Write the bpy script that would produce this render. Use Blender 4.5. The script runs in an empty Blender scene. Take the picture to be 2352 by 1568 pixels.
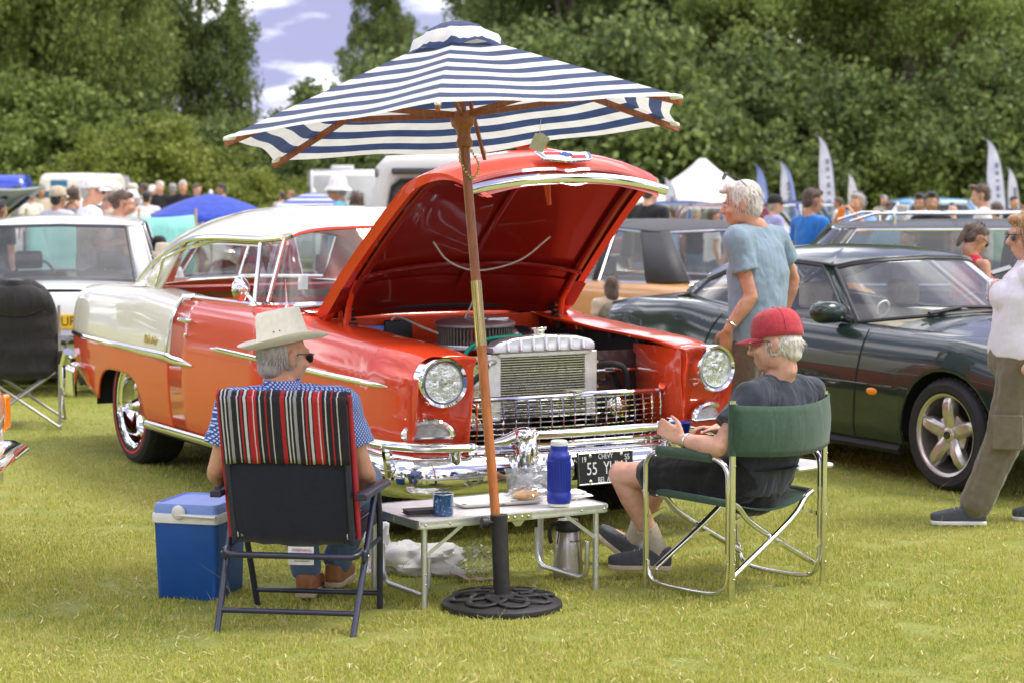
import bpy, bmesh, math, random
import numpy as np
from math import sin, cos, pi, radians, sqrt, atan2
from mathutils import Vector, Matrix, Euler, noise as mnoise

random.seed(7)
S = bpy.context.scene
COL = S.collection

# ------------------------------------------------------------------ camera
F_PX, CAM_H, HOR = 4700.0, 1.66, 435.0           # focal length / horizon in a 2352 px wide picture
PITCH = math.atan((784 - HOR) / F_PX)
cam_d = bpy.data.cameras.new('camera'); cam = bpy.data.objects.new('camera', cam_d); COL.objects.link(cam)
cam.location = (0, 0, CAM_H); cam.rotation_euler = (pi / 2 - PITCH, 0, 0)
cam_d.sensor_width = 36.0; cam_d.lens = 36.0 * F_PX / 2352.0
cam_d.clip_start = 0.1; cam_d.clip_end = 2000
cam_d.dof.use_dof = True; cam_d.dof.focus_distance = 8.6; cam_d.dof.aperture_fstop = 3.8
S.camera = cam

# ------------------------------------------------------------------ sky and sun
SUN_EL, SUN_AZ = radians(58), radians(92)       # azimuth clockwise from +Y (the view direction)
w = bpy.data.worlds.new('World'); S.world = w; w.use_nodes = True
nt = w.node_tree; N = nt.nodes; N.clear()
def wn(t, **k):
    n = N.new(t)
    for a, b in k.items(): setattr(n, a, b)
    return n
out = wn('ShaderNodeOutputWorld'); bg = wn('ShaderNodeBackground')
sky = wn('ShaderNodeTexSky', sky_type='NISHITA', sun_disc=False, sun_elevation=SUN_EL, sun_rotation=SUN_AZ, air_density=1.0, dust_density=1.6, ozone_density=1.2)
tc = wn('ShaderNodeTexCoord')
sep = wn('ShaderNodeSeparateXYZ'); nt.links.new(tc.outputs['Generated'], sep.inputs[0])
den = wn('ShaderNodeMath', operation='MAXIMUM'); den.inputs[1].default_value = 0.0
nt.links.new(sep.outputs['Z'], den.inputs[0])
den2 = wn('ShaderNodeMath', operation='ADD'); den2.inputs[1].default_value = 0.22; nt.links.new(den.outputs[0], den2.inputs[0])
div = wn('ShaderNodeVectorMath', operation='DIVIDE'); nt.links.new(tc.outputs['Generated'], div.inputs[0])
cmb = wn('ShaderNodeCombineXYZ')
for i in range(3): nt.links.new(den2.outputs[0], cmb.inputs[i])
nt.links.new(cmb.outputs[0], div.inputs[1])
nz = wn('ShaderNodeTexNoise'); nz.inputs['Scale'].default_value = 1.1; nz.inputs['Detail'].default_value = 8; nz.inputs['Roughness'].default_value = .55
nt.links.new(div.outputs[0], nz.inputs['Vector'])
rmp = wn('ShaderNodeValToRGB'); e = rmp.color_ramp.elements
e[0].position = .25; e[0].color = (0.6, 0.6, 0.6, 1); e[1].position = .48; e[1].color = (1, 1, 1, 1)
nt.links.new(nz.outputs['Fac'], rmp.inputs[0])
nz2 = wn('ShaderNodeTexNoise'); nz2.inputs['Scale'].default_value = 2.2; nz2.inputs['Detail'].default_value = 7
shf = wn('ShaderNodeVectorMath', operation='ADD'); shf.inputs[1].default_value = (3.1, 1.7, 0.6); nt.links.new(div.outputs[0], shf.inputs[0]); nt.links.new(shf.outputs[0], nz2.inputs['Vector'])
cr = wn('ShaderNodeValToRGB'); e = cr.color_ramp.elements
e[0].position = .45; e[0].color = (1.55, 1.62, 2.55, 1); e[1].position = .72; e[1].color = (15.5, 15.2, 15.2, 1)
nt.links.new(nz2.outputs['Fac'], cr.inputs[0])
mx = wn('ShaderNodeMix', data_type='RGBA')
nt.links.new(rmp.outputs[0], mx.inputs[0]); nt.links.new(sky.outputs[0], mx.inputs[6]); nt.links.new(cr.outputs[0], mx.inputs[7])
nt.links.new(mx.outputs[2], bg.inputs[0]); bg.inputs[1].default_value = 0.15
nt.links.new(bg.outputs[0], out.inputs[0])

sun_d = bpy.data.lights.new('sun', 'SUN'); sun = bpy.data.objects.new('sun', sun_d); COL.objects.link(sun)
sun_d.energy = 1.5; sun_d.angle = radians(15); sun_d.color = (1.0, .95, .87)
sv = Vector((sin(SUN_AZ) * cos(SUN_EL), cos(SUN_AZ) * cos(SUN_EL), sin(SUN_EL)))
sun.rotation_euler = sv.to_track_quat('Z', 'Y').to_euler(); sun.location = sv * 60
S.view_settings.view_transform = 'Standard'; S.view_settings.look = 'None'
S.view_settings.exposure = 1.1; S.view_settings.gamma = 1.0; S.view_settings.use_curve_mapping = False
S.render.engine = 'CYCLES'

# ------------------------------------------------------------------ pixels to places
_fw = Vector((0, cos(PITCH), -sin(PITCH))); _up = Vector((0, sin(PITCH), cos(PITCH)))
def ray(u, v): return _fw + Vector((1, 0, 0)) * ((u - 1176) / F_PX) - _up * ((v - 784) / F_PX)
def gnd(u, v, z=0.0):
    d = ray(u, v); return Vector((0, 0, CAM_H)) + d * ((z - CAM_H) / d.z)
def dep(u, v, y):
    d = ray(u, v); return Vector((0, 0, CAM_H)) + d * (y / d.y)

# ------------------------------------------------------------------ materials
MATS = {}
def _nodes(name):
    m = bpy.data.materials.new(name); m.use_nodes = True; t = m.node_tree; t.nodes.clear()
    o = t.nodes.new('ShaderNodeOutputMaterial'); b = t.nodes.new('ShaderNodeBsdfPrincipled')
    t.links.new(b.outputs[0], o.inputs[0]); return m, t, b, o
def nd(t, typ, **k):
    n = t.nodes.new(typ)
    for a, b in k.items():
        if a.startswith('i_'):
            key = a[2:].replace('_', ' ')
            n.inputs[int(key) if key.isdigit() else key].default_value = b
        else: setattr(n, a, b)
    return n
def ramp(t, stops, src, interp='LINEAR'):
    r = t.nodes.new('ShaderNodeValToRGB'); r.color_ramp.interpolation = interp
    el = r.color_ramp.elements
    while len(el) > 1: el.remove(el[-1])
    el[0].position = stops[0][0]; c = stops[0][1]; el[0].color = (*c, 1) if len(c) == 3 else c
    for p, c in stops[1:]:
        x = el.new(p); x.color = (*c, 1) if len(c) == 3 else c
    t.links.new(src, r.inputs[0]); return r
def mat(name, col, rough=.5, metal=0.0, var=.12, scale=30.0, bump=0.0, bscale=None, coat=0.0, sheen=0.0, sss=0.0, spec=.5, stretch=None, rvar=.0, trans=0.0):
    if name in MATS: return MATS[name]
    m, t, b, o = _nodes(name)
    b.inputs['Roughness'].default_value = rough; b.inputs['Metallic'].default_value = metal
    b.inputs['Coat Weight'].default_value = coat; b.inputs['Coat Roughness'].default_value = .03
    b.inputs['Sheen Weight'].default_value = sheen; b.inputs['Specular IOR Level'].default_value = spec
    if sss: b.inputs['Subsurface Weight'].default_value = sss; b.inputs['Subsurface Radius'].default_value = (.012, .005, .003); b.inputs['Subsurface Scale'].default_value = 1.0
    if trans: b.inputs['Transmission Weight'].default_value = trans
    tcn = nd(t, 'ShaderNodeTexCoord'); vec = tcn.outputs['Object']
    if stretch:
        mp = nd(t, 'ShaderNodeMapping'); mp.inputs['Scale'].default_value = stretch; t.links.new(vec, mp.inputs[0]); vec = mp.outputs[0]
    n1 = nd(t, 'ShaderNodeTexNoise', i_Scale=scale, i_Detail=5.0); t.links.new(vec, n1.inputs['Vector'])
    lo = tuple(max(0, c * (1 - var)) for c in col[:3]); hi = tuple(min(1, c * (1 + var)) for c in col[:3])
    r = ramp(t, [(.3, lo), (.7, hi)], n1.outputs['Fac']); t.links.new(r.outputs[0], b.inputs['Base Color'])
    if rvar:
        mr = nd(t, 'ShaderNodeMapRange'); mr.inputs[3].default_value = max(0, rough - rvar); mr.inputs[4].default_value = rough + rvar
        n3 = nd(t, 'ShaderNodeTexNoise', i_Scale=scale * .35, i_Detail=4.0); t.links.new(vec, n3.inputs['Vector'])
        t.links.new(n3.outputs['Fac'], mr.inputs[0]); t.links.new(mr.outputs[0], b.inputs['Roughness'])
    if bump:
        n2 = nd(t, 'ShaderNodeTexNoise', i_Scale=bscale or scale * 2, i_Detail=4.0); t.links.new(vec, n2.inputs['Vector'])
        bp = nd(t, 'ShaderNodeBump', i_Strength=1.0, i_Distance=bump); t.links.new(n2.outputs['Fac'], bp.inputs['Height']); t.links.new(bp.outputs[0], b.inputs['Normal'])
    MATS[name] = m; return m
def paint(name, col, rough=.38, var=.04): return mat(name, col, rough, 0, var, 3.0, coat=.9, bump=.0004, bscale=5, spec=.2)
def glass(name, tint=(.75, .8, .8), refl=1.0, haze=.0):
    if name in MATS: return MATS[name]
    m, t, b, o = _nodes(name); t.nodes.remove(b)
    tr = nd(t, 'ShaderNodeBsdfTransparent'); tr.inputs[0].default_value = (*tint, 1)
    gl = nd(t, 'ShaderNodeBsdfGlossy'); gl.inputs['Roughness'].default_value = .02
    lw = nd(t, 'ShaderNodeLayerWeight', i_Blend=.5); fr = nd(t, 'ShaderNodeMath', operation='POWER'); fr.inputs[1].default_value = 4.0; t.links.new(lw.outputs['Facing'], fr.inputs[0])
    mu = nd(t, 'ShaderNodeMath', operation='MULTIPLY_ADD'); mu.inputs[1].default_value = .9 * refl; mu.inputs[2].default_value = .075 * refl; mu.use_clamp = True
    t.links.new(fr.outputs[0], mu.inputs[0])
    a = nd(t, 'ShaderNodeMixShader'); t.links.new(mu.outputs[0], a.inputs[0]); t.links.new(tr.outputs[0], a.inputs[1]); t.links.new(gl.outputs[0], a.inputs[2])
    last = a
    if haze:
        df = nd(t, 'ShaderNodeBsdfDiffuse'); df.inputs[0].default_value = (.75, .75, .75, 1)
        nz_ = nd(t, 'ShaderNodeTexNoise', i_Scale=4.0, i_Detail=4.0)
        m2 = nd(t, 'ShaderNodeMath', operation='MULTIPLY'); m2.inputs[1].default_value = haze * 2; t.links.new(nz_.outputs['Fac'], m2.inputs[0])
        b2 = nd(t, 'ShaderNodeMixShader'); t.links.new(m2.outputs[0], b2.inputs[0]); t.links.new(a.outputs[0], b2.inputs[1]); t.links.new(df.outputs[0], b2.inputs[2]); last = b2
    t.links.new(last.outputs[0], o.inputs[0]); MATS[name] = m; return m
def cloth(name, col, var=.12, scale=60, bump=.0012, weave=900, rough=.9, fold=.02, translucent=0.0):
    """woven cloth: fine weave, soft larger folds in the relief"""
    if name in MATS: return MATS[name]
    m, t, b, o = _nodes(name)
    b.inputs['Roughness'].default_value = rough; b.inputs['Sheen Weight'].default_value = .25; b.inputs['Specular IOR Level'].default_value = .2
    tcn = nd(t, 'ShaderNodeTexCoord')
    n1 = nd(t, 'ShaderNodeTexNoise', i_Scale=scale, i_Detail=6.0); t.links.new(tcn.outputs['Object'], n1.inputs[0])
    lo = tuple(c * (1 - var) for c in col); hi = tuple(min(1, c * (1 + var)) for c in col)
    r = ramp(t, [(.3, lo), (.7, hi)], n1.outputs['Fac']); t.links.new(r.outputs[0], b.inputs['Base Color'])
    mp = nd(t, 'ShaderNodeMapping'); mp.inputs['Scale'].default_value = (9, 9, 3.2); mp.inputs['Rotation'].default_value = (.3, .5, .2); t.links.new(tcn.outputs['Object'], mp.inputs[0])
    nf = nd(t, 'ShaderNodeTexNoise', i_Scale=1.0, i_Detail=2.5, i_Distortion=.8); t.links.new(mp.outputs[0], nf.inputs[0])
    b1 = nd(t, 'ShaderNodeBump', i_Strength=.8, i_Distance=fold); t.links.new(nf.outputs['Fac'], b1.inputs['Height'])
    nw = nd(t, 'ShaderNodeTexNoise', i_Scale=weave, i_Detail=2.0); t.links.new(tcn.outputs['Object'], nw.inputs[0])
    b2 = nd(t, 'ShaderNodeBump', i_Strength=.5, i_Distance=bump); t.links.new(nw.outputs['Fac'], b2.inputs['Height']); t.links.new(b1.outputs[0], b2.inputs['Normal'])
    t.links.new(b2.outputs[0], b.inputs['Normal'])
    MATS[name] = m; return m

# ------------------------------------------------------------------ mesh builder
def frame_from(d, hint=None):
    d = Vector(d).normalized(); h = Vector(hint) if hint is not None else (Vector((0, 0, 1)) if abs(d.z) < .95 else Vector((1, 0, 0)))
    a = h.cross(d)
    if a.length < 1e-6: a = Vector((1, 0, 0)).cross(d)
    a.normalize(); b = d.cross(a); return a, b, d
def cat(ctrl, n):
    """Catmull-Rom through points (tuples), n samples per span"""
    P = [np.array(p, float) for p in ctrl]; o = []
    for i in range(len(P) - 1):
        p0 = P[i - 1] if i else 2 * P[0] - P[1]; p1, p2 = P[i], P[i + 1]; p3 = P[i + 2] if i + 2 < len(P) else 2 * P[-1] - P[-2]
        for k in range(n):
            s = k / n; o.append(.5 * (2 * p1 + (p2 - p0) * s + (2 * p0 - 5 * p1 + 4 * p2 - p3) * s * s + (3 * p1 - p0 - 3 * p2 + p3) * s ** 3))
    o.append(P[-1]); return o
def lerp1(tab, x):
    """smooth piecewise interpolation of [(x, val)...] sorted by x"""
    if x <= tab[0][0]: return tab[0][1]
    for (a, va), (b, vb) in zip(tab, tab[1:]):
        if x <= b:
            s = (x - a) / (b - a); s = s * s * (3 - 2 * s) * .5 + s * .5; return va + (vb - va) * s
    return tab[-1][1]
class MB:
    def __init__(s): s.v = []; s.f = []; s.uv = None
    def add(s, vs, fs, M=None):
        o = len(s.v)
        s.v += [tuple(M @ Vector(p)) for p in vs] if M is not None else [tuple(p) for p in vs]
        s.f += [tuple(i + o for i in f) for f in fs]; return s
    def box(s, c, d, M=None):
        x, y, z = c; a, b, e = d[0] / 2, d[1] / 2, d[2] / 2
        vs = [(x + i * a, y + j * b, z + k * e) for k in (-1, 1) for j in (-1, 1) for i in (-1, 1)]
        return s.add(vs, [(0, 2, 3, 1), (4, 5, 7, 6), (0, 1, 5, 4), (2, 6, 7, 3), (0, 4, 6, 2), (1, 3, 7, 5)], M)
    def beam(s, p, q, wd, th, hint=None):
        a, b, d = frame_from(Vector(q) - Vector(p), hint); p, q = Vector(p), Vector(q); vs = []
        for c in (p, q):
            for i, j in ((-1, -1), (1, -1), (1, 1), (-1, 1)): vs.append(c + a * (i * wd / 2) + b * (j * th / 2))
        return s.add(vs, [(3, 2, 1, 0), (4, 5, 6, 7), (0, 1, 5, 4), (1, 2, 6, 5), (2, 3, 7, 6), (3, 0, 4, 7)])
    def loft(s, rings, cap=True, close=True, M=None):
        n = len(rings[0]); vs = [p for r in rings for p in r]; fs = []
        for i in range(len(rings) - 1):
            for j in range(n if close else n - 1):
                k = (j + 1) % n; fs.append((i * n + j, i * n + k, (i + 1) * n + k, (i + 1) * n + j))
        if cap and close: fs += [tuple(range(n))[::-1], tuple(range((len(rings) - 1) * n, len(rings) * n))]
        return s.add(vs, fs, M)
    def tube(s, pts, r, n=8, cap=True, closed=False, flat=1.0, hint=None):
        pts = [Vector(p) for p in pts]; m = len(pts); rings = []; a = None
        for i, p in enumerate(pts):
            if closed: d = pts[(i + 1) % m] - pts[i - 1]
            else: d = pts[min(i + 1, m - 1)] - pts[max(i - 1, 0)]
            if d.length < 1e-9: d = Vector((0, 0, 1))
            d.normalize()
            if a is None: a, b, _ = frame_from(d, hint)
            else:
                a = a - d * a.dot(d)
                if a.length < 1e-6: a, b, _ = frame_from(d, hint)
                a.normalize(); b = d.cross(a)
            rr = r[i] if isinstance(r, (list, tuple)) else r
            rings.append([p + a * (cos(2 * pi * k / n) * rr) + b * (sin(2 * pi * k / n) * rr * flat) for k in range(n)])
        if closed: rings.append(rings[0]); return s.loft(rings, cap=False)
        return s.loft(rings, cap=cap)
    def cyl(s, p, q, r0, r1=None, n=14, cap=True): return s.tube([p, q], [r0, r0 if r1 is None else r1], n, cap)
    def lathe(s, prof, n=24, M=None, cap=True):
        rings = [[(r * cos(2 * pi * k / n), r * sin(2 * pi * k / n), z) for k in range(n)] for r, z in prof]
        return s.loft(rings, cap=cap, M=M)
    def ell(s, c, r, n=14, m=9, M=None):
        c = Vector(c); vs = [Vector((0, 0, -1))]
        for i in range(1, m):
            a = -pi / 2 + pi * i / m
            vs += [Vector((cos(a) * cos(2 * pi * k / n), cos(a) * sin(2 * pi * k / n), sin(a))) for k in range(n)]
        vs.append(Vector((0, 0, 1))); L = len(vs) - 1
        vs = [c + Vector((p.x * r[0], p.y * r[1], p.z * r[2])) for p in vs]
        fs = [(0, 1 + (k + 1) % n, 1 + k) for k in range(n)]
        for i in range(m - 2):
            for k in range(n):
                a = 1 + i * n + k; b = 1 + i * n + (k + 1) % n; fs.append((a, b, b + n, a + n))
        o = 1 + (m - 2) * n; fs += [(o + k, o + (k + 1) % n, L) for k in range(n)]
        return s.add(vs, fs, M)
    def cap(s, p, q, r0, r1=None, n=12):
        """tapered capsule"""
        r1 = r0 if r1 is None else r1; p, q = Vector(p), Vector(q); d = q - p
        if d.length < 1e-5: return s.ell(p, (r0,) * 3)
        d.normalize(); pts, rr = [], []
        for a in (-80, -55, -25, 0): pts.append(p + d * (r0 * sin(radians(a)))); rr.append(r0 * cos(radians(a)))
        for a in (0, 25, 55, 80): pts.append(q + d * (r1 * sin(radians(a)))); rr.append(r1 * cos(radians(a)))
        return s.tube(pts, rr, n)
    def chain(s, pts, rr, n=12):
        for (p, a), (q, b) in zip(zip(pts, rr), zip(pts[1:], rr[1:])): s.cap(p, q, a, b, n)
        return s
    def grid(s, rows, M=None):
        n = len(rows[0]); vs = [p for r in rows for p in r]
        fs = [(i * n + j, i * n + j + 1, (i + 1) * n + j + 1, (i + 1) * n + j) for i in range(len(rows) - 1) for j in range(n - 1)]
        return s.add(vs, fs, M)
    def poly(s, pts, th=None, M=None):
        n = len(pts)
        if th is None: return s.add(pts, [tuple(range(n))], M)
        t = Vector(th); vs = [Vector(p) for p in pts] + [Vector(p) + t for p in pts]
        fs = [tuple(range(n))[::-1], tuple(range(n, 2 * n))] + [(i, (i + 1) % n, (i + 1) % n + n, i + n) for i in range(n)]
        return s.add(vs, fs, M)
    def mirror(s):
        o = len(s.v); s.v += [(x, -y, z) for x, y, z in s.v]; s.f += [tuple(i + o for i in f[::-1]) for f in s.f]; return s
    def build(s, name, m, parent=None, smooth=40, bevel=0, sub=0, solid=0, kind=None, soff=-1, seg=2):
        me = bpy.data.meshes.new(name); me.from_pydata([tuple(p) for p in s.v], [], s.f); me.validate(); me.update()
        if s.uv:
            ul = me.uv_layers.new(name='UVMap')
            for l in me.loops: ul.data[l.index].uv = s.uv[l.vertex_index]
        if smooth:
            me.shade_smooth()
            if smooth < 180: me.set_sharp_from_angle(angle=radians(smooth))
        me.materials.append(m); o = bpy.data.objects.new(name, me); COL.objects.link(o)
        if parent: o.parent = parent
        if solid: x = o.modifiers.new('thick', 'SOLIDIFY'); x.thickness = solid; x.offset = soff
        if bevel: x = o.modifiers.new('bevel', 'BEVEL'); x.width = bevel; x.segments = seg; x.limit_method = 'ANGLE'; x.angle_limit = radians(40)
        if sub: x = o.modifiers.new('sub', 'SUBSURF'); x.levels = sub; x.render_levels = sub
        if kind: o['kind'] = kind
        return o
    def fuse(s, name, m, parent=None, voxel=.01, it=6, fac=.5, disp=None):
        """union of closed lumps as one continuous surface"""
        o = s.build(name, m, parent, smooth=180)
        x = o.modifiers.new('fuse', 'REMESH'); x.mode = 'VOXEL'; x.voxel_size = voxel; x.use_smooth_shade = True
        if it: y = o.modifiers.new('soft', 'SMOOTH'); y.iterations = it; y.factor = fac
        if disp:
            tx = bpy.data.textures.get('folds_%g' % disp[1]) or bpy.data.textures.new('folds_%g' % disp[1], 'CLOUDS'); tx.noise_scale = disp[1]; tx.noise_depth = 2
            z = o.modifiers.new('folds', 'DISPLACE'); z.texture = tx; z.strength = disp[0]; z.mid_level = .5; z.texture_coords = 'LOCAL'
        return o
def tag(o, label=None, catg=None, group=None, kind=None):
    if label: o['label'] = label
    if catg: o['category'] = catg
    if group: o['group'] = group
    if kind: o['kind'] = kind
    return o
def thing(name, label, catg, loc=(0, 0, 0), rz=0.0, group=None):
    o = bpy.data.objects.new(name, None); COL.objects.link(o); o.empty_display_size = .2
    o.location = loc; o.rotation_euler = (0, 0, rz); return tag(o, label, catg, group)
def copy_tree(o, parent=None):
    c = o.copy(); COL.objects.link(c); c.parent = parent
    for ch in list(o.children): copy_tree(ch, c)
    return c
def text_mesh(body, size, M, name, m, parent, ext=.001, shear=0.0, align='CENTER', sx=1.0):
    cu = bpy.data.curves.new(name, 'FONT'); cu.body = body; cu.size = size; cu.extrude = ext; cu.align_x = align; cu.align_y = 'CENTER'; cu.shear = shear; cu.resolution_u = 3
    t = bpy.data.objects.new(name + '_tmp', cu); me = bpy.data.meshes.new_from_object(t); bpy.data.objects.remove(t); me.name = name
    me.transform(M @ Matrix.Diagonal((sx, 1, 1, 1))); me.materials.clear(); me.materials.append(m)
    o = bpy.data.objects.new(name, me); COL.objects.link(o); o.parent = parent; return o
def basis(o, x, y, z=None):
    x = Vector(x).normalized(); y = Vector(y); y = (y - x * y.dot(x)).normalized(); z = x.cross(y)
    return Matrix(((x.x, y.x, z.x, o[0]), (x.y, y.y, z.y, o[1]), (x.z, y.z, z.z, o[2]), (0, 0, 0, 1)))
T = Matrix.Translation
def RZ(a): return Matrix.Rotation(a, 4, 'Z')
def RX(a): return Matrix.Rotation(a, 4, 'X')
def RY(a): return Matrix.Rotation(a, 4, 'Y')

chrome = mat('chrome', (.86, .86, .85), .045, 1.0, .03, 2, rvar=.02)
steel = mat('steel', (.62, .61, .58), .28, 1.0, .1, 60, rvar=.08)
alu = mat('aluminium', (.72, .73, .76), .42, 1.0, .08, 40, rvar=.08)
rubber = mat('rubber', (.018, .018, .019), .75, 0, .3, 40, bump=.001)
black_pl = mat('black_plastic', (.02, .02, .022), .45, 0, .2, 40, bump=.0004, bscale=300)
dark_in = mat('dark_interior', (.03, .028, .027), .8, 0, .3, 20)
# ------------------------------------------------------------------ ground
def grass_mat(name, ground=False):
    m, t, b, o = _nodes(name); b.inputs['Roughness'].default_value = .7; b.inputs['Specular IOR Level'].default_value = .25
    tcn = nd(t, 'ShaderNodeTexCoord'); P = tcn.outputs['Object']
    n1 = nd(t, 'ShaderNodeTexNoise', i_Scale=.9, i_Detail=6.0, i_Roughness=.65); t.links.new(P, n1.inputs[0])
    n2 = nd(t, 'ShaderNodeTexNoise', i_Scale=6.0, i_Detail=6.0, i_Roughness=.65); t.links.new(P, n2.inputs[0])
    mxn = nd(t, 'ShaderNodeMix', data_type='FLOAT'); mxn.inputs[0].default_value = .5; t.links.new(n1.outputs['Fac'], mxn.inputs[2]); t.links.new(n2.outputs['Fac'], mxn.inputs[3])
    src = mxn.outputs[0]
    if ground:
        n3 = nd(t, 'ShaderNodeTexNoise', i_Scale=70.0, i_Detail=6.0); t.links.new(P, n3.inputs[0])
        m3 = nd(t, 'ShaderNodeMix', data_type='FLOAT'); m3.inputs[0].default_value = .4; t.links.new(src, m3.inputs[2]); t.links.new(n3.outputs['Fac'], m3.inputs[3]); src = m3.outputs[0]
        r = ramp(t, [(.32, (.14, .165, .03)), (.46, (.245, .275, .05)), (.56, (.31, .315, .07)), (.66, (.35, .315, .11)), (.76, (.29, .235, .11))], src)  # tones darkened for the shade between blades, which the flat sheet lacks
        bp = nd(t, 'ShaderNodeBump', i_Strength=1.0, i_Distance=.02); t.links.new(n3.outputs['Fac'], bp.inputs['Height']); t.links.new(bp.outputs[0], b.inputs['Normal'])
        t.links.new(r.outputs[0], b.inputs['Base Color']); return m
    g = nd(t, 'ShaderNodeNewGeometry')
    m3 = nd(t, 'ShaderNodeMix', data_type='FLOAT'); m3.inputs[0].default_value = .45; t.links.new(src, m3.inputs[2]); t.links.new(g.outputs['Random Per Island'], m3.inputs[3])
    r = ramp(t, [(.2, (.24, .29, .045)), (.38, (.41, .44, .08)), (.52, (.55, .545, .12)), (.66, (.63, .55, .20)), (.8, (.70, .60, .32))], m3.outputs[0])
    t.links.new(r.outputs[0], b.inputs['Base Color'])
    tl = nd(t, 'ShaderNodeBsdfTranslucent'); t.links.new(r.outputs[0], tl.inputs[0])
    ms = nd(t, 'ShaderNodeMixShader'); ms.inputs[0].default_value = .35; t.links.new(b.outputs[0], ms.inputs[1]); t.links.new(tl.outputs[0], ms.inputs[2]); t.links.new(ms.outputs[0], o.inputs[0])
    return m
gm = MB()
NX, NY = 60, 80
xs = [-400 * (abs(i / 30 - 1) ** 2.2) * (1 if i < 30 else -1) for i in range(NX + 1)]
ys = [-200 + 0] + [-60 + 60 * j / 10 for j in range(11)] + [2 + (j / 60) ** 2.4 * 900 for j in range(NY - 10)]
gm.grid([[(x, y, 0.0) for x in sorted(xs)] for y in ys])
ground = gm.build('ground', grass_mat('lawn', True), smooth=180); tag(ground, kind='structure')

def blades(name, n, ylo, yhi, hlo, hhi, wd, seed, two=True, margin=1.5, xoff=0, dens_pow=1.0):
    rs = np.random.RandomState(seed)
    y = ylo + (yhi - ylo) * rs.rand(n) ** dens_pow; half = y * 1176 / F_PX * margin
    x = (rs.rand(n) * 2 - 1) * half + xoff
    wear = np.sin(x * 5.1 + 2.2 * np.sin(y * 3.7)) * np.sin(y * 6.3 + 1.9 * np.sin(x * 4.3)) + .6 * np.sin(x * 13.7 + 3 * np.sin(y * 9.1)) * np.sin(y * 15.1 + 2 * np.sin(x * 11.3)); keep = wear > -.72 + .5 * (rs.rand(n) - .5); x = x[keep]; y = y[keep]; n = len(x)
    # patchiness
    ph = .5 + .5 * np.sin(x * 2.3 + 1.7 * np.sin(y * 1.9)) * np.sin(y * 2.9 + 1.3 * np.sin(x * 2.1))
    h = (hlo + (hhi - hlo) * rs.rand(n) ** 2.2) * (.7 + .6 * ph)
    a = rs.rand(n) * 2 * pi; lean = rs.rand(n) * .9 + .1; la = rs.rand(n) * 2 * pi
    wv = wd * (.6 + .8 * rs.rand(n))
    dx, dy = np.cos(a) * wv / 2, np.sin(a) * wv / 2
    lx, ly = np.cos(la) * h * lean, np.sin(la) * h * lean
    z0 = -.004
    if two:
        V = np.zeros((n, 5, 3), np.float32)
        V[:, 0] = np.stack([x - dx, y - dy, np.full(n, z0)], 1); V[:, 1] = np.stack([x + dx, y + dy, np.full(n, z0)], 1)
        V[:, 2] = np.stack([x + dx * .8 + lx * .35, y + dy * .8 + ly * .35, h * .6], 1); V[:, 3] = np.stack([x - dx * .8 + lx * .35, y - dy * .8 + ly * .35, h * .6], 1)
        V[:, 4] = np.stack([x + lx, y + ly, h], 1)
        k = np.arange(n, dtype=np.int32)[:, None] * 5
        loops = np.concatenate([k, k + 1, k + 2, k + 3, k + 3, k + 2, k + 4], 1).ravel()
        starts = (np.arange(n, dtype=np.int32)[:, None] * 7 + np.array([0, 4], np.int32)).ravel(); nv = 5
    else:
        V = np.zeros((n, 3, 3), np.float32)
        V[:, 0] = np.stack([x - dx, y - dy, np.full(n, z0)], 1); V[:, 1] = np.stack([x + dx, y + dy, np.full(n, z0)], 1); V[:, 2] = np.stack([x + lx, y + ly, h], 1)
        loops = np.arange(n * 3, dtype=np.int32); starts = np.arange(n, dtype=np.int32) * 3; nv = 3
    me = bpy.data.meshes.new(name); me.vertices.add(n * nv); me.vertices.foreach_set('co', V.ravel())
    me.loops.add(len(loops)); me.loops.foreach_set('vertex_index', loops.astype(np.int32)); me.polygons.add(len(starts)); me.polygons.foreach_set('loop_start', starts.astype(np.int32))
    me.update(calc_edges=True); me.validate(); me.materials.append(GRASS); o = bpy.data.objects.new(name, me); COL.objects.link(o); return o
GRASS = grass_mat('grass_blades')
tag(blades('grass', 300000, 6.2, 10.2, .006, .024, .0042, 1), 'short mown yellow green lawn grass under the chairs and table', 'grass', kind='stuff')
tag(blades('grass', 230000, 10.2, 19, .008, .03, .006, 2, two=False, dens_pow=1.2), 'short lawn grass between the parked cars', 'grass', kind='stuff')
tag(blades('grass', 900, 6.5, 12, .06, .17, .0026, 3), 'thin dry seed stalks standing above the mown lawn', 'grass', kind='stuff')
def straw(n, seed):
    rs = np.random.RandomState(seed); y = 6.4 + 8 * rs.rand(n) ** 1.4; x = (rs.rand(n) * 2 - 1) * y * .28; a = rs.rand(n) * pi; L = .012 + .035 * rs.rand(n); z = .006 + .016 * rs.rand(n); wv = .0011 + .0012 * rs.rand(n); dx, dy = np.cos(a), np.sin(a); mb = MB()
    for i in range(n):
        p = (x[i], y[i]); mb.add([(p[0] - dy[i] * wv[i], p[1] + dx[i] * wv[i], z[i]), (p[0] + dy[i] * wv[i], p[1] - dx[i] * wv[i], z[i]), (p[0] + dx[i] * L[i] + dy[i] * wv[i], p[1] + dy[i] * L[i] - dx[i] * wv[i], z[i] + .006), (p[0] + dx[i] * L[i] - dy[i] * wv[i], p[1] + dy[i] * L[i] + dx[i] * wv[i], z[i] + .006)], [(0, 1, 2, 3)])
    return mb.build('straw', mat('dry_straw', (.52, .43, .22), .8, 0, .3, 8), smooth=0)
tag(straw(1800, 8), 'dry straw clippings scattered over the mown lawn', 'straw', kind='stuff')
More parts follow.
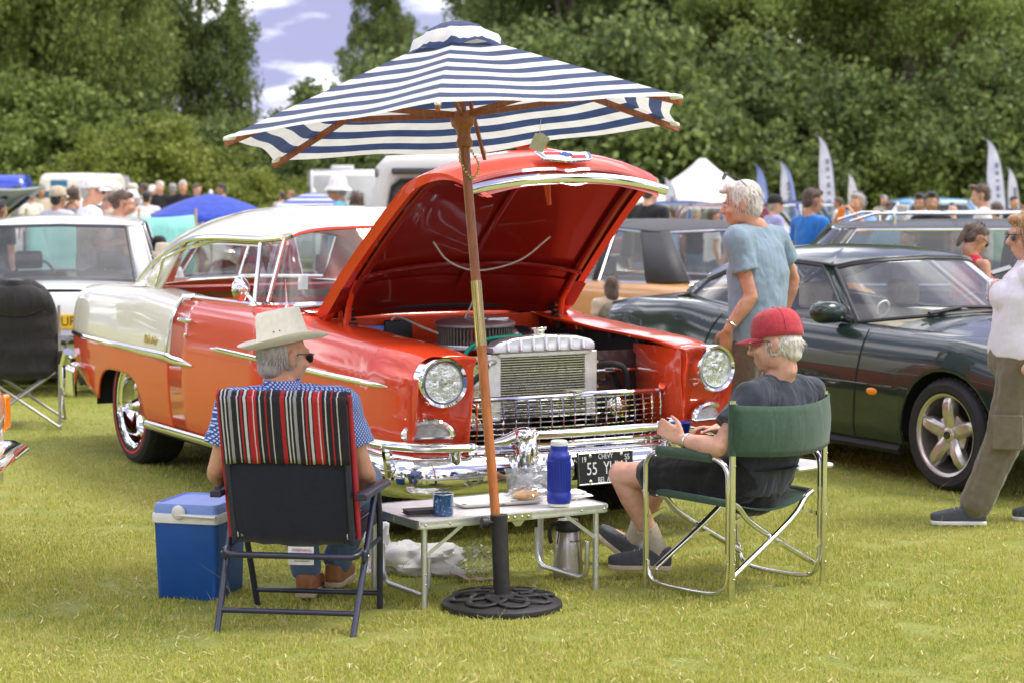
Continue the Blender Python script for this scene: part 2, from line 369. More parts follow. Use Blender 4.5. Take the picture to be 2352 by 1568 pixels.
# lawn seen in the chrome, on the photographer's side
# ------------------------------------------------------------------ trees
def leaf_mat(name, dark, mid, light):
    m, t, b, o = _nodes(name); b.inputs['Roughness'].default_value = .55; b.inputs['Specular IOR Level'].default_value = .3
    g = nd(t, 'ShaderNodeNewGeometry'); tcn = nd(t, 'ShaderNodeTexCoord')
    n1 = nd(t, 'ShaderNodeTexNoise', i_Scale=.5, i_Detail=3.0); t.links.new(tcn.outputs['Object'], n1.inputs[0])
    mf = nd(t, 'ShaderNodeMix', data_type='FLOAT'); mf.inputs[0].default_value = .5; t.links.new(g.outputs['Random Per Island'], mf.inputs[2]); t.links.new(n1.outputs['Fac'], mf.inputs[3])
    r = ramp(t, [(.2, dark), (.5, mid), (.8, light)], mf.outputs[0]); t.links.new(r.outputs[0], b.inputs['Base Color'])
    tl = nd(t, 'ShaderNodeBsdfTranslucent'); t.links.new(r.outputs[0], tl.inputs[0])
    ms = nd(t, 'ShaderNodeMixShader'); ms.inputs[0].default_value = .4; t.links.new(b.outputs[0], ms.inputs[1]); t.links.new(tl.outputs[0], ms.inputs[2]); t.links.new(ms.outputs[0], o.inputs[0])
    return m
LEAF = {'willow': leaf_mat('leaf_willow', (.09, .13, .03), (.21, .27, .065), (.40, .45, .13)),
        'oak': leaf_mat('leaf_oak', (.07, .105, .035), (.16, .215, .065), (.33, .40, .12)),
        'bush': leaf_mat('leaf_bush', (.12, .16, .03), (.26, .31, .06), (.45, .46, .11)),
        'mid': leaf_mat('leaf_mid', (.10, .14, .035), (.22, .29, .07), (.42, .50, .14))}
bark = mat('bark', (.12, .09, .065), .9, 0, .35, 6, bump=.03, bscale=12)
def crown_mesh(name, lobes, nclump, per, size, seed, m, droop=0.0, csize=.55):
    """leaves in clumps on the skin and through the volume of several lobes"""
    rs = np.random.RandomState(seed); L = np.array(lobes, float); wts = (L[:, 3] * L[:, 4] * L[:, 5]) ** .66; wts /= wts.sum()
    cen = []
    for i in rs.choice(len(L), nclump, p=wts):
        d = rs.normal(size=3); d /= np.linalg.norm(d)
        if d[2] < -.55: d[2] *= -.5
        rad = .55 + .5 * rs.rand() ** .6; cen.append(np.append(L[i, :3] + d * L[i, 3:6] * rad, rs.rand()))
    cen = np.array(cen); n = nclump * per; c = np.repeat(cen[:, :3], per, 0)
    cs = csize * (.6 + .9 * np.repeat(cen[:, 3], per))[:, None]
    g = rs.normal(size=(n, 3)); g /= np.linalg.norm(g, axis=1)[:, None]; g *= (rs.rand(n) ** .45)[:, None]
    P = c + g * cs * np.array([1.15, 1.15, .8]); 
    if droop: P[:, 2] -= droop * (rs.rand(n) ** 2) * 1.6
    a = rs.normal(size=(n, 3)); a[:, 2] -= droop * 1.2; a /= np.linalg.norm(a, axis=1)[:, None]; bb = rs.normal(size=(n, 3)); bb -= a * (a * bb).sum(1)[:, None]; bb /= np.linalg.norm(bb, axis=1)[:, None]
    s1 = size * (.6 + .8 * rs.rand(n))[:, None]; asp = .55 if not droop else .38
    V = np.stack([P - a * s1, P + bb * s1 * asp, P + a * s1, P - bb * s1 * asp], 1).astype(np.float32)
    me = bpy.data.meshes.new(name); me.vertices.add(n * 4); me.vertices.foreach_set('co', V.ravel()); me.loops.add(n * 4); me.loops.foreach_set('vertex_index', np.arange(n * 4, dtype=np.int32))
    me.polygons.add(n); me.polygons.foreach_set('loop_start', np.arange(n, dtype=np.int32) * 4); me.update(calc_edges=True); me.materials.append(m); return me, cen
def make_tree(lobes, seed, kind, nclump, per, size, trunk_r=.28, droop=0.0, csize=.55, label='', x=0, y=0, rz=0, sc=1.0, name='tree', group=None):
    root = thing(name, label, 'tree' if name != 'bush' else 'bush', (x, y, 0), rz, group); root.scale = sc if isinstance(sc, tuple) else (sc, sc, sc)
    me, cen = crown_mesh('crown', lobes, nclump, per, size, seed, LEAF[kind], droop, csize)
    o = bpy.data.objects.new('crown', me); COL.objects.link(o); o.parent = root; rs = random.Random(seed)
    top = max(l[2] for l in lobes); mb = MB()
    mb.tube([(0, 0, -.1), (.06, .02, top * .25), (-.05, .05, top * .6), (0.1, 0, top * .95)], [trunk_r * 1.25, trunk_r, trunk_r * .7, trunk_r * .2], 9)
    mb.build('trunk', bark, root)
    for l in lobes:
        for k in range(2):
            q = Vector((l[0] + rs.uniform(-.4, .4) * l[3], l[1] + rs.uniform(-.4, .4) * l[4], l[2] + rs.uniform(-.2, .4) * l[5])); z0 = max(.6, q.z * rs.uniform(.3, .6)); s_ = Vector((0, 0, z0)); mid = s_.lerp(q, .5) + Vector((0, 0, .15 * (q - s_).length))
            MB().tube([s_, mid, q], [trunk_r * .45, trunk_r * .3, .03], 6).build('limb', bark, root)
    return root
def place_copy(src, x, y, rz, sc, label, group=None):
    c = copy_tree(src); c.location = (x, y, 0); c.rotation_euler = (0, 0, rz); c.scale = sc if isinstance(sc, tuple) else (sc, sc, sc * random.uniform(.95, 1.08)); c['label'] = label
    if group: c['group'] = group
    return c
Lw = [(0, 0, 7.2, 3.2, 3.0, 3.4), (-2.2, .3, 5.0, 2.4, 2.2, 2.4), (2.2, -.4, 5.2, 2.2, 2.2, 2.6), (.4, -1.8, 4.2, 2.4, 1.6, 2.2), (-1.0, -1.2, 2.6, 2.6, 1.6, 1.7), (1.8, -1, 2.4, 1.8, 1.4, 1.5)]
Lo = [(0, 0, 7.0, 2.6, 2.6, 2.6), (-1.6, .3, 5.2, 1.9, 1.9, 1.9), (1.7, 0, 5.4, 1.9, 1.8, 1.8), (.6, -1.2, 4.3, 2.1, 1.6, 1.7), (-.6, -.8, 3.0, 2.4, 1.6, 1.5), (1.9, .2, 3.4, 1.4, 1.3, 1.4), (-.2, .2, 8.9, 1.5, 1.4, 1.3)]
Lt = [(0, 0, 9.0, 3.0, 3.0, 3.2), (-2.0, .2, 6.4, 2.4, 2.2, 2.4), (2.1, -.3, 6.6, 2.4, 2.2, 2.6), (.3, -1.8, 5.2, 2.6, 1.6, 2.2), (-1.4, -1.4, 3.4, 2.6, 1.6, 2.0), (1.8, -1.2, 3.2, 2.4, 1.5, 2.0), (0, -.6, 12, 2.2, 2.0, 2.0), (0, -1.0, 1.6, 3.0, 1.4, 1.4)]
Lb = [(0, 0, 1.5, 1.7, 1.3, 1.3), (-1.2, .1, 1.0, 1.3, 1.1, .9), (1.3, -.1, 1.1, 1.3, 1.1, 1.0), (.4, -.4, 2.3, 1.1, .9, .9)]
G1, G2 = 'trees along the field edge', 'trees across the field'
tw = make_tree(Lw, 11, 'willow', 360, 150, .095, .3, .35, .60, 'tall pale green drooping tree at the left end of the tree line', -13.4, 62, 0, (.72, .72, 1.25), 'willow_tree')
to = make_tree(Lo, 12, 'oak', 330, 130, .085, .27, 0, .52, 'dark green oak with sky showing through its crown beside the drooping tree', -10.0, 66, .4, (.56, .56, 1.1), 'oak_tree')
tt = make_tree(Lt, 13, 'mid', 400, 150, .09, .34, .12, .60, 'tall mid green tree behind the white marquee', 4.6, 70, 0, 1.0, 'tall_tree')
tb = make_tree(Lb, 14, 'bush', 150, 130, .065, .08, 0, .40, 'yellow green bush below the drooping tree', -10.6, 57, .2, 1.2, 'bush')
tt2 = make_tree(Lt, 23, 'oak', 400, 150, .09, .34, 0, .58, 'tall dark tree behind the striped parasol top', -1.5, 74, 1.2, (.6, .6, .68), 'tall_tree')
tb2 = make_tree(Lb, 24, 'oak', 150, 130, .065, .08, 0, .40, 'dark low bush behind the caravan', -5.2, 58, .5, 1.05, 'bush')
tb3 = make_tree(Lb, 34, 'mid', 150, 130, .065, .08, 0, .40, 'mid green bush between the camper and the drooping tree', -13.2, 59, .9, 1.4, 'bush')
def tx(u, y): return (u - 1176) / F_PX * y
for (src, u, y, rz, sc, lab) in [
    (tw, 90, 70, 2.0, (.8, .8, 1.3), 'pale green drooping tree filling the corner behind the camper'),
    (to, 868, 72, 2.2, (.48, .48, .90), 'dark oak standing behind the crown of the striped parasol'),
    (to, 900, 80, 4.0, (.5, .5, .85), 'slim dark oak between sky and parasol'),
    (tt2, 1310, 68, 3.0, (.8, .8, 1.02), 'tall dark tree above the open red bonnet'),
    (tt, 1440, 73, 4.2, 1.0, 'tall green tree left of the marquee peak'),
    (tt2, 1560, 70, 5.2, 1.08, 'tall dark tree over the marquee'),
    (tt, 1790, 66, 1.0, 1.02, 'bright green tree behind the tall white feather flag'),
    (tt2, 1950, 74, .3, 1.12, 'dark tree between the two tall feather flags'),
    (tt, 2090, 64, 2.6, 1.0, 'bright green tree above the roof rack of the black estate'),
    (tt2, 2280, 72, 4.4, 1.1, 'dark tree behind the right pair of feather flags'),
    (to, 2390, 68, 1.4, 1.2, 'dark oak at the right end of the tree line'),
    (tt, 2500, 76, 5.0, 1.1, 'tall green tree past the right end of the flags'),
    (tt2, 1150, 80, .8, (.6, .6, .85), 'far dark tree behind the pole of the parasol'),
    (tw, -80, 62, 4.1, 1.1, 'pale drooping tree past the blue van'),
    (to, 300, 80, 5.5, (.7, .7, 1.3), 'dark oak behind the drooping trees')]:
    place_copy(src, tx(u, y), y, rz, sc, lab, G1)
for (src, u, y, rz, sc, lab) in [
    (tb, 640, 66, 1.0, (1.3, 1.3, 1.45), 'olive bush below the gap of sky'), (tb, 720, 74, 2.4, (1.3, 1.3, 1.5), 'large olive bush right of the gap of sky'), (tb, 500, 58, 3.6, 1.0, 'bright green bush over the blue parasol'),
    (tb2, 560, 60, 4.4, 1.2, 'dark bush behind the blue parasol'), (tb, 600, 56, 5.2, .75, 'low leafy hedge bush behind the crowd'), (tb, 690, 56, .4, .7, 'low leafy hedge bush beside the caravan'),
    (tb2, 800, 60, 1.2, 1.6, 'dark bush behind the white van'), (tb2, 960, 62, 2.2, 1.9, 'dark bush under the parasol edge'), (tb2, 1120, 62, 3.3, 2.0, 'dark bush behind the bonnet edge'),
    (tb2, 1330, 60, 4.0, 1.9, 'dark bush over the bonnet badge'), (tb2, 1500, 60, 5.0, 1.9, 'dark bush left of the marquee'), (tb2, 1700, 62, 6.0, 1.8, 'dark bush right of the marquee peak'),
    (tb2, 1880, 60, .9, 1.6, 'dark bush under the tall feather flag'), (tb3, 2030, 60, 1.9, 1.2, 'green bush behind the grey haired man'), (tb2, 2180, 60, 2.8, 1.6, 'dark bush behind the two young men'), (tb2, 2340, 60, 3.7, 1.7, 'dark bush behind the right feather flags'),
    (tb2, 330, 62, 4.8, 1.5, 'dark bush behind the cream camper'), (tb3, 90, 60, 5.7, 1.5, 'pale bush over the camper roof'), (tb3, 10, 60, .6, 1.5, 'pale bush over the blue van')]:
    place_copy(src, tx(u, y), y, rz, sc, lab, 'bushes along the field edge')
ring_t = [(-62 + i * 9.0, -58 - random.uniform(0, 14)) for i in range(14)] + [(-38 - random.uniform(0, 8), -44 + i * 7.0) for i in range(14)] + [(44 + random.uniform(0, 8), -44 + i * 9.0) for i in range(11)]
for i, (x, y) in enumerate(ring_t):
    place_copy((tt, to, tw, tt2)[i % 4], x, y, i * 1.3, random.uniform(.8, 1.1), 'tree standing along the far sides of the field, mirrored in the chrome', G2)
# ------------------------------------------------------------------ shared car pieces
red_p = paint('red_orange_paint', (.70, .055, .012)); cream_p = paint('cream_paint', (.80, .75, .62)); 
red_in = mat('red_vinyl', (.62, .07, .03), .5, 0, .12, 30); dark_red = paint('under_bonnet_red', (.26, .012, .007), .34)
car_glass = glass('car_glass', (.80, .84, .84), .9, .006); lamp_glass = glass('lamp_glass', (.93, .95, .95), 1.3, .03)
hazy_glass = glass('dusty_glass', (.72, .74, .75), .7, .012); dark_glass = glass('tinted_glass', (.30, .32, .32), 1.1, .03)
amber = mat('amber_lens', (.95, .28, .01), .15, 0, .1, 20, coat=.6); red_lens = mat('red_lens', (.45, .01, .01), .2, 0, .1, 20, coat=.5)
matte_black = mat('matte_black', (.012, .012, .013), .7, 0, .3, 20)
def clip_poly(pl, za, zb=None):
    """part of a polyline (y,z) that starts where z first reaches za and stops where it reaches zb"""
    o = []
    for (p, q) in zip(pl, pl[1:]):
        if not o and p[1] <= za < q[1] or (not o and p[1] >= za and not o and p is pl[0]):
            s = 0 if p[1] >= za else (za - p[1]) / (q[1] - p[1]); o.append((p[0] + (q[0] - p[0]) * s, p[1] + (q[1] - p[1]) * s))
        elif o: o.append(p)
        if o and zb is not None and p[1] <= zb < q[1]:
            s = (zb - p[1]) / (q[1] - p[1]); o.append((p[0] + (q[0] - p[0]) * s, zb)); return o
    o.append(pl[-1]); return o
def resample(pl, n):
    P = [np.array(p, float) for p in pl]; L = [0]
    for a, b in zip(P, P[1:]): L.append(L[-1] + max(1e-9, np.linalg.norm(b - a)))
    o = []
    for k in range(n):
        t = L[-1] * k / (n - 1); i = min(len(L) - 2, max(0, int(np.searchsorted(L, t)) - 1)); s = (t - L[i]) / (L[i + 1] - L[i]); o.append(P[i] + (P[i + 1] - P[i]) * min(1, max(0, s)))
    return o
def skin(secf, xs, za, zb=None, n=14, shear=None):
    rows = []
    for x in xs:
        r = resample(clip_poly(secf(x), za(x), zb(x) if zb else None), n)
        rows.append([(x + (shear(x, p[1]) if shear else 0), p[0], p[1]) for p in r])
    return rows
def span(a, b, n): return [a + (b - a) * i / n for i in range(n + 1)]
def arch_fn(xc, hw, zb, top, p=2.4, q=2.0): return lambda x: zb + (top - zb) * max(0, 1 - abs((x - xc) / hw) ** p) ** (1 / q) if abs(x - xc) < hw else None
def wheel(parent, x, y, r, wd, rim_r, style, sgn, z=None, tyre_line=None):
    """wheel with its axle along y; sgn = side the face looks to"""
    z = r if z is None else z; M = T((x, y, z)) @ RX(-pi / 2 * sgn)       # local z -> outward
    rt = rim_r; t = MB(); h = wd / 2
    prof = [(rt * .97, -h * .8), (rt, -h * .9), (rt * 1.04, -h), ((rt + r) / 2, -h * 1.02), (r * .965, -h * .92), (r * .992, -h * .78), (r, -h * .4), (r, h * .4), (r * .992, h * .78), (r * .965, h * .92), ((rt + r) / 2 + .01, h * 1.04), (rt * 1.06, h * 1.0), (rt * 1.0, h * .9), (rt * .97, h * .8)]
    wroot = t.lathe(prof, 40, M, cap=False).build('wheel', rubber, parent, smooth=30); tyre = wroot
    tr = MB()
    for k in range(44):
        a = 2 * pi * k / 44; c, s_ = cos(a), sin(a)
        for dz in (-.55, -.18, .18, .55): tr.box((0, 0, 0), (.012, r * .09, h * .26), M @ RZ(a + (.02 if dz > 0 else 0)) @ T((r * .999, 0, h * dz)))
    tr.build('tread', rubber, tyre, smooth=0)
    if tyre_line: MB().lathe([(rt * 1.09, h * 1.035), (rt * 1.115, h * 1.045), (rt * 1.145, h * 1.04), (rt * 1.115, h * 1.02), (rt * 1.09, h * 1.035)], 48, M, cap=False).build('tyre_line', tyre_line, tyre)
    rm = MB()
    if style == 'dish':
        rm.lathe([(rt * .97, h * .95), (rt * 1.01, h * .98), (rt * .98, h * .86), (rt * .90, h * .78), (rt * .86, h * .4), (rt * .80, h * .2), (rt * .78, -h * .5), (.02, -h * .55)], 40, M, cap=False)
        for k in range(5):
            a = 2 * pi * k / 5 + .3
            rm.loft([[(rt * .12 * 1, -w_ * 1, h * zz) if False else (rr, w_ * i, h * zz + j * .012) for (i, j) in ((-1, -1), (1, -1), (.75, 1), (-.75, 1))] for rr, w_, zz in ((rt * .10, .034, .45), (rt * .35, .026, .42), (rt * .6, .03, .28), (rt * .84, .04, .18))], M=M @ RZ(a))
        rm.lathe([(rt * .26, h * .1), (rt * .25, h * .5), (rt * .16, h * .75), (rt * .12, h * .98), (rt * .05, h * 1.04), (.001, h * 1.05)], 20, M)
    elif style == 'five':
        rm.lathe([(rt * .97, h * .95), (rt * 1.01, h * .98), (rt * .985, h * .9), (rt * .93, h * .84), (rt * .90, h * .5), (rt * .88, -h * .3)], 40, M, cap=False)
        for k in range(5):
            a = 2 * pi * k / 5 + .31
            rm.loft([[(rr, w_ * i, h * zz + j * th) for (i, j) in ((-1, -1), (1, -1), (1, .3), (.55, 1), (-.55, 1), (-1, .3))] for rr, w_, zz, th in ((rt * .10, .045, .60, .014), (rt * .32, .040, .66, .02), (rt * .52, .042, .70, .03), (rt * .74, .040, .72, .03), (rt * .88, .030, .72, .02), (rt * .95, .03, .68, .012))], M=M @ RZ(a))
            rm.loft([[(rr, w_ * i, h * zz + j * .01) for (i, j) in ((-1, -1), (1, -1), (1, 1), (-1, 1))] for rr, w_, zz in ((rt * .12, .05, .55), (rt * .40, .075, .5), (rt * .5, .03, .45))], M=M @ RZ(a + pi / 5))
        rm.lathe([(rt * .20, h * .5), (rt * .19, h * .74), (rt * .15, h * .8), (.001, h * .8)], 24, M)
    else:
        rm.lathe([(rt * .97, h * .95), (rt * 1.01, h * .98), (rt * .95, h * .8), (rt * .85, h * .6), (rt * .6, h * .75), (rt * .55, h * .55), (rt * .3, h * .7), (.001, h * .85)], 32, M, cap=False)
    rim = rm.build('rim', chrome if style == 'dish' else (alloy if style == 'five' else steel), tyre)
    MB().lathe([(rt * .9, -h * .6), (.001, -h * .6)], 24, M, cap=False).build('brake', matte_black, tyre)
    if style == 'five':
        MB().lathe([(rt * .10, h * .8), (rt * .10, h * .86), (.001, h * .87)], 16, M).build('hub_badge', jag_p, tyre)
        for k in range(5): a = 2 * pi * k / 5 + .31 + pi / 5; MB().cyl(M @ Vector((rt * .26 * cos(a), rt * .26 * sin(a), h * .5)), M @ Vector((rt * .26 * cos(a), rt * .26 * sin(a), h * .66)), .011, n=8).build('wheel_nut', matte_black, tyre)
    return tyre
alloy = mat('alloy_wheel', (.62, .58, .54), .32, .85, .08, 20, rvar=.06); jag_p = paint('dark_green_paint', (.016, .030, .024), .25)
def sample_loop(pts, n): return [tuple(p) for p in cat(pts, n)]
def greenhouse(root, B, R, segs, roofm, dome, names, trim=None, n=6, rcx=None, sides=(-1, 1), panes=True, tr=.011, open_segs=(), roof_name='roof'):
    """cabin between a belt rail and a roof rail (half rails from front centre to rear centre, y<0)"""
    b = sample_loop(B, n); r = sample_loop(R, n); k = len(r)
    # roof dome over the full loop
    full = r + [(x, -y, z) for x, y, z in r[::-1][1:-1]]; cx = rcx if rcx is not None else sum(p[0] for p in r) / k
    rings = []
    for t in (1.0, .985, .94, .86, .72, .5, .25, .02):
        ring = []
        for (x, y, z) in full:
            zz = z + (dome - z) * (1 - t ** 2.6) ** .9 if t < 1 else z; ring.append((cx + (x - cx) * t, y * t, zz))
        rings.append(ring)
    m = MB(); m.loft(rings, cap=False); m.f.append(tuple(range(len(m.v) - len(full), len(m.v))))
    for (i, j, kind, nm) in segs:
        if kind == 'pillar':
            for sd in sides: m.grid([[(p[0], p[1] * -sd, p[2]) for p in (b[q], tuple((np.array(b[q]) + np.array(r[q])) / 2), r[q])] for q in range(i * n, j * n + 1)])
    roof = m.build(roof_name, roofm, root, smooth=50, solid=.02)
    for (i, j, kind, nm) in segs:
        if kind != 'glass': continue
        both = (i == 0 or j == len(B) - 1)
        for sd in ((1,) if both else sides):
            def curve(c):
                h = [(p[0], p[1] * sd, p[2]) for p in c[i * n:j * n + 1]]
                if both:
                    o = [(x, -y, z) for x, y, z in h[::-1]]; return (o + h[1:]) if i == 0 else (h + o[1:])
                return h
            lo, hi = curve(b), curve(r); rows = []
            for s_ in (0, .33, .66, 1): rows.append([tuple(np.array(p) * (1 - s_) + np.array(q) * s_ + np.array((0, 0.0, 0))) for p, q in zip(lo, hi)])
            par = MB().grid(rows).build(nm, (car_glass if panes is True else panes), root, smooth=60) if (i, j) not in open_segs else roof
            if trim:
                tb = MB().tube(lo, tr, 6).tube(hi, tr, 6).tube([lo[0], hi[0]], tr, 6).tube([lo[-1], hi[-1]], tr, 6); tb.build('window_trim', trim, par)
    return roof
def seat(root, x, y, wd, m, z=.28, back=.62, flip=1, head=False):
    s_ = MB().box((x, y, z + .10), (.5, wd, .16)); s_.build('seat', m, root, bevel=.05, seg=3)
    MB().box((0, 0, 0), (.13, wd, back), T((x - .27 * flip, y, z + .12 + back / 2)) @ RY(-.2 * flip)).build('seat_back', m, root, bevel=.05, seg=3)
    if head: MB().box((x - .34 * flip, y, z + .12 + back + .1), (.09, wd * .5, .16)).build('headrest', m, root, bevel=.03, seg=3)

# ------------------------------------------------------------------ the red and cream hardtop
CH = thing('classic_car', 'red and cream classic hardtop car with its bonnet raised and chrome grille', 'car', (-.11, 10.255, 0), radians(-60))
hw_t = [(-4.05, .855), (-3.7, .90), (-3.0, .925), (-2.0, .935), (-1.0, .94), (0, .94), (.45, .925), (.7, .905), (.83, .87)]
zt_t = [(-4.05, 1.035), (-3.6, 1.06), (-2.7, 1.075), (-2.05, 1.045), (-1.3, 1.045), (-.75, 1.035), (-.3, .985), (.2, .955), (.6, .935), (.85, .905)]
def ch_sec(x):
    h, zt = lerp1(hw_t, x), lerp1(zt_t, x); inn = .56 if x > -.6 else .66
    tuck = .03 if x < -3.3 else .05
    c = [(h - tuck - .02, .20), (h - tuck * .5, .33), (h - .004, .50), (h, .66), (h - .012, .82), (h - .035, zt - .10), (h - .075, zt - .025), (h - .14, zt), (h - .24, zt + .004), (inn, zt - .005)]
    return [tuple(p) for p in cat(c, 6)]
ra, fa = arch_fn(-2.97, .43, .30, .565, 3.4, 2.3), arch_fn(.0, .47, .29, .70, 2.5, 2.1)
def ch_bot(x):
    z = ra(x) or fa(x)
    if z: return z
    if x < -3.3: return .36 + (-3.4 - x) * .25 if x < -3.4 else .36
    if x > .47: return .40
    return .285
def arch_xs(xc, hw, n=16): return [xc - hw * cos(pi * i / n) for i in range(n + 1)]
def spear(x): return .73 - .018 * (x + 3.96) / 1.9 if x < -2.0 else .70
tail = lambda x, z: (.14 * max(0, .8 - z) / .5 if x < -3.6 else 0) * min(1, (-3.6 - x) / .35)
xs_q = [-4.05, -4.0, -3.9, -3.8, -3.6, -3.45] + arch_xs(-2.97, .43) + [-2.5, -2.35, -2.2, -2.1, -2.06]
xs_d = [-2.05, -1.8, -1.5, -1.2, -.9, -.64]
xs_f = [-.625, -.55] + arch_xs(0, .47) + [.52, .6, .7, .78, .83]
def both(mb, name, m, par, **k):
    o1 = mb.build(name, m, par, **k); m2 = MB(); m2.v = [(x, -y, z) for x, y, z in mb.v]; m2.f = [f[::-1] for f in mb.f]; o2 = m2.build(name, m, par, **k); return o1, o2
def flip(mb): mb.f = [f[::-1] for f in mb.f]; return mb
ql = both(MB().grid(skin(ch_sec, xs_q, ch_bot, spear, 12, tail)), 'rear_quarter', red_p, CH, smooth=60, solid=.012)
qu = both(MB().grid(skin(ch_sec, xs_q, lambda x: spear(x), None, 16, tail)), 'rear_wing_panel', cream_p, CH, smooth=60, solid=.012)
dr = both(MB().grid(skin(ch_sec, xs_d, ch_bot, None, 22)), 'door', red_p, CH, smooth=60, solid=.012)
ff = both(MB().grid(skin(ch_sec, xs_f, ch_bot, None, 24)), 'front_fender', red_p, CH, smooth=60, solid=.012)
for o in ql + qu: tag(o, 'red lower rear quarter panel' if o in ql else 'cream upper rear wing panel')
# fender front: headlight pod
for sd, fo in zip((1, -1), ff):
    pl = resample(clip_poly(ch_sec(.83), .42), 30); pl = [(p[0], p[1]) for p in pl] + [(.575, .86), (.57, .75), (.585, .6), (.60, .5), (.62, .43), (.72, .42)]
    cy, cz = .745, .78; rings = []
    for xx, s_ in ((.83, 1.0), (.855, .985), (.872, .95), (.868, .90), (.85, .78), (.82, .55), (.80, .2)):
        rings.append([(xx - (.10 * max(0, .70 - (cz + (z - cz) * s_)) / .3) + .02 * max(0, z - .8) / .1, sd * (cy + (y - cy) * s_), cz + (z - cz) * s_) for y, z in pl])
    MB().loft(rings).build('headlight_pod', red_p, fo, smooth=60)
    # inner side wall of the pod back to the radiator panel
    MB().grid([[(x, sd * y, z) for (y, z) in ((.575, .90), (.57, .75), (.585, .6), (.60, .43))] for x in (.86, .7, .45)]).build('inner_wing', red_p, fo, smooth=60, solid=.01)
    M = T((.900, sd * cy, .80)) @ RY(pi / 2) @ RX(-sd * .10)
    hb = MB().lathe([(.112, -.09), (.114, -.02), (.115, .0), (.110, .012), (.098, .004), (.092, -.02), (.09, -.03)], 36, M, cap=False).build('headlight', chrome, CH)
    MB().lathe([(.094, -.012), (.090, .004), (.086, -.004), (.084, -.02)], 36, M, cap=False).build('lamp_ring', alu, hb)
    MB().lathe([(.087, -.01), (.08, .012), (.062, .022), (.036, .027), (.001, .029)], 28, M).build('lens', lamp_glass, hb)
    refl = MB().lathe([(.086, -.006), (.078, -.024), (.055, -.040), (.03, -.046), (.001, -.046)], 28, M); refl.build('reflector', mat('reflector_silver', (.92, .92, .91), .16, 1.0, .04, 30, bump=.02, bscale=28), hb)
    MB().lathe([(.022, -.03), (.02, .0), (.012, .012), (.001, .014)], 14, M).build('bulb_shield', steel, hb)
    fl = MB()
    for k in range(-5, 6): fl.beam(M @ Vector((-.07 * sqrt(max(0, 1 - (k / 6) ** 2)), k * .013, .006)), M @ Vector((.07 * sqrt(max(0, 1 - (k / 6) ** 2)), k * .013, .006)), .001, .003)
    fl.build('lens_flutes', lamp_glass, hb, smooth=0)
    # parking light: half moon with chrome hood
    pk = []
    for k in range(13): a = pi * k / 12; pk.append((.095 * cos(a) + (.02 * cos(a)), .085 * sin(a)))
    Mp = basis((.80, sd * .775, .545), (.18 * -1, sd * 1, 0), (-.12, 0, 1)) if sd > 0 else basis((.80, sd * .775, .545), (.18, 1, 0), (-.12, 0, 1))
    ps = MB().poly([(a_, b_ * .72 - .004, 0) for a_, b_ in [(p[0] * .86, p[1]) for p in pk]], (0, 0, .012), M=Mp).build('parking_lamp', glass('lamp_pearl', (.75, .74, .72), .6, .35), CH, smooth=30)
    MB().tube([Mp @ Vector((a_, b_ * .85, .012)) for a_, b_ in pk], .016, 8).tube([Mp @ Vector((-.115, -.004, .012)), Mp @ Vector((.115, -.004, .012))], .007, 6).build('lamp_hood', chrome, ps)
    MB().poly([(a_ * .86, b_ * .72, -.012) for a_, b_ in pk], (0, 0, .006), M=Mp).build('lamp_reflector', steel, ps)
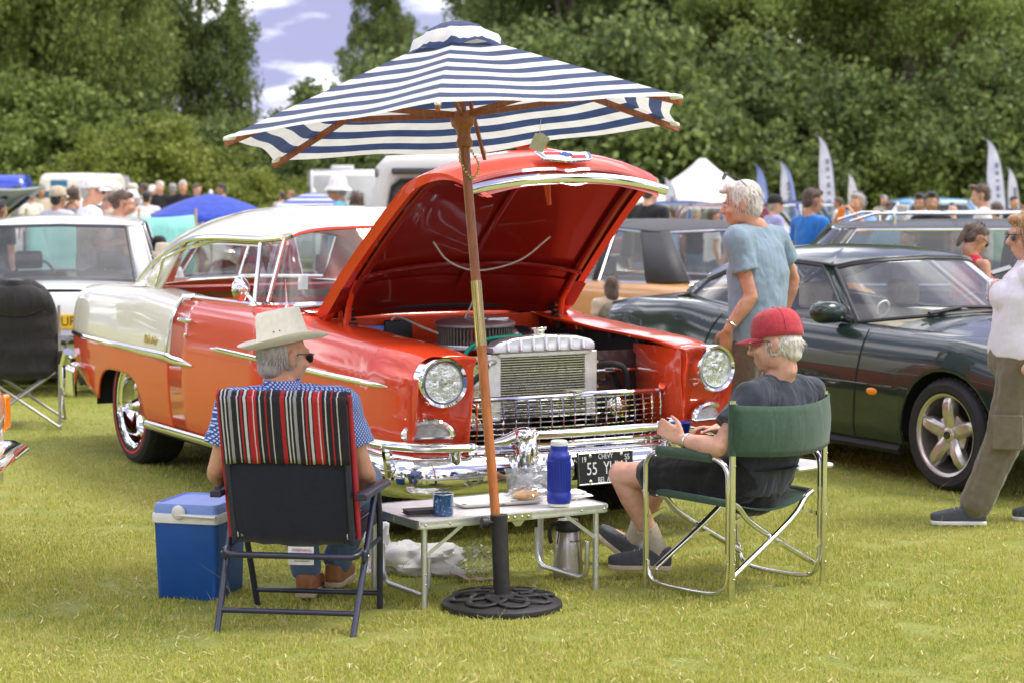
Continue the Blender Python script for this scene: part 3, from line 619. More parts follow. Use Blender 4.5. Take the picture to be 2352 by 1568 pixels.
# side trim
for sd in (-1, 1):
    par = qu[0] if sd > 0 else qu[1]; Y = lambda x, z: sd * (np.interp(z, [p[1] for p in ch_sec(x)[:36]], [p[0] for p in ch_sec(x)[:36]]) + .006)
    s1 = [(x + tail(x, spear(x)), Y(x, spear(x)), spear(x)) for x in span(-4.05, -2.0, 24)] + [(-1.85, Y(-1.85, .70), .698), (-1.68, Y(-1.68, .69), .690)]
    MB().tube(s1, [.013] * 5 + [.013 + .012 * k / 19 for k in range(20)] + [.022, .004], 8, flat=.5, hint=(0, 1, 0)).build('side_trim', chrome, par)
    s2 = [(x, Y(x, .80), .805 - .018 * (x + 1.4)) for x in span(-1.42, .66, 24)]
    MB().tube(s2, [.004] + [.014] * 22 + [.012, .003], 8, flat=.45, hint=(0, 1, 0)).build('side_trim', chrome, dr[0] if sd > 0 else dr[1])
    s3 = [(-2.055 - .05 * (1 - k / 8), Y(-2.06, .72 + .3 * k / 8), .71 + .30 * k / 8) for k in range(9)] + [(-2.02, sd * .86, 1.055), (-1.98, sd * .80, 1.06)]
    MB().tube(s3, .017, 8, flat=.5, hint=(0, 1, 0)).build('wing_trim', chrome, par)
    MB().tube([(x, sd * (lerp1(hw_t, x) - .02), .285) for x in span(-2.52, -.5, 8)], .024, 8, flat=.5, hint=(0, 1, 0)).build('sill_trim', chrome, dr[0] if sd > 0 else dr[1])
    MB().grid([[(x, sd * y, .29 + dz) for y, dz in ((.90, 0), (.85, -.06), (.6, -.06))] for x in span(-2.52, -.48, 4)]).build('sill_underside', matte_black, dr[0] if sd > 0 else dr[1])
    d_ = dr[0] if sd > 0 else dr[1]; hy = Y(-1.80, .93)
    h_ = MB().tube([(-1.86, hy, .93), (-1.86, hy + sd * .03, .935), (-1.74, hy + sd * .036, .938), (-1.70, hy + sd * .02, .937)], [.012, .013, .016, .008], 8).build('door_handle', chrome, d_); MB().cyl((-1.80, Y(-1.8, .85), .85), (-1.80, Y(-1.8, .85) + sd * .012, .85), .013).build('door_lock', chrome, d_)
    MB().tube([(x, sd * .805, 1.052) for x in span(-1.95, -1.1, 4)], .012, 6).build('window_channel', chrome, d_)
    tl = qu[0] if sd > 0 else qu[1]
    MB().ell((-4.05, sd * .765, .87), (.018, .04, .09), M=None).build('tail_lamp', red_lens, tl); MB().box((-4.02, sd * .80, .70), (.05, .10, .10)).build('tail_vent', chrome, tl, bevel=.015)
    for xa, nm in ((-2.97, 'wheel_well'), (0.0, 'wheel_well')):
        MB().grid([[(xa + .46 * cos(a), sd * y, .32 + .42 * sin(a)) for y in (.90, .5)] for a in span(0, pi, 12)]).build(nm, matte_black, tl if xa < -1 else (ff[0] if sd > 0 else ff[1]))
# script badge on the visible wing
pyv = -(np.interp(.765, [p[1] for p in ch_sec(-2.35)[:36]], [p[0] for p in ch_sec(-2.35)[:36]]) + .004)
text_mesh('Bel Air', .075, basis((-2.37, pyv, .79), (1, 0, 0), (0, 0, 1)), 'badge_script', mat('badge_gold', (.75, .6, .3), .2, 1.0), qu[1], .003, .35)
# decks and cabin
def deck(xs, zc, ze, yh, m, name, par=CH, **k):
    return MB().grid([[(x, yh(x) * t, zc(x) - (zc(x) - ze(x)) * abs(t) ** 2.2) for t in span(-1, 1, 12)] for x in xs]).build(name, m, par, smooth=60, **k)
deck([-4.02, -3.95, -3.85, -3.6, -3.3, -3.12], lambda x: 1.10 - .16 * max(0, (-3.5 - x) / .5) ** 2, lambda x: lerp1(zt_t, x) - .01 - .1 * max(0, (-3.6 - x) / .4) ** 2, lambda x: .72, cream_p, 'boot_lid')
MB().grid([[(-4.05 + .1 * max(0, .8 - z), .78 * t, z) for t in span(-1, 1, 8)] for z in (.45, .6, .8, .95, 1.0)]).build('tail_panel', red_p, CH, smooth=60)
deck([-.74, -.66, -.58, -.52], lambda x: 1.075 - .04 * max(0, x + .74) / .2, lambda x: 1.04, lambda x: .72, red_p, 'cowl')
deck([-.86, -.78, -.70], lambda x: 1.085, lambda x: 1.05, lambda x: .72, steel, 'cowl_vent')
B = [(-.66, 0, 1.085), (-.72, -.45, 1.07), (-.86, -.68, 1.06), (-1.03, -.765, 1.052), (-1.17, -.78, 1.05), (-1.95, -.80, 1.05), (-2.6, -.79, 1.07), (-2.92, -.76, 1.085), (-3.10, -.52, 1.10), (-3.2, 0, 1.11)]
R = [(-.97, 0, 1.465), (-.99, -.4, 1.455), (-1.0, -.57, 1.435), (-1.04, -.655, 1.405), (-1.33, -.67, 1.39), (-2.04, -.68, 1.385), (-2.44, -.69, 1.345), (-2.86, -.71, 1.22), (-2.87, -.5, 1.37), (-2.85, 0, 1.42)]
rf = greenhouse(CH, B, R, [(0, 3, 'glass', 'windscreen'), (3, 4, 'glass', 'vent_window'), (6, 8, 'pillar', ''), (8, 9, 'glass', 'rear_window')], cream_p, 1.55, None, chrome, 6, -1.95, tr=.013)
for sd in (-1, 1):
    rr = sample_loop(R[3:8], 8); MB().tube([(x, sd * (abs(y) + .012), z) for x, y, z in rr] + [(-2.98, sd * .78, 1.10)], .017, 8).build('drip_rail', chrome, rf)
    bb = sample_loop(R[3:7], 6); MB().tube([(x, sd * (abs(y) - .01), z - .03) for x, y, z in bb] + [(-2.56, sd * .77, 1.25), (-2.64, sd * .79, 1.08)], .012, 6).build('window_channel', chrome, rf)
seat(CH, -1.55, 0, 1.35, red_in, .30, .55); seat(CH, -2.45, 0, 1.30, red_in, .32, .55)
MB().box((-1.6, 0, .28), (2.6, 1.5, .04)).build('cabin_floor', dark_in, CH)
for sd in (-1, 1): MB().grid([[(x, sd * (.80 if z < 1.0 else .77), z) for z in (.3, .7, 1.03)] for x in span(-2.9, -1.0, 4)]).build('door_card', red_in, CH, solid=.02)
MB().box((-1.02, 0, .93), (.22, 1.46, .16)).build('dashboard', red_p, CH, bevel=.05, seg=3)
MB().tube([(-1.24 + .06 * sin(a), .38 + .2 * cos(a), .98 + .19 * sin(a)) for a in span(0, 2 * pi, 24)][:-1], .012, 6, closed=True).tube([(-1.24, .18, .98), (-1.24, .58, .98)], .01, 6).build('steering_wheel', cream_p, CH)
MB().box((-3.0, 0, 1.05), (.4, 1.4, .03)).build('parcel_shelf', red_in, CH)
# mirror, aerial, wipers
mr = MB().tube([(-1.0, -.86, 1.05), (-1.02, -.865, 1.09), (-1.08, -.87, 1.115)], [.022, .012, .011], 8); mr.ell((-1.0, -.86, 1.053), (.05, .028, .012)); mr = mr.build('door_mirror', chrome, CH)
MB().lathe([(.001, -.055), (.012, -.05), (.04, -.03), (.066, -.006), (.068, 0), (.001, .0)], 28, T((-1.12, -.88, 1.135)) @ RZ(radians(25)) @ RY(-pi / 2)).build('mirror_head', chrome, mr)
MB().tube([(-.70, -.80, 1.03), (-.70, -.80, 1.07), (-.72, -.80, 1.20)], [.02, .006, .0025], 6).build('aerial', chrome, CH)
for s_ in (-1, 1): MB().tube([(-.70, s_ * .42, 1.10), (-.71, s_ * .25, 1.14), (-.70, s_ * .08, 1.155)], .006, 6).tube([(-.72, s_ * .36, 1.125), (-.72, -s_ * .02 + s_ * .1, 1.165)], .008, 6).build('wiper', steel, CH)
for s_, x_ in ((-1, -.80),): MB().box((-.90, -.62, 1.17), (.004, .055, .07), None).build('tax_disc', mat('sticker', (.55, .68, .66), .6), CH)
# wheels
redline = mat('red_line', (.6, .02, .02), .6)
wheel(CH, -2.92, -.735, .355, .25, .255, 'dish', -1, tyre_line=redline); wheel(CH, -2.92, .735, .355, .25, .255, 'dish', 1, tyre_line=redline)
wheel(CH, 0, -.745, .335, .22, .225, 'dish', -1, tyre_line=redline); wheel(CH, 0, .745, .335, .22, .225, 'dish', 1, tyre_line=redline)
MB().box((-1.7, 0, .24), (4.0, 1.3, .08)).build('chassis', matte_black, CH)
# bonnet, raised
hc = cat([(-.55, 1.055), (-.25, 1.335), (.05, 1.60), (.28, 1.775), (.44, 1.845), (.57, 1.83), (.66, 1.775), (.70, 1.715)], 4)
he = cat([(-.47, 1.03), (-.20, 1.26), (.06, 1.46), (.28, 1.62), (.42, 1.71), (.53, 1.735), (.63, 1.70), (.69, 1.655)], 4)
wd_h = [(0, .74), (.5, .68), (.8, .56), (1, .49)]
def hood_pt(i, t, off=0.0):
    s_ = i / (len(hc) - 1); wv = lerp1(wd_h, s_); a = abs(t); k = 1 - a ** 2.4
    x = he[i][0] + (hc[i][0] - he[i][0]) * k; z = he[i][1] + (hc[i][1] - he[i][1]) * k
    ridge = .012 * math.exp(-(t / .10) ** 2) * (1 if off == 0 else -1) * (0 if s_ < .1 else 1)
    dz = -off * .72 + ridge; dx = off * .66
    return (x + dx, t * wv * (1 - off * .4) + .05 * s_ * s_, z + dz)
tt_ = [-1, -.97, -.92, -.82, -.68, -.5, -.3, -.15, -.07, 0, .07, .15, .3, .5, .68, .82, .92, .97, 1]
HN = len(hc)
hood = MB().grid([[hood_pt(i, t) for t in tt_] for i in range(HN)]).build('bonnet', red_p, CH, smooth=70)
rim_ = [hood_pt(i, -1) for i in range(HN)] ; rim2 = [hood_pt(i, 1) for i in range(HN)]
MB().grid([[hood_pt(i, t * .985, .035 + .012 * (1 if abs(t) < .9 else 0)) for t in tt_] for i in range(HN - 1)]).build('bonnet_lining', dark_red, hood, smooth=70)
for t in (-1, 1):
    MB().grid([[hood_pt(i, t), hood_pt(i, t * .99, .02), hood_pt(i, t * .985, .05), hood_pt(i, t * .93, .055)] for i in range(HN)]).build('bonnet_flange', red_p, hood, smooth=70)
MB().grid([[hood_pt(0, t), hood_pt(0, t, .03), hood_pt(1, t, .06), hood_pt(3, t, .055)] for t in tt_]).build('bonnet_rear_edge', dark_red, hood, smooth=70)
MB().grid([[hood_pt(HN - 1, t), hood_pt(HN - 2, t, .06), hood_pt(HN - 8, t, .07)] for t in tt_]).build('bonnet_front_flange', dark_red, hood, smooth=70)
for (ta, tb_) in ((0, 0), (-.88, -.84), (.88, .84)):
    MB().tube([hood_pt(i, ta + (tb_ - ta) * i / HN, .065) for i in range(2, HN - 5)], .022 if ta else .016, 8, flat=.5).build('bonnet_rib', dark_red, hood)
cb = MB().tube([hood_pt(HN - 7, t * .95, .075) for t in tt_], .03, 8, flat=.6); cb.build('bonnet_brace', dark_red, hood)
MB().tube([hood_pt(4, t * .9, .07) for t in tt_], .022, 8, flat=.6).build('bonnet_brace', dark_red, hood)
lip = [(.715 - .03 * t * t, .54 * t + .055, 1.712 - .058 * abs(t) ** 2.2) for t in span(-1, 1, 20)]
MB().tube(lip, .017, 8, flat=1.5).build('bonnet_lip', chrome, hood)
lt = MB().box((0, 0, 0), (.10, .16, .05), T((.50, 0.02, 1.715))).build('bonnet_catch', dark_red, hood, bevel=.012); MB().tube([(.50, .03, 1.70), (.48, .05, 1.63), (.475, .06, 1.585)], [.02, .014, .012], 8).build('catch_hook', red_p, hood)
# bonnet badge: crest with a wide chrome frame
i_ = HN - 6; p0 = Vector(hood_pt(i_, 0)); up_ = (Vector(hood_pt(i_ - 3, 0)) - Vector(hood_pt(i_ + 2, 0))).normalized()
MBd = basis(p0 + Vector((.02, 0, .008)), (0, 1, 0), up_)
def crest(k, z, h): return MB().poly([(a * k, b * k, z) for a, b in ((-.155, .035), (-.10, .028), (0, .036), (.10, .028), (.15, .035), (.14, -.02), (.125, -.032), (0, -.045), (-.125, -.032), (-.14, -.02))], (0, 0, h), M=MBd)
bd = crest(1, -.004, .016).build('bonnet_badge', chrome, hood, bevel=.004); whitee = mat('white_enamel', (.8, .8, .78), .25, coat=.5)
crest(.86, .011, .003).build('badge_field', whitee, hood)
redv = mat('red_enamel', (.45, .02, .02), .25, coat=.5); bluv = mat('blue_enamel', (.02, .07, .35), .25, coat=.5)
MB().poly([(-.115, .018, .0145), (-.02, .021, .0145), (-.02, .0, .0145), (-.115, -.002, .0145)], (0, 0, .002), M=MBd).build('badge_panel', redv, hood); MB().poly([(.02, -.006, .0145), (.105, -.003, .0145), (.10, -.026, .0145), (.02, -.03, .0145)], (0, 0, .002), M=MBd).build('badge_panel', redv, hood)
MB().poly([(-.034, -.006, .017), (-.014, -.006, .017), (-.012, -.016, .017), (.014, -.016, .017), (.012, -.006, .017), (.034, -.006, .017), (.03, .008, .017), (.012, .008, .017), (.010, .018, .017), (-.014, .018, .017), (-.012, .008, .017), (-.03, .008, .017)], (0, 0, .002), M=MBd).build('badge_cross', bluv, hood)
orn = MB().tube([hood_pt(HN - 11, 0), (.33, 0, 1.87), (.45, 0, 1.895), (.55, 0, 1.875)], [.012, .026, .022, .006], 8, flat=.6); orn.poly([(.28, 0, 1.85), (.30, -.09, 1.90), (.36, -.10, 1.905), (.47, -.01, 1.89), (.47, .01, 1.89), (.36, .10, 1.905), (.30, .09, 1.90)], (0, 0, .01)); orn.build('bonnet_ornament', red_p, hood)
wt = mat('washer_tube', (.6, .55, .5), .4)
MB().tube(cat([(.0, -.32, 1.40), (-.06, -.2, 1.30), (-.12, 0, 1.25), (-.05, .2, 1.30), (.02, .34, 1.42)], 5), .005, 6).tube(cat([(-.12, 0, 1.25), (-.14, -.02, 1.1), (-.2, -.05, .98)], 5), .005, 6).build('washer_hose', wt, hood)
for sd in (-1, 1):
    hg = MB().tube([(-.36, sd * .625, .97), (-.33, sd * .625, 1.08), (-.22, sd * .64, 1.22)], [.022, .016, .016], 8).tube([(-.44, sd * .625, .95), (-.40, sd * .635, 1.08)], .014, 6).build('bonnet_hinge', red_p, CH)
    MB().tube([(-.40 + .16 * k / 60 + .024 * cos(k * .9), sd * .60 + .024 * sin(k * .9), 1.06 - .20 * k / 60) for k in range(61)], .006, 5).build('spring', black_pl, hg)
# engine bay
MB().grid([[(-.53, .60 * t, z) for t in span(-1, 1, 6)] for z in (.35, .7, .93, 1.0)]).build('firewall', red_p, CH, smooth=0, solid=.01)
MB().tube(cat([(-.50, -.62, 1.035), (-.485, -.3, 1.055), (-.48, 0, 1.06), (-.485, .3, 1.055), (-.50, .62, 1.035)], 5), .016, 6).build('bonnet_seal', rubber, CH)
for sd in (-1, 1):
    MB().grid([[(x, sd * y, z) for y, z in ((.60, .93), (.595, .80), (.56, .6), (.5, .35))] for x in span(-.53, .5, 4)]).build('inner_wing', dark_red if sd < 0 else matte_black, CH, smooth=0, solid=.01)
    for k in range(4): MB().cyl((-.28 + k * .25, sd * .575, .935 - k * .012), (-.28 + k * .25, sd * .575, .962 - k * .012), .013, n=8).build('bonnet_buffer', rubber, CH)
MB().box((0, 0, .33), (1.2, 1.0, .05)).build('engine_tray', matte_black, CH)
eng = MB().box((-.15, 0, .60), (.60, .34, .36)).box((-.15, -.24, .74), (.55, .14, .12)).box((-.15, .24, .74), (.55, .14, .12)).build('engine', mat('engine_dark', (.05, .045, .045), .5, .3, .4, 15), CH, bevel=.03)
for sd in (-1, 1): MB().box((-.15, sd * .25, .82), (.52, .12, .06)).build('rocker_cover', chrome, eng, bevel=.02)
for k in range(4): MB().tube(cat([(.1 - k * .1, .1, .86), (.12 - k * .1, .24, .93 - k * .01), (.1 - k * .1, .36, .78)], 4), .006, 5).build('ignition_lead', rubber, eng)
acx, acz = -.16, .92
ac = MB().lathe([(.20, -.062), (.205, -.05), (.202, -.04), (.18, -.042)], 40, T((acx, 0, acz)), cap=False).lathe([(.195, .045), (.207, .05), (.208, .06), (.195, .075), (.15, .085), (.12, .083), (.115, .088), (.001, .09)], 40, T((acx, 0, acz))).build('air_cleaner', alu, eng)
pl_ = MB()
for k in range(64):
    a = 2 * pi * k / 64; pl_.box((.182, 0, 0), (.018, .008, .09), T((acx, 0, acz)) @ RZ(a))
pl_.build('filter_pleats', mat('filter_paper', (.16, .13, .10), .9, 0, .2), eng, smooth=0)
for k in range(7): MB().box((acx + .13 - k * .035, .06, acz + .088), (.018, .12, .014)).build('cleaner_rib', alu, eng, bevel=.004)
MB().tube(cat([(.05, .05, .86), (.16, .12, .90), (.26, .12, .84), (.30, .05, .72)], 5), .026, 8).build('radiator_hose', rubber, eng)
MB().tube(cat([(.42, -.06, .955), (.30, -.2, .93), (.30, -.31, .86), (.32, -.34, .70)], 6), .011, 8).build('overflow_hose', mat('green_hose', (.0, .32, .20), .4), CH)
MB().tube(cat([(.50, -.26, .84), (.54, -.31, .84), (.56, -.36, .80), (.54, -.45, .72), (.50, -.58, .69)], 5), .013, 8).build('aircon_hose', rubber, CH)
MB().tube([(.50, -.25, .843), (.54, -.31, .842), (.555, -.345, .815)], .016, 8).build('hose_fitting', steel, CH)
MB().tube(cat([(.45, -.56, .66), (.55, -.45, .66), (.58, -.36, .58), (.55, -.33, .5)], 5), .016, 8).build('coolant_hose', rubber, CH)
wbt = MB().box((-.30, -.50, .90), (.14, .10, .10)).build('washer_bottle', glass('milky', (.7, .7, .7), .4, .4), CH, bevel=.02); MB().cyl((-.30, -.50, .95), (-.30, -.50, .975), .05, n=16).build('bottle_cap', mat('blue_cap', (.06, .2, .55), .4), wbt)
MB().tube(cat([(-.45, -.33, .99), (-.43, -.30, 1.01), (-.3, -.25, .97), (-.2, -.18, .93)], 5), .006, 6).build('vacuum_line', wt, CH)
MB().box((-.47, -.28, .93), (.03, .16, .12)).build('fuse_box', black_pl, CH, bevel=.01)
rc = random.Random(4); clut = [rubber, black_pl, steel, mat('red_lead', (.35, .02, .02), .5), mat('yellow_lead', (.5, .35, .03), .5), chrome]
for k in range(26):
    sd = rc.choice((-1, 1)); x0 = rc.uniform(-.45, .35); y0 = sd * rc.uniform(.30, .54); x1 = x0 + rc.uniform(-.35, .35); y1 = sd * rc.uniform(.20, .55)
    MB().tube([tuple(p) for p in cat([(x0, y0, rc.uniform(.55, .72)), ((x0 + x1) / 2, (y0 + y1) / 2 + rc.uniform(-.05, .05), rc.uniform(.76, .88)), (x1, y1, rc.uniform(.58, .78))], 5)], rc.choice((.006, .009, .014)), 6).build('engine_hose', rc.choice(clut), CH)
for (x, y, z, r_, h_, m_) in ((-.40, .40, .84, .10, .10, black_pl), (-.30, .30, .78, .05, .16, steel), (.12, .44, .62, .07, .14, alu), (.20, -.46, .66, .06, .14, chrome), (-.05, -.48, .60, .05, .22, black_pl)): MB().lathe([(.001, 0), (r_, 0), (r_, h_ * .7), (r_ * .8, h_ * .85), (r_ * .3, h_), (.001, h_)], 18, T((x, y, z))).build('engine_canister', m_, CH)
MB().box((.12, .46, .66), (.20, .15, .18)).build('battery', black_pl, CH, bevel=.012)
# radiator
rad = MB().beam((.50, -.27, .56), (.50, -.27, .88), .07, .045).beam((.50, .27, .56), (.50, .27, .88), .07, .045).box((.50, 0, .874), (.07, .50, .022)).build('radiator', alu, CH, bevel=.004)
co = MB().box((.49, 0, .72), (.03, .50, .30)).build('radiator_core', mat('core_dark', (.10, .095, .085), .6, .6, .3, 200), rad, smooth=0)
fn = MB()
for k in range(25): fn.box((.512, 0, .575 + k * .0122), (.02, .49, .0045))
fn.build('radiator_fin', steel, rad, smooth=0)
tk = [];
for x in (.465, .475, .52, .53):
    pass
prof = [(-.285, .885), (-.285, .915), (-.26, .935), (-.18, .955), (0, .967), (.18, .955), (.26, .935), (.285, .915), (.285, .885)]
MB().loft([[(x, y * s_, .885 + (z - .885) * s_) for y, z in prof] for x, s_ in ((.455, .9), (.462, 1), (.535, 1), (.545, .93))]).build('radiator_tank', alu, rad, bevel=.008)
for k in range(7):
    y = -.21 + .07 * k; zt = np.interp(y, [p[0] for p in prof[1:-1]], [p[1] for p in prof[1:-1]]); MB().beam((.548, y, .89), (.538, y, zt - .004), .022, .02, (0, 1, 0)).build('tank_rib', alu, rad, bevel=.006)
MB().cyl((.47, -.0, .955), (.47, 0, .985), .034, n=20).cyl((.47, 0, .985), (.47, 0, 1.0), .043, n=20).build('radiator_cap', chrome, rad, bevel=.004)
panel = mat('polished_panel', (.55, .55, .53), .12, 1.0, .1, 6, rvar=.06)
for sd in (-1, 1):
    q = MB().poly([(.47, sd * .305, .52), (.47, sd * .57, .52), (.47, sd * .57, .84), (.47, sd * .54, .872), (.47, sd * .305, .872)], (.006, 0, 0)).build('radiator_side_panel', panel if sd < 0 else mat('black_gloss_panel', (.02, .02, .022), .08, 0, .2, coat=1), CH)
    MB().tube([(.49, sd * .30, .775), (.49, sd * .57, .775)], .010, 8).build('panel_rod', chrome, q)
    for z in (.6, .7, .82): MB().cyl((.475, sd * .33, z), (.485, sd * .33, z), .008, n=8).build('bolt', steel, q)
MB().tube(cat([(.45, .33, .80), (.52, .40, .81), (.54, .46, .77), (.50, .50, .62), (.5, .48, .5)], 5), .014, 8).build('power_cable', rubber, CH)
hl_ = MB().ell((.55, .40, .60), (.05, .06, .06)); hl_.build('horn', chrome, CH)
# grille
gx = lambda y: .80 - .11 * (abs(y) / .6) ** 2
gr = MB().tube([(gx(y) + .004, y, .70 - .012 * (abs(y) / .6) ** 2) for y in span(-.585, .585, 14)], .012, 8).tube([(gx(y), y, .475) for y in span(-.58, .58, 14)], .010, 8).build('grille', chrome, CH)
for sd in (-1, 1): MB().tube(cat([(gx(.56) + .03, sd * .545, .715), (gx(.6) + .02, sd * .592, .705), (gx(.6) + .03, sd * .615, .66), (gx(.6) + .03, sd * .612, .56), (gx(.6) + .02, sd * .60, .47)], 5), .020, 8).build('grille_surround', chrome, gr)
for k in range(8):
    z = .502 + k * .0255; MB().tube([(gx(y) - .012, y, z) for y in span(-.59, .59, 10)], .0038, 5).build('grille_bar', chrome, gr)
for k in range(19):
    y = -.545 + k * 1.09 / 18; MB().tube([(gx(y) - .008, y, .475), (gx(y) + .008, y, .53), (gx(y) + .012, y, .62), (gx(y) + .002, y, .70)], .0068, 6, flat=.55, hint=(0, 1, 0)).build('grille_upright', chrome, gr)
MB().box((.78, .02, .715), (.10, .045, .006)).box((.78, .02, .72), (.03, .11, .005)).build('catch_plate', steel, gr)
MB().grid([[(gx(y) - .03, y, z) for y in span(-.6, .6, 8)] for z in (.35, .47)]).build('lower_valance', red_p, CH, smooth=60)
MB().tube([(gx(y) + .02, y, .455) for y in span(-.62, .62, 12)], .014, 8).build('valance_trim', chrome, CH)
# front bumper
path = [(.36, 1.00), (.60, .995), (.80, .955), (.915, .86), (.965, .70), (.985, .5), (.995, .25), (1.0, 0)]
pp = [tuple(p) for p in cat(path, 4)]; pp = [(x, -y) for x, y in pp] + [(x, y) for x, y in pp[::-1][1:]]
rows = []
for j, (x, y) in enumerate(pp):
    a = pp[max(0, j - 1)]; b = pp[min(len(pp) - 1, j + 1)]; tx_, ty_ = b[0] - a[0], b[1] - a[1]; L_ = math.hypot(tx_, ty_); nx_, ny_ = ty_ / L_, -tx_ / L_
    dip = .035 * min(1, max(0, (abs(y) - .55) / .3)) ; side = min(1, max(0, (.9 - x) / .3))
    rows.append([(x + nx_ * d, y + ny_ * d, z) for d, z in ((-.05, .315 - dip * .3), (.0, .305 - dip * .3), (.022, .325 - dip * .2), (.030, .365), (.026, .41), (.012, .45 + .015 * side), (-.008, .468 + .02 * side), (-.04, .474 + .02 * side))])
MB().grid(rows).build('front_bumper', chrome, CH, smooth=80, solid=.006); bump_o = CH.children[-1]
for sd in (-1, 1):
    wb_ = cat([(.34, 1.02), (.62, 1.02), (.83, .975), (.95, .86), (.985, .70), (.98, .60)], 5)
    MB().tube([(x, sd * y, .535 - .025 * i / 25) for i, (x, y) in enumerate(wb_)], [.012] + [.026] * 22 + [.022, .012, .005], 10, flat=.8).build('bumper_wing', chrome, bump_o)
    MB().tube([(.955, sd * .72, .50), (.965, sd * .72, .45), (.965, sd * .72, .42)], [.03, .026, .012], 10).build('bumper_post', chrome, bump_o)
    MB().tube([(.80, sd * .985, .53), (.83, sd * .985, .42), (.80, sd * .97, .33)], [.026, .024, .012], 8).build('bumper_post', chrome, bump_o)
    g_ = MB().tube(cat([(1.0, sd * .40, .33), (1.035, sd * .40, .40), (1.04, sd * .395, .48), (1.03, sd * .38, .535), (1.0, sd * .33, .56)], 4), [.03, .034, .04, .043, .046, .048, .05, .05, .052, .05, .048, .044, .04, .036, .03, .026, .02], 14).ell((1.02, sd * .40, .555), (.055, .048, .04))
    g_.tube([(1.0, sd * .42, .555), (.99, sd * .5, .53), (.98, sd * .58, .525)], [.03, .022, .006], 10); g_.build('bumper_guard', chrome, bump_o)
MB().tube([(1.0 + .02 * (1 - (y / .38) ** 2), y, .552) for y in span(-.36, .36, 10)], .021, 10).build('bumper_bar', chrome, bump_o)
MB().tube([(.96, y, .497) for y in span(-.42, .42, 10)], .013, 8).build('bumper_bar', chrome, bump_o)
# number plate
plk = MB().box((0, 0, 0), (.305, .155, .006)); MP = basis((1.045, .02, .385), (0, 1, 0), (-.06, 0, 1))
plate = MB().box((0, 0, 0), (.305, .155, .006), MP).build('number_plate', mat('plate_black', (.012, .014, .018), .35, 0, .2), CH, bevel=.002); wp = mat('plate_white', (.72, .74, .76), .4, 0, .1)
MB().tube([MP @ Vector(p) for p in ((-.146, -.071, .004), (.146, -.071, .004), (.146, .071, .004), (-.146, .071, .004))], .004, 6, closed=True).build('plate_frame', steel, plate)
for s_, z_, px, py, sx_ in (('19', .036, -.118, .042, .8), ('CHEVY', .034, 0, .052, .75), ('55', .036, .118, .042, .8), ('55', .083, -.075, -.004, .72), ('YUW', .083, .052, -.004, .66), ('BEL AIR', .036, 0, -.056, .75)):
    text_mesh(s_, z_, MP @ T((px, py, .0045)), 'plate_lettering', wp, plate, .0008, sx=sx_)
for a_, b_ in ((-.085, .058), (.085, .058), (-.085, -.06), (.085, -.06)): MB().ell(MP @ Vector((a_, b_, .006)), (.006, .009, .009)).build('plate_screw', chrome, plate)
rb = MB().grid([[(x, y, z) for z in (.34, .37, .44, .50, .53)] for x, y in [(-3.7, -.97), (-3.95, -.95), (-4.16, -.80), (-4.22, -.4), (-4.22, .4), (-4.16, .8), (-3.95, .95), (-3.7, .97)]]).build('rear_bumper', chrome, CH, smooth=80, solid=.03); MB().tube([(-4.26, -.6, .36), (-4.27, -.6, .56), (-4.2, -.6, .62)], .04, 8).tube([(-4.18, -.86, .36), (-4.2, -.86, .50), (-4.12, -.86, .60)], .035, 8).build('bumper_guard', chrome, rb)
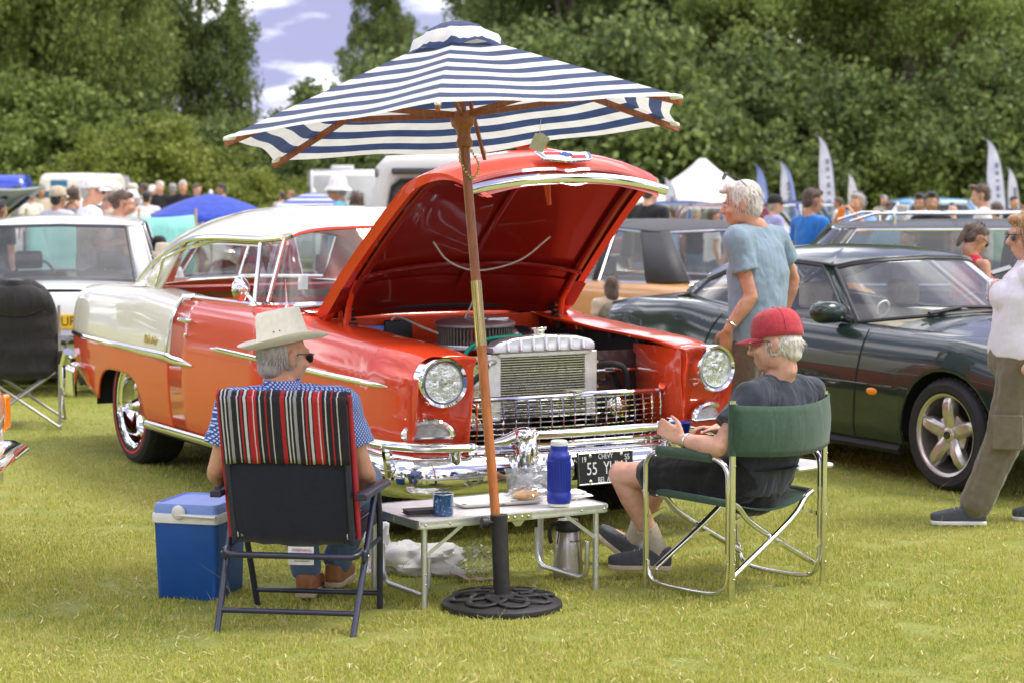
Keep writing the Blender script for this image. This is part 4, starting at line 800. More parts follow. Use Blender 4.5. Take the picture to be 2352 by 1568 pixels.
# ------------------------------------------------------------------ the striped parasol
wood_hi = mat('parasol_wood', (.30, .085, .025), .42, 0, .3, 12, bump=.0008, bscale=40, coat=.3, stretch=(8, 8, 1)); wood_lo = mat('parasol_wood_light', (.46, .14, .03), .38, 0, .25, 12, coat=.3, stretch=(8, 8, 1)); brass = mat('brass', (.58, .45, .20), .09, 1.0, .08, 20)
navy_tube = mat('navy_tube', (.02, .022, .05), .35, .0, .15, 30, coat=.3); black_iron = mat('black_resin', (.022, .021, .021), .55, 0, .35, 25, bump=.002, bscale=60)
def stripe_mat(name, c1, c2, n, off=0.0, duty=.5):
    m, t, b, o = _nodes(name); b.inputs['Roughness'].default_value = .85; b.inputs['Sheen Weight'].default_value = .2
    uv = nd(t, 'ShaderNodeUVMap'); sp = nd(t, 'ShaderNodeSeparateXYZ'); t.links.new(uv.outputs[0], sp.inputs[0])
    ma = nd(t, 'ShaderNodeMath', operation='MULTIPLY_ADD'); ma.inputs[1].default_value = n; ma.inputs[2].default_value = off; t.links.new(sp.outputs['Y'], ma.inputs[0])
    fr = nd(t, 'ShaderNodeMath', operation='FRACT'); t.links.new(ma.outputs[0], fr.inputs[0])
    st = nd(t, 'ShaderNodeMath', operation='GREATER_THAN'); st.inputs[1].default_value = duty; t.links.new(fr.outputs[0], st.inputs[0])
    tcn = nd(t, 'ShaderNodeTexCoord'); nz_ = nd(t, 'ShaderNodeTexNoise', i_Scale=14.0, i_Detail=6.0); t.links.new(tcn.outputs['Object'], nz_.inputs[0])
    r1 = ramp(t, [(.3, tuple(x * .86 for x in c1)), (.7, c1)], nz_.outputs['Fac']); r2 = ramp(t, [(.3, tuple(x * .8 for x in c2)), (.7, tuple(x * 1.2 for x in c2))], nz_.outputs['Fac'])
    mx_ = nd(t, 'ShaderNodeMix', data_type='RGBA'); t.links.new(st.outputs[0], mx_.inputs[0]); t.links.new(r1.outputs[0], mx_.inputs[6]); t.links.new(r2.outputs[0], mx_.inputs[7])
    t.links.new(mx_.outputs[2], b.inputs['Base Color'])
    nb = nd(t, 'ShaderNodeTexNoise', i_Scale=9.0, i_Detail=3.0); t.links.new(tcn.outputs['Object'], nb.inputs[0]); bp = nd(t, 'ShaderNodeBump', i_Strength=.5, i_Distance=.012); t.links.new(nb.outputs['Fac'], bp.inputs['Height']); t.links.new(bp.outputs[0], b.inputs['Normal'])
    tl = nd(t, 'ShaderNodeBsdfTranslucent'); t.links.new(mx_.outputs[2], tl.inputs[0]); ms = nd(t, 'ShaderNodeMixShader'); ms.inputs[0].default_value = .38
    t.links.new(b.outputs[0], ms.inputs[1]); t.links.new(tl.outputs[0], ms.inputs[2]); t.links.new(ms.outputs[0], o.inputs[0]); return m
um = thing('parasol', 'navy and white striped garden parasol leaning over the picnic table', 'parasol', (-.040, 8.06, 0))
ax = Vector((-.084, .078, 1)).normalized(); e1 = (Vector((1, 0, 0)) - ax * ax.x).normalized(); e2 = ax.cross(e1)
def ua(t): return Vector((0, 0, .06)) + ax * t           # along the pole, thing-local
TR, TA, RR = 1.845, 2.245, .995
stripe = stripe_mat('navy_white_canvas', (.86, .85, .82), (.035, .065, .17), 8.5, .02)
angs = [radians(-94 + 60 * k) for k in range(6)]
corner = [ua(TR) + (e1 * cos(a) + e2 * sin(a)) * RR for a in angs]; apex = ua(TA)
for k in range(6):
    A, Bc = corner[k], corner[(k + 1) % 6]; m = MB(); m.uv = []; rows = []; NR_, NT = 16, 13
    for i in range(NR_ + 1):
        s_ = .09 + .91 * i / NR_; row = []
        for j in range(NT + 1):
            t_ = j / NT; p = apex.lerp(A.lerp(Bc, t_), s_); sag = 4 * t_ * (1 - t_)
            inward = (apex - A.lerp(Bc, t_)); p = p + inward * (.045 * sag * s_ ** 3) - ax * (.035 * sag * s_ * (1 - .55 * s_)) + ax * (.006 * sin(9 * t_ + k) * s_ * sag)
            row.append(p); m.uv.append((t_, s_ - .02 * sag * s_ ** 3))
        rows.append(row)
    m.grid(rows); m.build('canopy_panel', stripe, um, smooth=180)
vent = MB(); vent.uv = []; rings = []
for i, (s_, dz) in enumerate(((.0, .085), (.3, .075), (.6, .05), (1.0, .0), (1.12, -.035))):
    ring = []
    for k in range(36):
        a = 2 * pi * k / 36 - radians(94); c_ = cos(pi / 6) / cos((a + radians(94)) % (pi / 3) - pi / 6); rr = .195 * s_ * c_ + .001
        p = ua(TA - .055 + .01) + (e1 * cos(a) + e2 * sin(a)) * rr + ax * (dz + (.016 * sin(k * 1.1 + i) + .014 * cos(k * .5) if i > 2 else 0)); ring.append(p); vent.uv.append((k / 36, i * .045 + .02))
    rings.append(ring)
vent.loft(rings, cap=False); vent.build('vent_cap', stripe, um, smooth=180)
pocket = mat('canvas_pocket', (.75, .72, .62), .8)
for k in range(6):
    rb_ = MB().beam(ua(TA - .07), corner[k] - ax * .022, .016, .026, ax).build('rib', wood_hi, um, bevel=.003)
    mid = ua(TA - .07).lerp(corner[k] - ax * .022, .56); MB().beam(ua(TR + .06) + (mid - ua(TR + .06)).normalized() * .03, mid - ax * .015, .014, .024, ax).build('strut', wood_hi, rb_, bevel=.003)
    d_ = (corner[k] - ua(TA)).normalized(); MB().cap(corner[k] - d_ * .035 - ax * .012, corner[k] - d_ * .004 - ax * .006, .014, .011).build('corner_pocket', pocket, rb_)
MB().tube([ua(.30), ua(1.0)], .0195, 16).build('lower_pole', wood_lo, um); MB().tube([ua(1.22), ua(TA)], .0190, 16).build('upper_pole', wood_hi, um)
fe = MB().tube([ua(.985), ua(1.245)], .0215, 20).tube([ua(1.112), ua(1.12)], .0228, 20).build('ferrule', brass, um)
for t_, n_ in ((1.03, 0), (1.09, 0), (1.15, 0), (1.21, 0)): MB().ell(ua(t_) + Vector((.004, -.021, 0)), (.003, .003, .003), 8, 6).build('rivet', brass, fe)
Mh = basis(ua(TR + .05), e1, e2)
hub = MB().lathe([(.021, -.12), (.03, -.115), (.034, -.10), (.026, -.075), (.030, -.045), (.045, -.03), (.048, .0), (.045, .018), (.03, .028), (.021, .03)], 20, Mh, cap=False).build('hub', wood_hi, um)
MB().lathe([(.02, -.06), (.045, -.05), (.05, -.02), (.03, .0), (.021, .01)], 18, basis(ua(TA - .07), e1, e2), cap=False).build('crown_hub', wood_hi, um)
ch = MB(); cp = cat([ua(TR - .07) + Vector((.02, -.02, 0)), ua(TR - .14) + Vector((.05, -.035, 0)), ua(TR - .19) + Vector((.02, -.03, 0)), ua(TR - .13) + Vector((-.02, -.025, 0)), ua(TR - .08) + Vector((-.02, -.02, 0))], 6)
for q, p in enumerate(cp): ch.ell(p, (.006, .004, .007) if q % 2 else (.004, .006, .007), 8, 6)
ch.build('chain', brass, um, kind='stuff')
# base
bs = MB().lathe([(.001, -.035), (.236, -.035), (.242, -.02), (.24, -.005), (.225, .006), (.19, .012), (.06, .026), (.05, .03), (.001, .03)], 56, T((0, 0, .028))).build('base', black_iron, um, smooth=35)
kn = MB()
for k in range(8):
    a0 = 2 * pi * k / 8; kn = MB()
    pts = [(r_ * cos(a0 + da), r_ * sin(a0 + da), .028 + zz) for r_, da, zz in ((.07, 0, .030), (.10, .18, .030), (.135, .5, .029), (.175, .75, .025), (.205, .95, .018), (.205, 1.2, .018), (.175, 1.4, .022), (.13, 1.6, .026), (.09, 1.8, .029))]
    kn.tube([tuple(p) for p in cat(pts, 4)], .012, 6, flat=.35, hint=(0, 0, 1)).build('base_knot', black_iron, bs)
tb_ = MB().tube([(0, 0, .05), (-.012, .004, .37)], .033, 20).tube([(-.012, .004, .355), (-.0125, .004, .372)], .035, 20).build('base_tube', black_iron, um)
MB().cyl((-.033, -.012, .345), (-.058, -.022, .345), .010, n=10).cyl((-.056, -.021, .345), (-.082, -.03, .346), .023, n=12).build('clamp_knob', black_pl, tb_, bevel=.003)
tgp = dep(1240, 330, 8.55) - Vector(um.location); tagm = mat('paper_tag', (.66, .64, .55), .7)
th = MB().poly([(-.03, 0, .035), (.0, 0, .045), (.035, 0, .03), (.02, 0, -.035), (-.04, 0, -.03)], (0, .002, 0), M=T(tgp) @ RY(.25)).build('paper_tag', tagm, um); MB().tube([tgp + Vector((.0, 0, .04)), tgp + Vector((.004, 0, .10))], .0012, 4).build('tag_string', pocket, th)

# ------------------------------------------------------------------ folding picnic table
TD = Vector((.86, .511, 0)).normalized(); TP = Vector((-TD.y, TD.x, 0)); TZ = .362
tc_ = Vector((-.365, 7.965, 0)) + TD * .449 + TP * .255
tbl = thing('picnic_table', 'low folding aluminium picnic table with grey top and tubular legs', 'table', tc_, atan2(TD.y, TD.x))
top_m = mat('table_laminate', (.76, .72, .69), .3, 0, .05, 20, coat=.2)
def rrect(a, b, r, n=5):
    o = []
    for cx, cy, s0 in ((a - r, b - r, 0), (-a + r, b - r, 90), (-a + r, -b + r, 180), (a - r, -b + r, 270)):
        for k in range(n + 1): t_ = radians(s0 + 90 * k / n); o.append((cx + r * cos(t_), cy + r * sin(t_)))
    return o
for sx in (-1, 1):
    MB().box((sx * .223, 0, TZ - .012), (.443, .495, .016)).build('table_top', top_m, tbl, bevel=.002)
    ed = [(x, y) for x, y in rrect(.449, .255, .03) if x * sx > 0]; ed.sort(key=lambda p: atan2(p[1], p[0] * sx)); ed = [(sx * .002, -.255)] + ed + [(sx * .002, .255)]
    rw = [[(x * k_, y * k_, z) for k_, z in ((.985, TZ - .002), (1.0, TZ - .002), (1.004, TZ - .008), (1.0, TZ - .014), (1.0, TZ - .024), (1.004, TZ - .03), (1.0, TZ - .036), (.985, TZ - .036))] for x, y in ed]
    MB().grid(rw).build('table_rim', alu, tbl, smooth=50)
rv = alu
for x in (-.42, -.31, .31, .42): MB().ell((x, -.2575, TZ - .02), (.005, .003, .005), 8, 6).build('rivet', steel, tbl)
hn = MB().box((0, -.259, TZ - .02), (.13, .003, .028)).build('hinge_plate', mat('hinge_steel', (.55, .55, .38), .3, 1.0), tbl); MB().poly([(-.03, -.2625, TZ - .036), (.03, -.2625, TZ - .036), (.012, -.2625, TZ - .056), (-.012, -.2625, TZ - .056)], (0, .003, 0)).build('hinge_latch', MATS['hinge_steel'], hn)
for x in (-.045, -.015, .02, .05): MB().ell((x, -.262, TZ - .02), (.006, .004, .006), 8, 6).build('rivet', steel, hn)
for sx in (-1, 1):
    x = sx * .405; xi = sx * .375
    for y in (-.215, .225): MB().tube([(x, y, TZ - .02), (x, y, -.01)], .0125, 12).build('leg', alu, tbl)
    pts = [(xi, -.195, .20), (xi, -.195, .09), (xi, -.175, .055), (xi, -.14, .04), (xi, .15, .04), (xi, .185, .055), (xi, .205, .09), (xi, .205, .20)]
    MB().tube(pts, .0105, 10).build('leg_brace', alu, tbl)
    MB().beam((x - sx * .01, -.225, .22), (x - sx * .17, -.235, TZ - .03), .014, .003, (0, 1, 0)).build('leg_strut', alu, tbl)
    for z in (.10, .14): MB().ell((x, -.2285, z), (.004, .003, .004), 8, 6).build('rivet', steel, tbl)
MB().box((-.449, .0, TZ - .02), (.004, .08, .02)).build('side_catch', alu, tbl)
def ont(u, v, dz=0): p = gnd(u, v, TZ); return p + Vector((0, 0, dz))
blue_pl = mat('royal_blue_plastic', (.010, .028, .30), .35, 0, .1, 20); white_pl = mat('white_plastic', (.72, .71, .66), .4, 0, .08, 20)
fl_ = thing('vacuum_flask', 'royal blue ribbed vacuum flask with white cap on the picnic table', 'flask', ont(1284, 1160))
MB().lathe([(.001, .012), (.047, .012), (.049, .018), (.050, .02), (.050, .05), (.048, .054), (.047, .06), (.047, .19), (.049, .195), (.049, .208), (.046, .214), (.037, .226), (.036, .232), (.036, .25), (.001, .25)], 32).build('body', blue_pl, fl_)
rb2 = MB()
for k in range(28): a = 2 * pi * k / 28; MB().cap((.047 * cos(a), .047 * sin(a), .066), (.047 * cos(a), .047 * sin(a), .184), .0026, n=6).build('grip_rib', blue_pl, fl_)
MB().lathe([(.001, 0), (.044, 0), (.046, .004), (.046, .0125), (.001, .0125)], 32).build('base_ring', white_pl, fl_); MB().lathe([(.001, .25), (.034, .25), (.035, .253), (.034, .268), (.03, .271), (.001, .271)], 32).build('cap', white_pl, fl_)
mug = thing('enamel_mug', 'blue speckled enamel mug with steel rim beside the phone', 'mug', ont(1018, 1181))
def speckle(name, c, sp):
    m, t, b, o = _nodes(name); b.inputs['Roughness'].default_value = .2; b.inputs['Coat Weight'].default_value = .5
    tcn = nd(t, 'ShaderNodeTexCoord'); vo = nd(t, 'ShaderNodeTexVoronoi', i_Scale=110.0); t.links.new(tcn.outputs['Object'], vo.inputs[0])
    r = ramp(t, [(.0, sp), (.16, sp), (.2, c), (1, c)], vo.outputs['Distance']); t.links.new(r.outputs[0], b.inputs['Base Color']); MATS[name] = m; return m
MB().lathe([(.001, .002), (.039, 0), (.041, .004), (.041, .083), (.0425, .086), (.040, .086), (.0385, .08), (.0385, .006), (.001, .005)], 32).build('cup', speckle('blue_enamel_speckled', (.012, .075, .20), (.55, .6, .65)), mug)
MB().tube([(.0415 * cos(a), .0415 * sin(a), .086) for a in span(0, 2 * pi, 32)][:-1], .0016, 6, closed=True).build('rim', steel, mug)
MB().tube(cat([(-.018, -.037, .068), (-.024, -.06, .062), (-.025, -.062, .04), (-.02, -.058, .022), (-.018, -.036, .018)], 5), .0055, 8, flat=.6).build('handle', MATS['blue_enamel_speckled'], mug)
ph = thing('phone_wallet', 'black leather phone wallet lying by the mug', 'phone', ont(968, 1180), radians(20)); lea = mat('black_leather', (.015, .015, .016), .5, 0, .2, 50, bump=.0006, bscale=250)
MB().box((0, 0, .006), (.14, .075, .004)).build('cover', lea, ph, bevel=.0015); MB().box((0, 0, .013), (.134, .07, .009)).build('phone_body', black_pl, ph, bevel=.002); MB().box((0, 0, .0205), (.14, .075, .004)).build('cover', lea, ph, bevel=.0015); MB().tube([(.04, -.039, .003), (.04, -.042, .012), (.04, -.039, .0235), (.04, -.01, .0245)], .007, 6, flat=.25).build('clasp_strap', lea, ph)
tr = thing('food_tray', 'shallow white serving tray on the picnic table', 'tray', ont(1143, 1156), radians(24))
o1 = rrect(.19, .065, .02, 4); MB().loft([[(x * s_, y * (1 - (1 - s_) * 2), z) for x, y in o1] for s_, z in ((.86, .002), (.9, .001), (.98, .012), (1.0, .014), (1.0, .016), (.97, .0145), (.89, .005), (.5, .005), (.02, .005))]).build('tray_dish', white_pl, tr, smooth=60)
MB().grid([[(-.15 + .2 * i / 6, -.045 + .09 * j / 5, .008 + .003 * sin(i * 2.1 + j)) for j in range(6)] for i in range(7)]).build('paper_napkin', mat('napkin_print', (.68, .72, .60), .8, 0, .2, 30), tr)
br = thing('bread_roll', 'crusty bread roll in clear film on the tray', 'bread', ont(1207, 1152) + Vector((0, 0, .012)), radians(24))
MB().ell((0, 0, .018), (.062, .036, .022)).fuse('roll', mat('bread_crust', (.62, .36, .13), .75, 0, .35, 40, bump=.004, bscale=60), br, .006, 2, disp=(.008, .03))
film = glass('clear_film', (.93, .93, .93), 1.4, .05)
def crumple(name, c, r, par, m, amp, sc, n=26, seed=0, zmin=None):
    mb = MB(); mb.ell((0, 0, 0), (1, 1, 1), n, n // 2); out_ = []
    for p in mb.v:
        v = Vector(p); d1 = mnoise.noise(v * sc + Vector((seed, 0, 0))); d2 = abs(mnoise.noise(v * sc * 2.3 + Vector((0, seed, 0)))); k = 1 + amp * d1 * 2 + amp * (.5 - d2)
        q = Vector((c[0] + v.x * r[0] * k, c[1] + v.y * r[1] * k, c[2] + v.z * r[2] * k))
        if zmin is not None: q.z = max(q.z, zmin + .004 * d2)
        out_.append(tuple(q))
    mb.v = out_; return mb.build(name, m, par, smooth=50)
crumple('film_wrap', (.01, 0, .024), (.085, .045, .032), br, film, .22, 2.2, 26, 3, .001)
fb = thing('lunch_box', 'clear plastic lunch box holding crumpled kitchen foil', 'box', ont(1234, 1131), radians(24)); clear = glass('clear_plastic', (.88, .90, .92), 1.2, .10)
o2 = rrect(.125, .075, .02, 4); MB().loft([[(x * s_, y * s_, z) for x, y in o2] for s_, z in ((.9, .002), (.92, .004), (1.0, .095), (1.03, .097), (1.03, .103), (.985, .101), (.905, .01), (.02, .01))]).build('tub', clear, fb, smooth=50)
foil = mat('foil', (.78, .78, .77), .2, 1.0, .05, 20); crumple('foil', (.03, 0, .085), (.09, .05, .05), fb, foil, .35, 2.6, 34, 9); crumple('film_wrap', (-.05, .0, .05), (.06, .05, .045), fb, film, .3, 2.5, 26, 5)
crumple('napkin', (.11, -.09, .015), (.07, .035, .02), thing('paper_napkin', 'crumpled white napkin behind the bread roll', 'napkin', ont(1240, 1140), .3), mat('tissue', (.82, .8, .76), .9), .35, 2.2, 24, 12, .002)
# things under and beside the table
pot = thing('pump_pot', 'brushed steel pump pot with black lid standing under the table', 'flask', gnd(1304, 1325), radians(10)); bst = mat('brushed_steel', (.50, .46, .42), .3, 1.0, .12, 6, stretch=(30, 30, 1), rvar=.08)
MB().lathe([(.001, 0), (.066, 0), (.068, .006), (.066, .03), (.060, .12), (.053, .20), (.050, .205), (.001, .206)], 36).build('body', bst, pot); MB().lathe([(.001, .204), (.053, .204), (.056, .21), (.054, .228), (.048, .242), (.045, .252), (.02, .256), (.001, .256)], 32).build('lid', black_pl, pot)
MB().tube(cat([(-.045, -.01, .235), (-.072, -.012, .232), (-.082, -.012, .20), (-.078, -.012, .165), (-.073, -.012, .155)], 4), .009, 8).build('handle', black_pl, pot)
text_mesh('PIONEER', .013, basis((.022, -.0575, .165), (1, .28, 0), (0, .1, 1)), 'lettering', matte_black, pot, .0004)
bagm = mat('milky_bag', (.80, .78, .76), .35, 0, .06, 20, trans=.25); bg_ = thing('plastic_bag', 'white carrier bag slumped on the grass under the table', 'bag', gnd(945, 1318), radians(-12))
crumple('bag', (0, .02, .05), (.19, .10, .075), bg_, bagm, .30, 1.9, 46, 21, .002); crumple('bag_handle', (-.15, .02, .11), (.05, .05, .09), bg_, bagm, .4, 2.0, 26, 31, .002); MB().box((.0, 0, 0), (.10, .06, .035), T((.04, 0, .03)) @ RZ(.3)).build('packet', mat('blue_packet', (.07, .1, .17), .5, 0, .3, 20), bg_, bevel=.01)
cb_ = thing('cardboard_flap', 'torn brown cardboard sleeve lying beside the carrier bag', 'cardboard', gnd(1068, 1335), .1)
MB().grid([[(-.065 + .2 * i / 12, -.03 + .06 * j / 5 + .012 * i / 12, .035 * max(0, 1 - i / 5) + .004 + .008 * abs(sin(i * .8 + j * .4))) for j in range(6)] for i in range(13)]).build('flap', mat('cardboard', (.40, .32, .25), .85, 0, .1, 30), cb_, solid=.003)
cf = thing('film_wrapper', 'crumpled clear wrapper on the grass beside the parasol base', 'wrapper', gnd(1098, 1318), 0); crumple('wrapper', (0, 0, .06), (.05, .035, .065), cf, film, .45, 2.0, 30, 41, .002)
# cool box
pA, pB, pC = gnd(352, 1374), gnd(500, 1382), gnd(546, 1346); cxv = (pB - pA).normalized(); ck = thing('cool_box', 'blue cool box with white rim beside the striped chair', 'cool box', (pA + pB) / 2 + Vector((-cxv.y, cxv.x, 0)) * .16, atan2(cxv.y, cxv.x))
W_ = (pB - pA).length / 2; blue_cb = mat('blue_coolbox', (.012, .085, .36), .4, 0, .08, 15, bump=.0003, bscale=200); pale_b = mat('pale_blue_lid', (.20, .30, .66), .4, 0, .06, 15)
o3 = lambda a, b: rrect(a, b, .025, 4)
MB().loft([[(x, y, z) for x, y in o3(W_ * s_, .16 * s_)] for s_, z in ((.90, 0), (.93, .006), (.99, .30), (1.0, .315))]).build('tub', blue_cb, ck, smooth=40)
MB().loft([[(x, y, z) for x, y in o3(W_ * s_, .16 * s_)] for s_, z in ((1.0, .312), (1.045, .316), (1.045, .345), (1.03, .352), (.98, .354))]).build('rim', white_pl, ck, smooth=40)
MB().loft([[(x, y, z) for x, y in o3(W_ * s_, .16 * s_)] for s_, z in ((1.0, .352), (1.0, .375), (.97, .392), (.90, .395), (.88, .388), (.3, .388))]).build('lid', pale_b, ck, smooth=40)
hd = MB().tube([(-W_ * .2, -.166, .335), (-W_ * .15, -.172, .35), (W_ * 1.0, -.172, .345)], .012, 8, flat=.6).ell((-W_ * .15, -.17, .36), (.03, .012, .03)).build('carry_handle', white_pl, ck)
# ------------------------------------------------------------------ striped folding chair
sc_ = thing('folding_chair', 'navy folding chair with red black and white striped cushion, seen from behind', 'chair', (-.813, 7.82, 0), radians(-8.6))
def vstripe(name):
    m, t, b, o = _nodes(name); b.inputs['Roughness'].default_value = .9
    tcn = nd(t, 'ShaderNodeTexCoord'); sp = nd(t, 'ShaderNodeSeparateXYZ'); t.links.new(tcn.outputs['Object'], sp.inputs[0])
    nz_ = nd(t, 'ShaderNodeTexNoise', i_Scale=22.0, i_Detail=4.0); mp = nd(t, 'ShaderNodeMapping'); mp.inputs['Scale'].default_value = (3, 1, .5); t.links.new(tcn.outputs['Object'], mp.inputs[0]); t.links.new(mp.outputs[0], nz_.inputs[0])
    ad = nd(t, 'ShaderNodeMath', operation='MULTIPLY_ADD'); ad.inputs[1].default_value = .004; t.links.new(nz_.outputs['Fac'], ad.inputs[0]); t.links.new(sp.outputs['X'], ad.inputs[2])
    mr = nd(t, 'ShaderNodeMapRange'); mr.inputs[1].default_value = -.27; mr.inputs[2].default_value = -.02; mr.clamp = False; t.links.new(ad.outputs[0], mr.inputs[0])
    frc = nd(t, 'ShaderNodeMath', operation='FRACT'); t.links.new(mr.outputs[0], frc.inputs[0])
    K, Rr, Wh, G = (.018, .014, .022), (.42, .015, .02), (.55, .55, .56), (.30, .30, .32)
    rs = random.Random(5); st, x = [], 0.0
    pat = [(K, .03), (Rr, .025), (K, .012), (Wh, .01), (K, .016), (Wh, .008), (K, .014), (G, .02), (K, .035), (Wh, .008), (K, .014), (Rr, .012), (K, .012), (Wh, .016), (K, .008), (Rr, .035), (Wh, .006), (Rr, .018), (K, .02), (Wh, .008), (K, .03), (Rr, .008), (K, .03), (Wh, .006)]
    i = 0
    while x < 1 and len(st) < 31: c, wv = pat[i % len(pat)]; st.append((x, c)); x += wv * 2.35; i += 1
    r = ramp(t, st, frc.outputs[0], 'CONSTANT'); t.links.new(r.outputs[0], b.inputs['Base Color'])
    nb = nd(t, 'ShaderNodeTexNoise', i_Scale=26.0, i_Detail=3.0); t.links.new(tcn.outputs['Object'], nb.inputs[0]); bp = nd(t, 'ShaderNodeBump', i_Strength=.5, i_Distance=.008); t.links.new(nb.outputs['Fac'], bp.inputs['Height']); t.links.new(bp.outputs[0], b.inputs['Normal']); return m
sfab = vstripe('striped_cushion'); navyfab = cloth('navy_fabric', (.016, .017, .030), fold=.006)
by = lambda z: -.12 - .16 * (z - .34) / .58          # lean of the backrest
for sx in (-1, 1):
    MB().tube([(sx * .262, -.265, -.01), (sx * .272, -.06, .30), (sx * .278, .06, .50)], .0125, 12).build('rear_leg', navy_tube, sc_)
    MB().tube([(sx * .25, .265, -.01), (sx * .275, .16, .36), (sx * .28, .10, .50)], .0125, 12).build('front_leg', navy_tube, sc_)
    MB().tube([(sx * .228, by(.32), .32), (sx * .232, by(.6), .60), (sx * .236, by(.87), .87)], .0125, 12).build('back_post', navy_tube, sc_)
    arm = MB().loft([[(sx * .282 + a * .026 * w_, y, .515 + b * .014 + dz) for a, b in ((-1, -1), (1, -1), (1, .6), (.6, 1), (-.6, 1), (-1, .6))] for y, w_, dz in ((-.20, .8, .0), (-.15, 1, .003), (.05, 1, .003), (.19, 1, .0), (.24, .8, -.006))]).build('armrest', mat('navy_plastic', (.022, .023, .045), .4), sc_, bevel=.004)
    MB().box((sx * .272, -.095, .275), (.02, .05, .05)).build('joint_plate', navy_tube, sc_, bevel=.008); MB().tube([(sx * .268, -.13, .29), (sx * .275, .15, .30)], .009, 8).build('side_rail', navy_tube, sc_)
    for z, y in ((.275, -.10), (.50, .06)): MB().ell((sx * .287, y, z), (.004, .007, .007), 8, 6).build('rivet', steel, sc_)
MB().tube([(-.262, -.21, .075), (.262, -.21, .075)], .0105, 10).build('rear_crossbar', navy_tube, sc_); MB().tube([(-.25, .245, .065), (.25, .245, .065)], .0105, 10).build('front_crossbar', navy_tube, sc_)
MB().tube([(-.262, -.105, .295), (-.255, -.15, .285), (-.235, -.165, .28), (.235, -.165, .28), (.255, -.15, .285), (.262, -.105, .295)], .0125, 10).build('seat_bar', navy_tube, sc_); MB().tube([(-.236, by(.87), .87), (.236, by(.87), .87)], .0125, 10).build('top_bar', navy_tube, sc_)
def panel(z0, z1, hw_, off, bulge, m, name, par, solid=.008, nx=16, nz=10, drop=0.0):
    rows = []
    for i in range(nz + 1):
        z = z0 + (z1 - z0) * i / nz; rows.append([(hw_ * (2 * j / nx - 1), by(z) + off - bulge * (1 - (2 * j / nx - 1) ** 4) * sin(pi * min(1, (i + .6) / nz)), z - drop * (1 - (2 * j / nx - 1) ** 2) * (1 - i / nz) - .003 * sin(j * 1.9) * (1 - i / nz)) for j in range(nx + 1)])
    return MB().grid(rows).build(name, m, par, smooth=180, solid=solid)
bk = panel(.325, .72, .236, .0, .022, navyfab, 'backrest', sc_, drop=.012)
cu = panel(.635, .895, .246, -.018, .008, sfab, 'cushion_flap', sc_, .012, drop=-.004)
MB().tube([(.246 * (2 * j / 16 - 1), by(.895) + .012 - .004 * cos(j), .898 + .003 * sin(j * 2)) for j in range(17)], [.020] * 17, 8).build('cushion_roll', sfab, sc_)
fc = panel(.34, .90, .246, .045, -.01, sfab, 'cushion_back', sc_, .035); MB().box((0, .10, .36), (.49, .46, .05)).build('seat_cushion', sfab, sc_, bevel=.02, seg=3)
for sx in (-1, 1): MB().tube([(sx * .25, by(z) + .02, z) for z in span(.34, .90, 6)], .009, 8).build('cushion_piping', mat('red_piping', (.4, .02, .03), .8), sc_)
lb = MB().grid([[(-.02 + .10 * j / 4, by(.30) - .018 - .004 * sin(j), .31 - .07 * i / 3) for j in range(5)] for i in range(4)]).build('care_label', mat('label_white', (.75, .73, .70), .8), sc_); text_mesh('WARNING', .016, basis((.035, by(.30) - .023, .297), (1, 0, 0), (0, 0, 1)), 'label_text', mat('label_red', (.45, .05, .06), .8), sc_, .0002)
for k in range(3): MB().box((.035, by(.30) - .0225, .275 - k * .010), (.06, .0004, .002)).build('label_line', matte_black, lb)
# ------------------------------------------------------------------ green director's chair
dc = thing('director_chair', 'green canvas director chair with tubular aluminium frame and side tray', 'chair', (.935, 8.498, 0), radians(43.4)); gfab = cloth('green_canvas', (.042, .082, .052), fold=.012)
polt = mat('polished_tube', (.80, .79, .77), .14, 1.0, .05, 30, rvar=.04)
for sx in (-1, 1):
    x = sx * .295
    MB().tube([(x, -.235, -.01), (x, -.235, .82)], .0135, 12).build('back_post', polt, dc)
    MB().tube(cat([(x, .235, -.01), (x, .235, .46), (x, .228, .535), (x, .195, .572), (x, .14, .58), (x, -.10, .58), (x, -.165, .572), (x, -.205, .54), (x, -.215, .47), (x, -.215, .2)], 3), .0125, 12).build('side_frame', polt, dc)
    MB().tube(cat([(x, .225, .12), (x, .215, .06), (x, .17, .03), (x, .05, .022), (x, -.12, .025), (x, -.185, .045), (x, -.21, .09), (x, -.215, .16)], 3), .0095, 10).build('skid', polt, dc)
    MB().tube([(x, .165, .584), (x, -.13, .584)], .023, 12).build('arm_cover', gfab, dc)
    MB().tube([(sx * .255, .20, .405), (sx * .255, -.20, .395)], .016, 12).build('seat_rail', gfab, dc)
    for y in (.21, -.20): MB().beam((x, y, .30 + (.0 if y > 0 else -.0)), (sx * .20, y, .33), .016, .004, (0, 1, 0)).build('link_bar', polt, dc)
    for z in (.10, .16, .30, .56): MB().ell((x, -.25, z), (.004, .003, .004), 8, 6).build('rivet', steel, dc)
for y in (.20, -.20):
    for sx in (-1, 1):
        MB().tube(cat([(sx * .255, y * 1.02, .40), (sx * .21, y, .375), (sx * .10, y - sx * .008, .29), (-sx * .285, y - sx * .012, .09)], 4), .0125, 10).build('cross_leg', polt, dc)
    MB().beam((-.06, y - .014, .20), (.06, y - .014, .20), .016, .004, (0, 1, 0)).build('link_bar', polt, dc)
rows = [[(-.26 + .52 * i / 14, .21 - .42 * j / 8, .405 - .05 * sin(pi * i / 14) - .005 * sin(j)) for j in range(9)] for i in range(15)]; MB().grid(rows).build('seat_canvas', gfab, dc, smooth=180, solid=.004)
rows = []
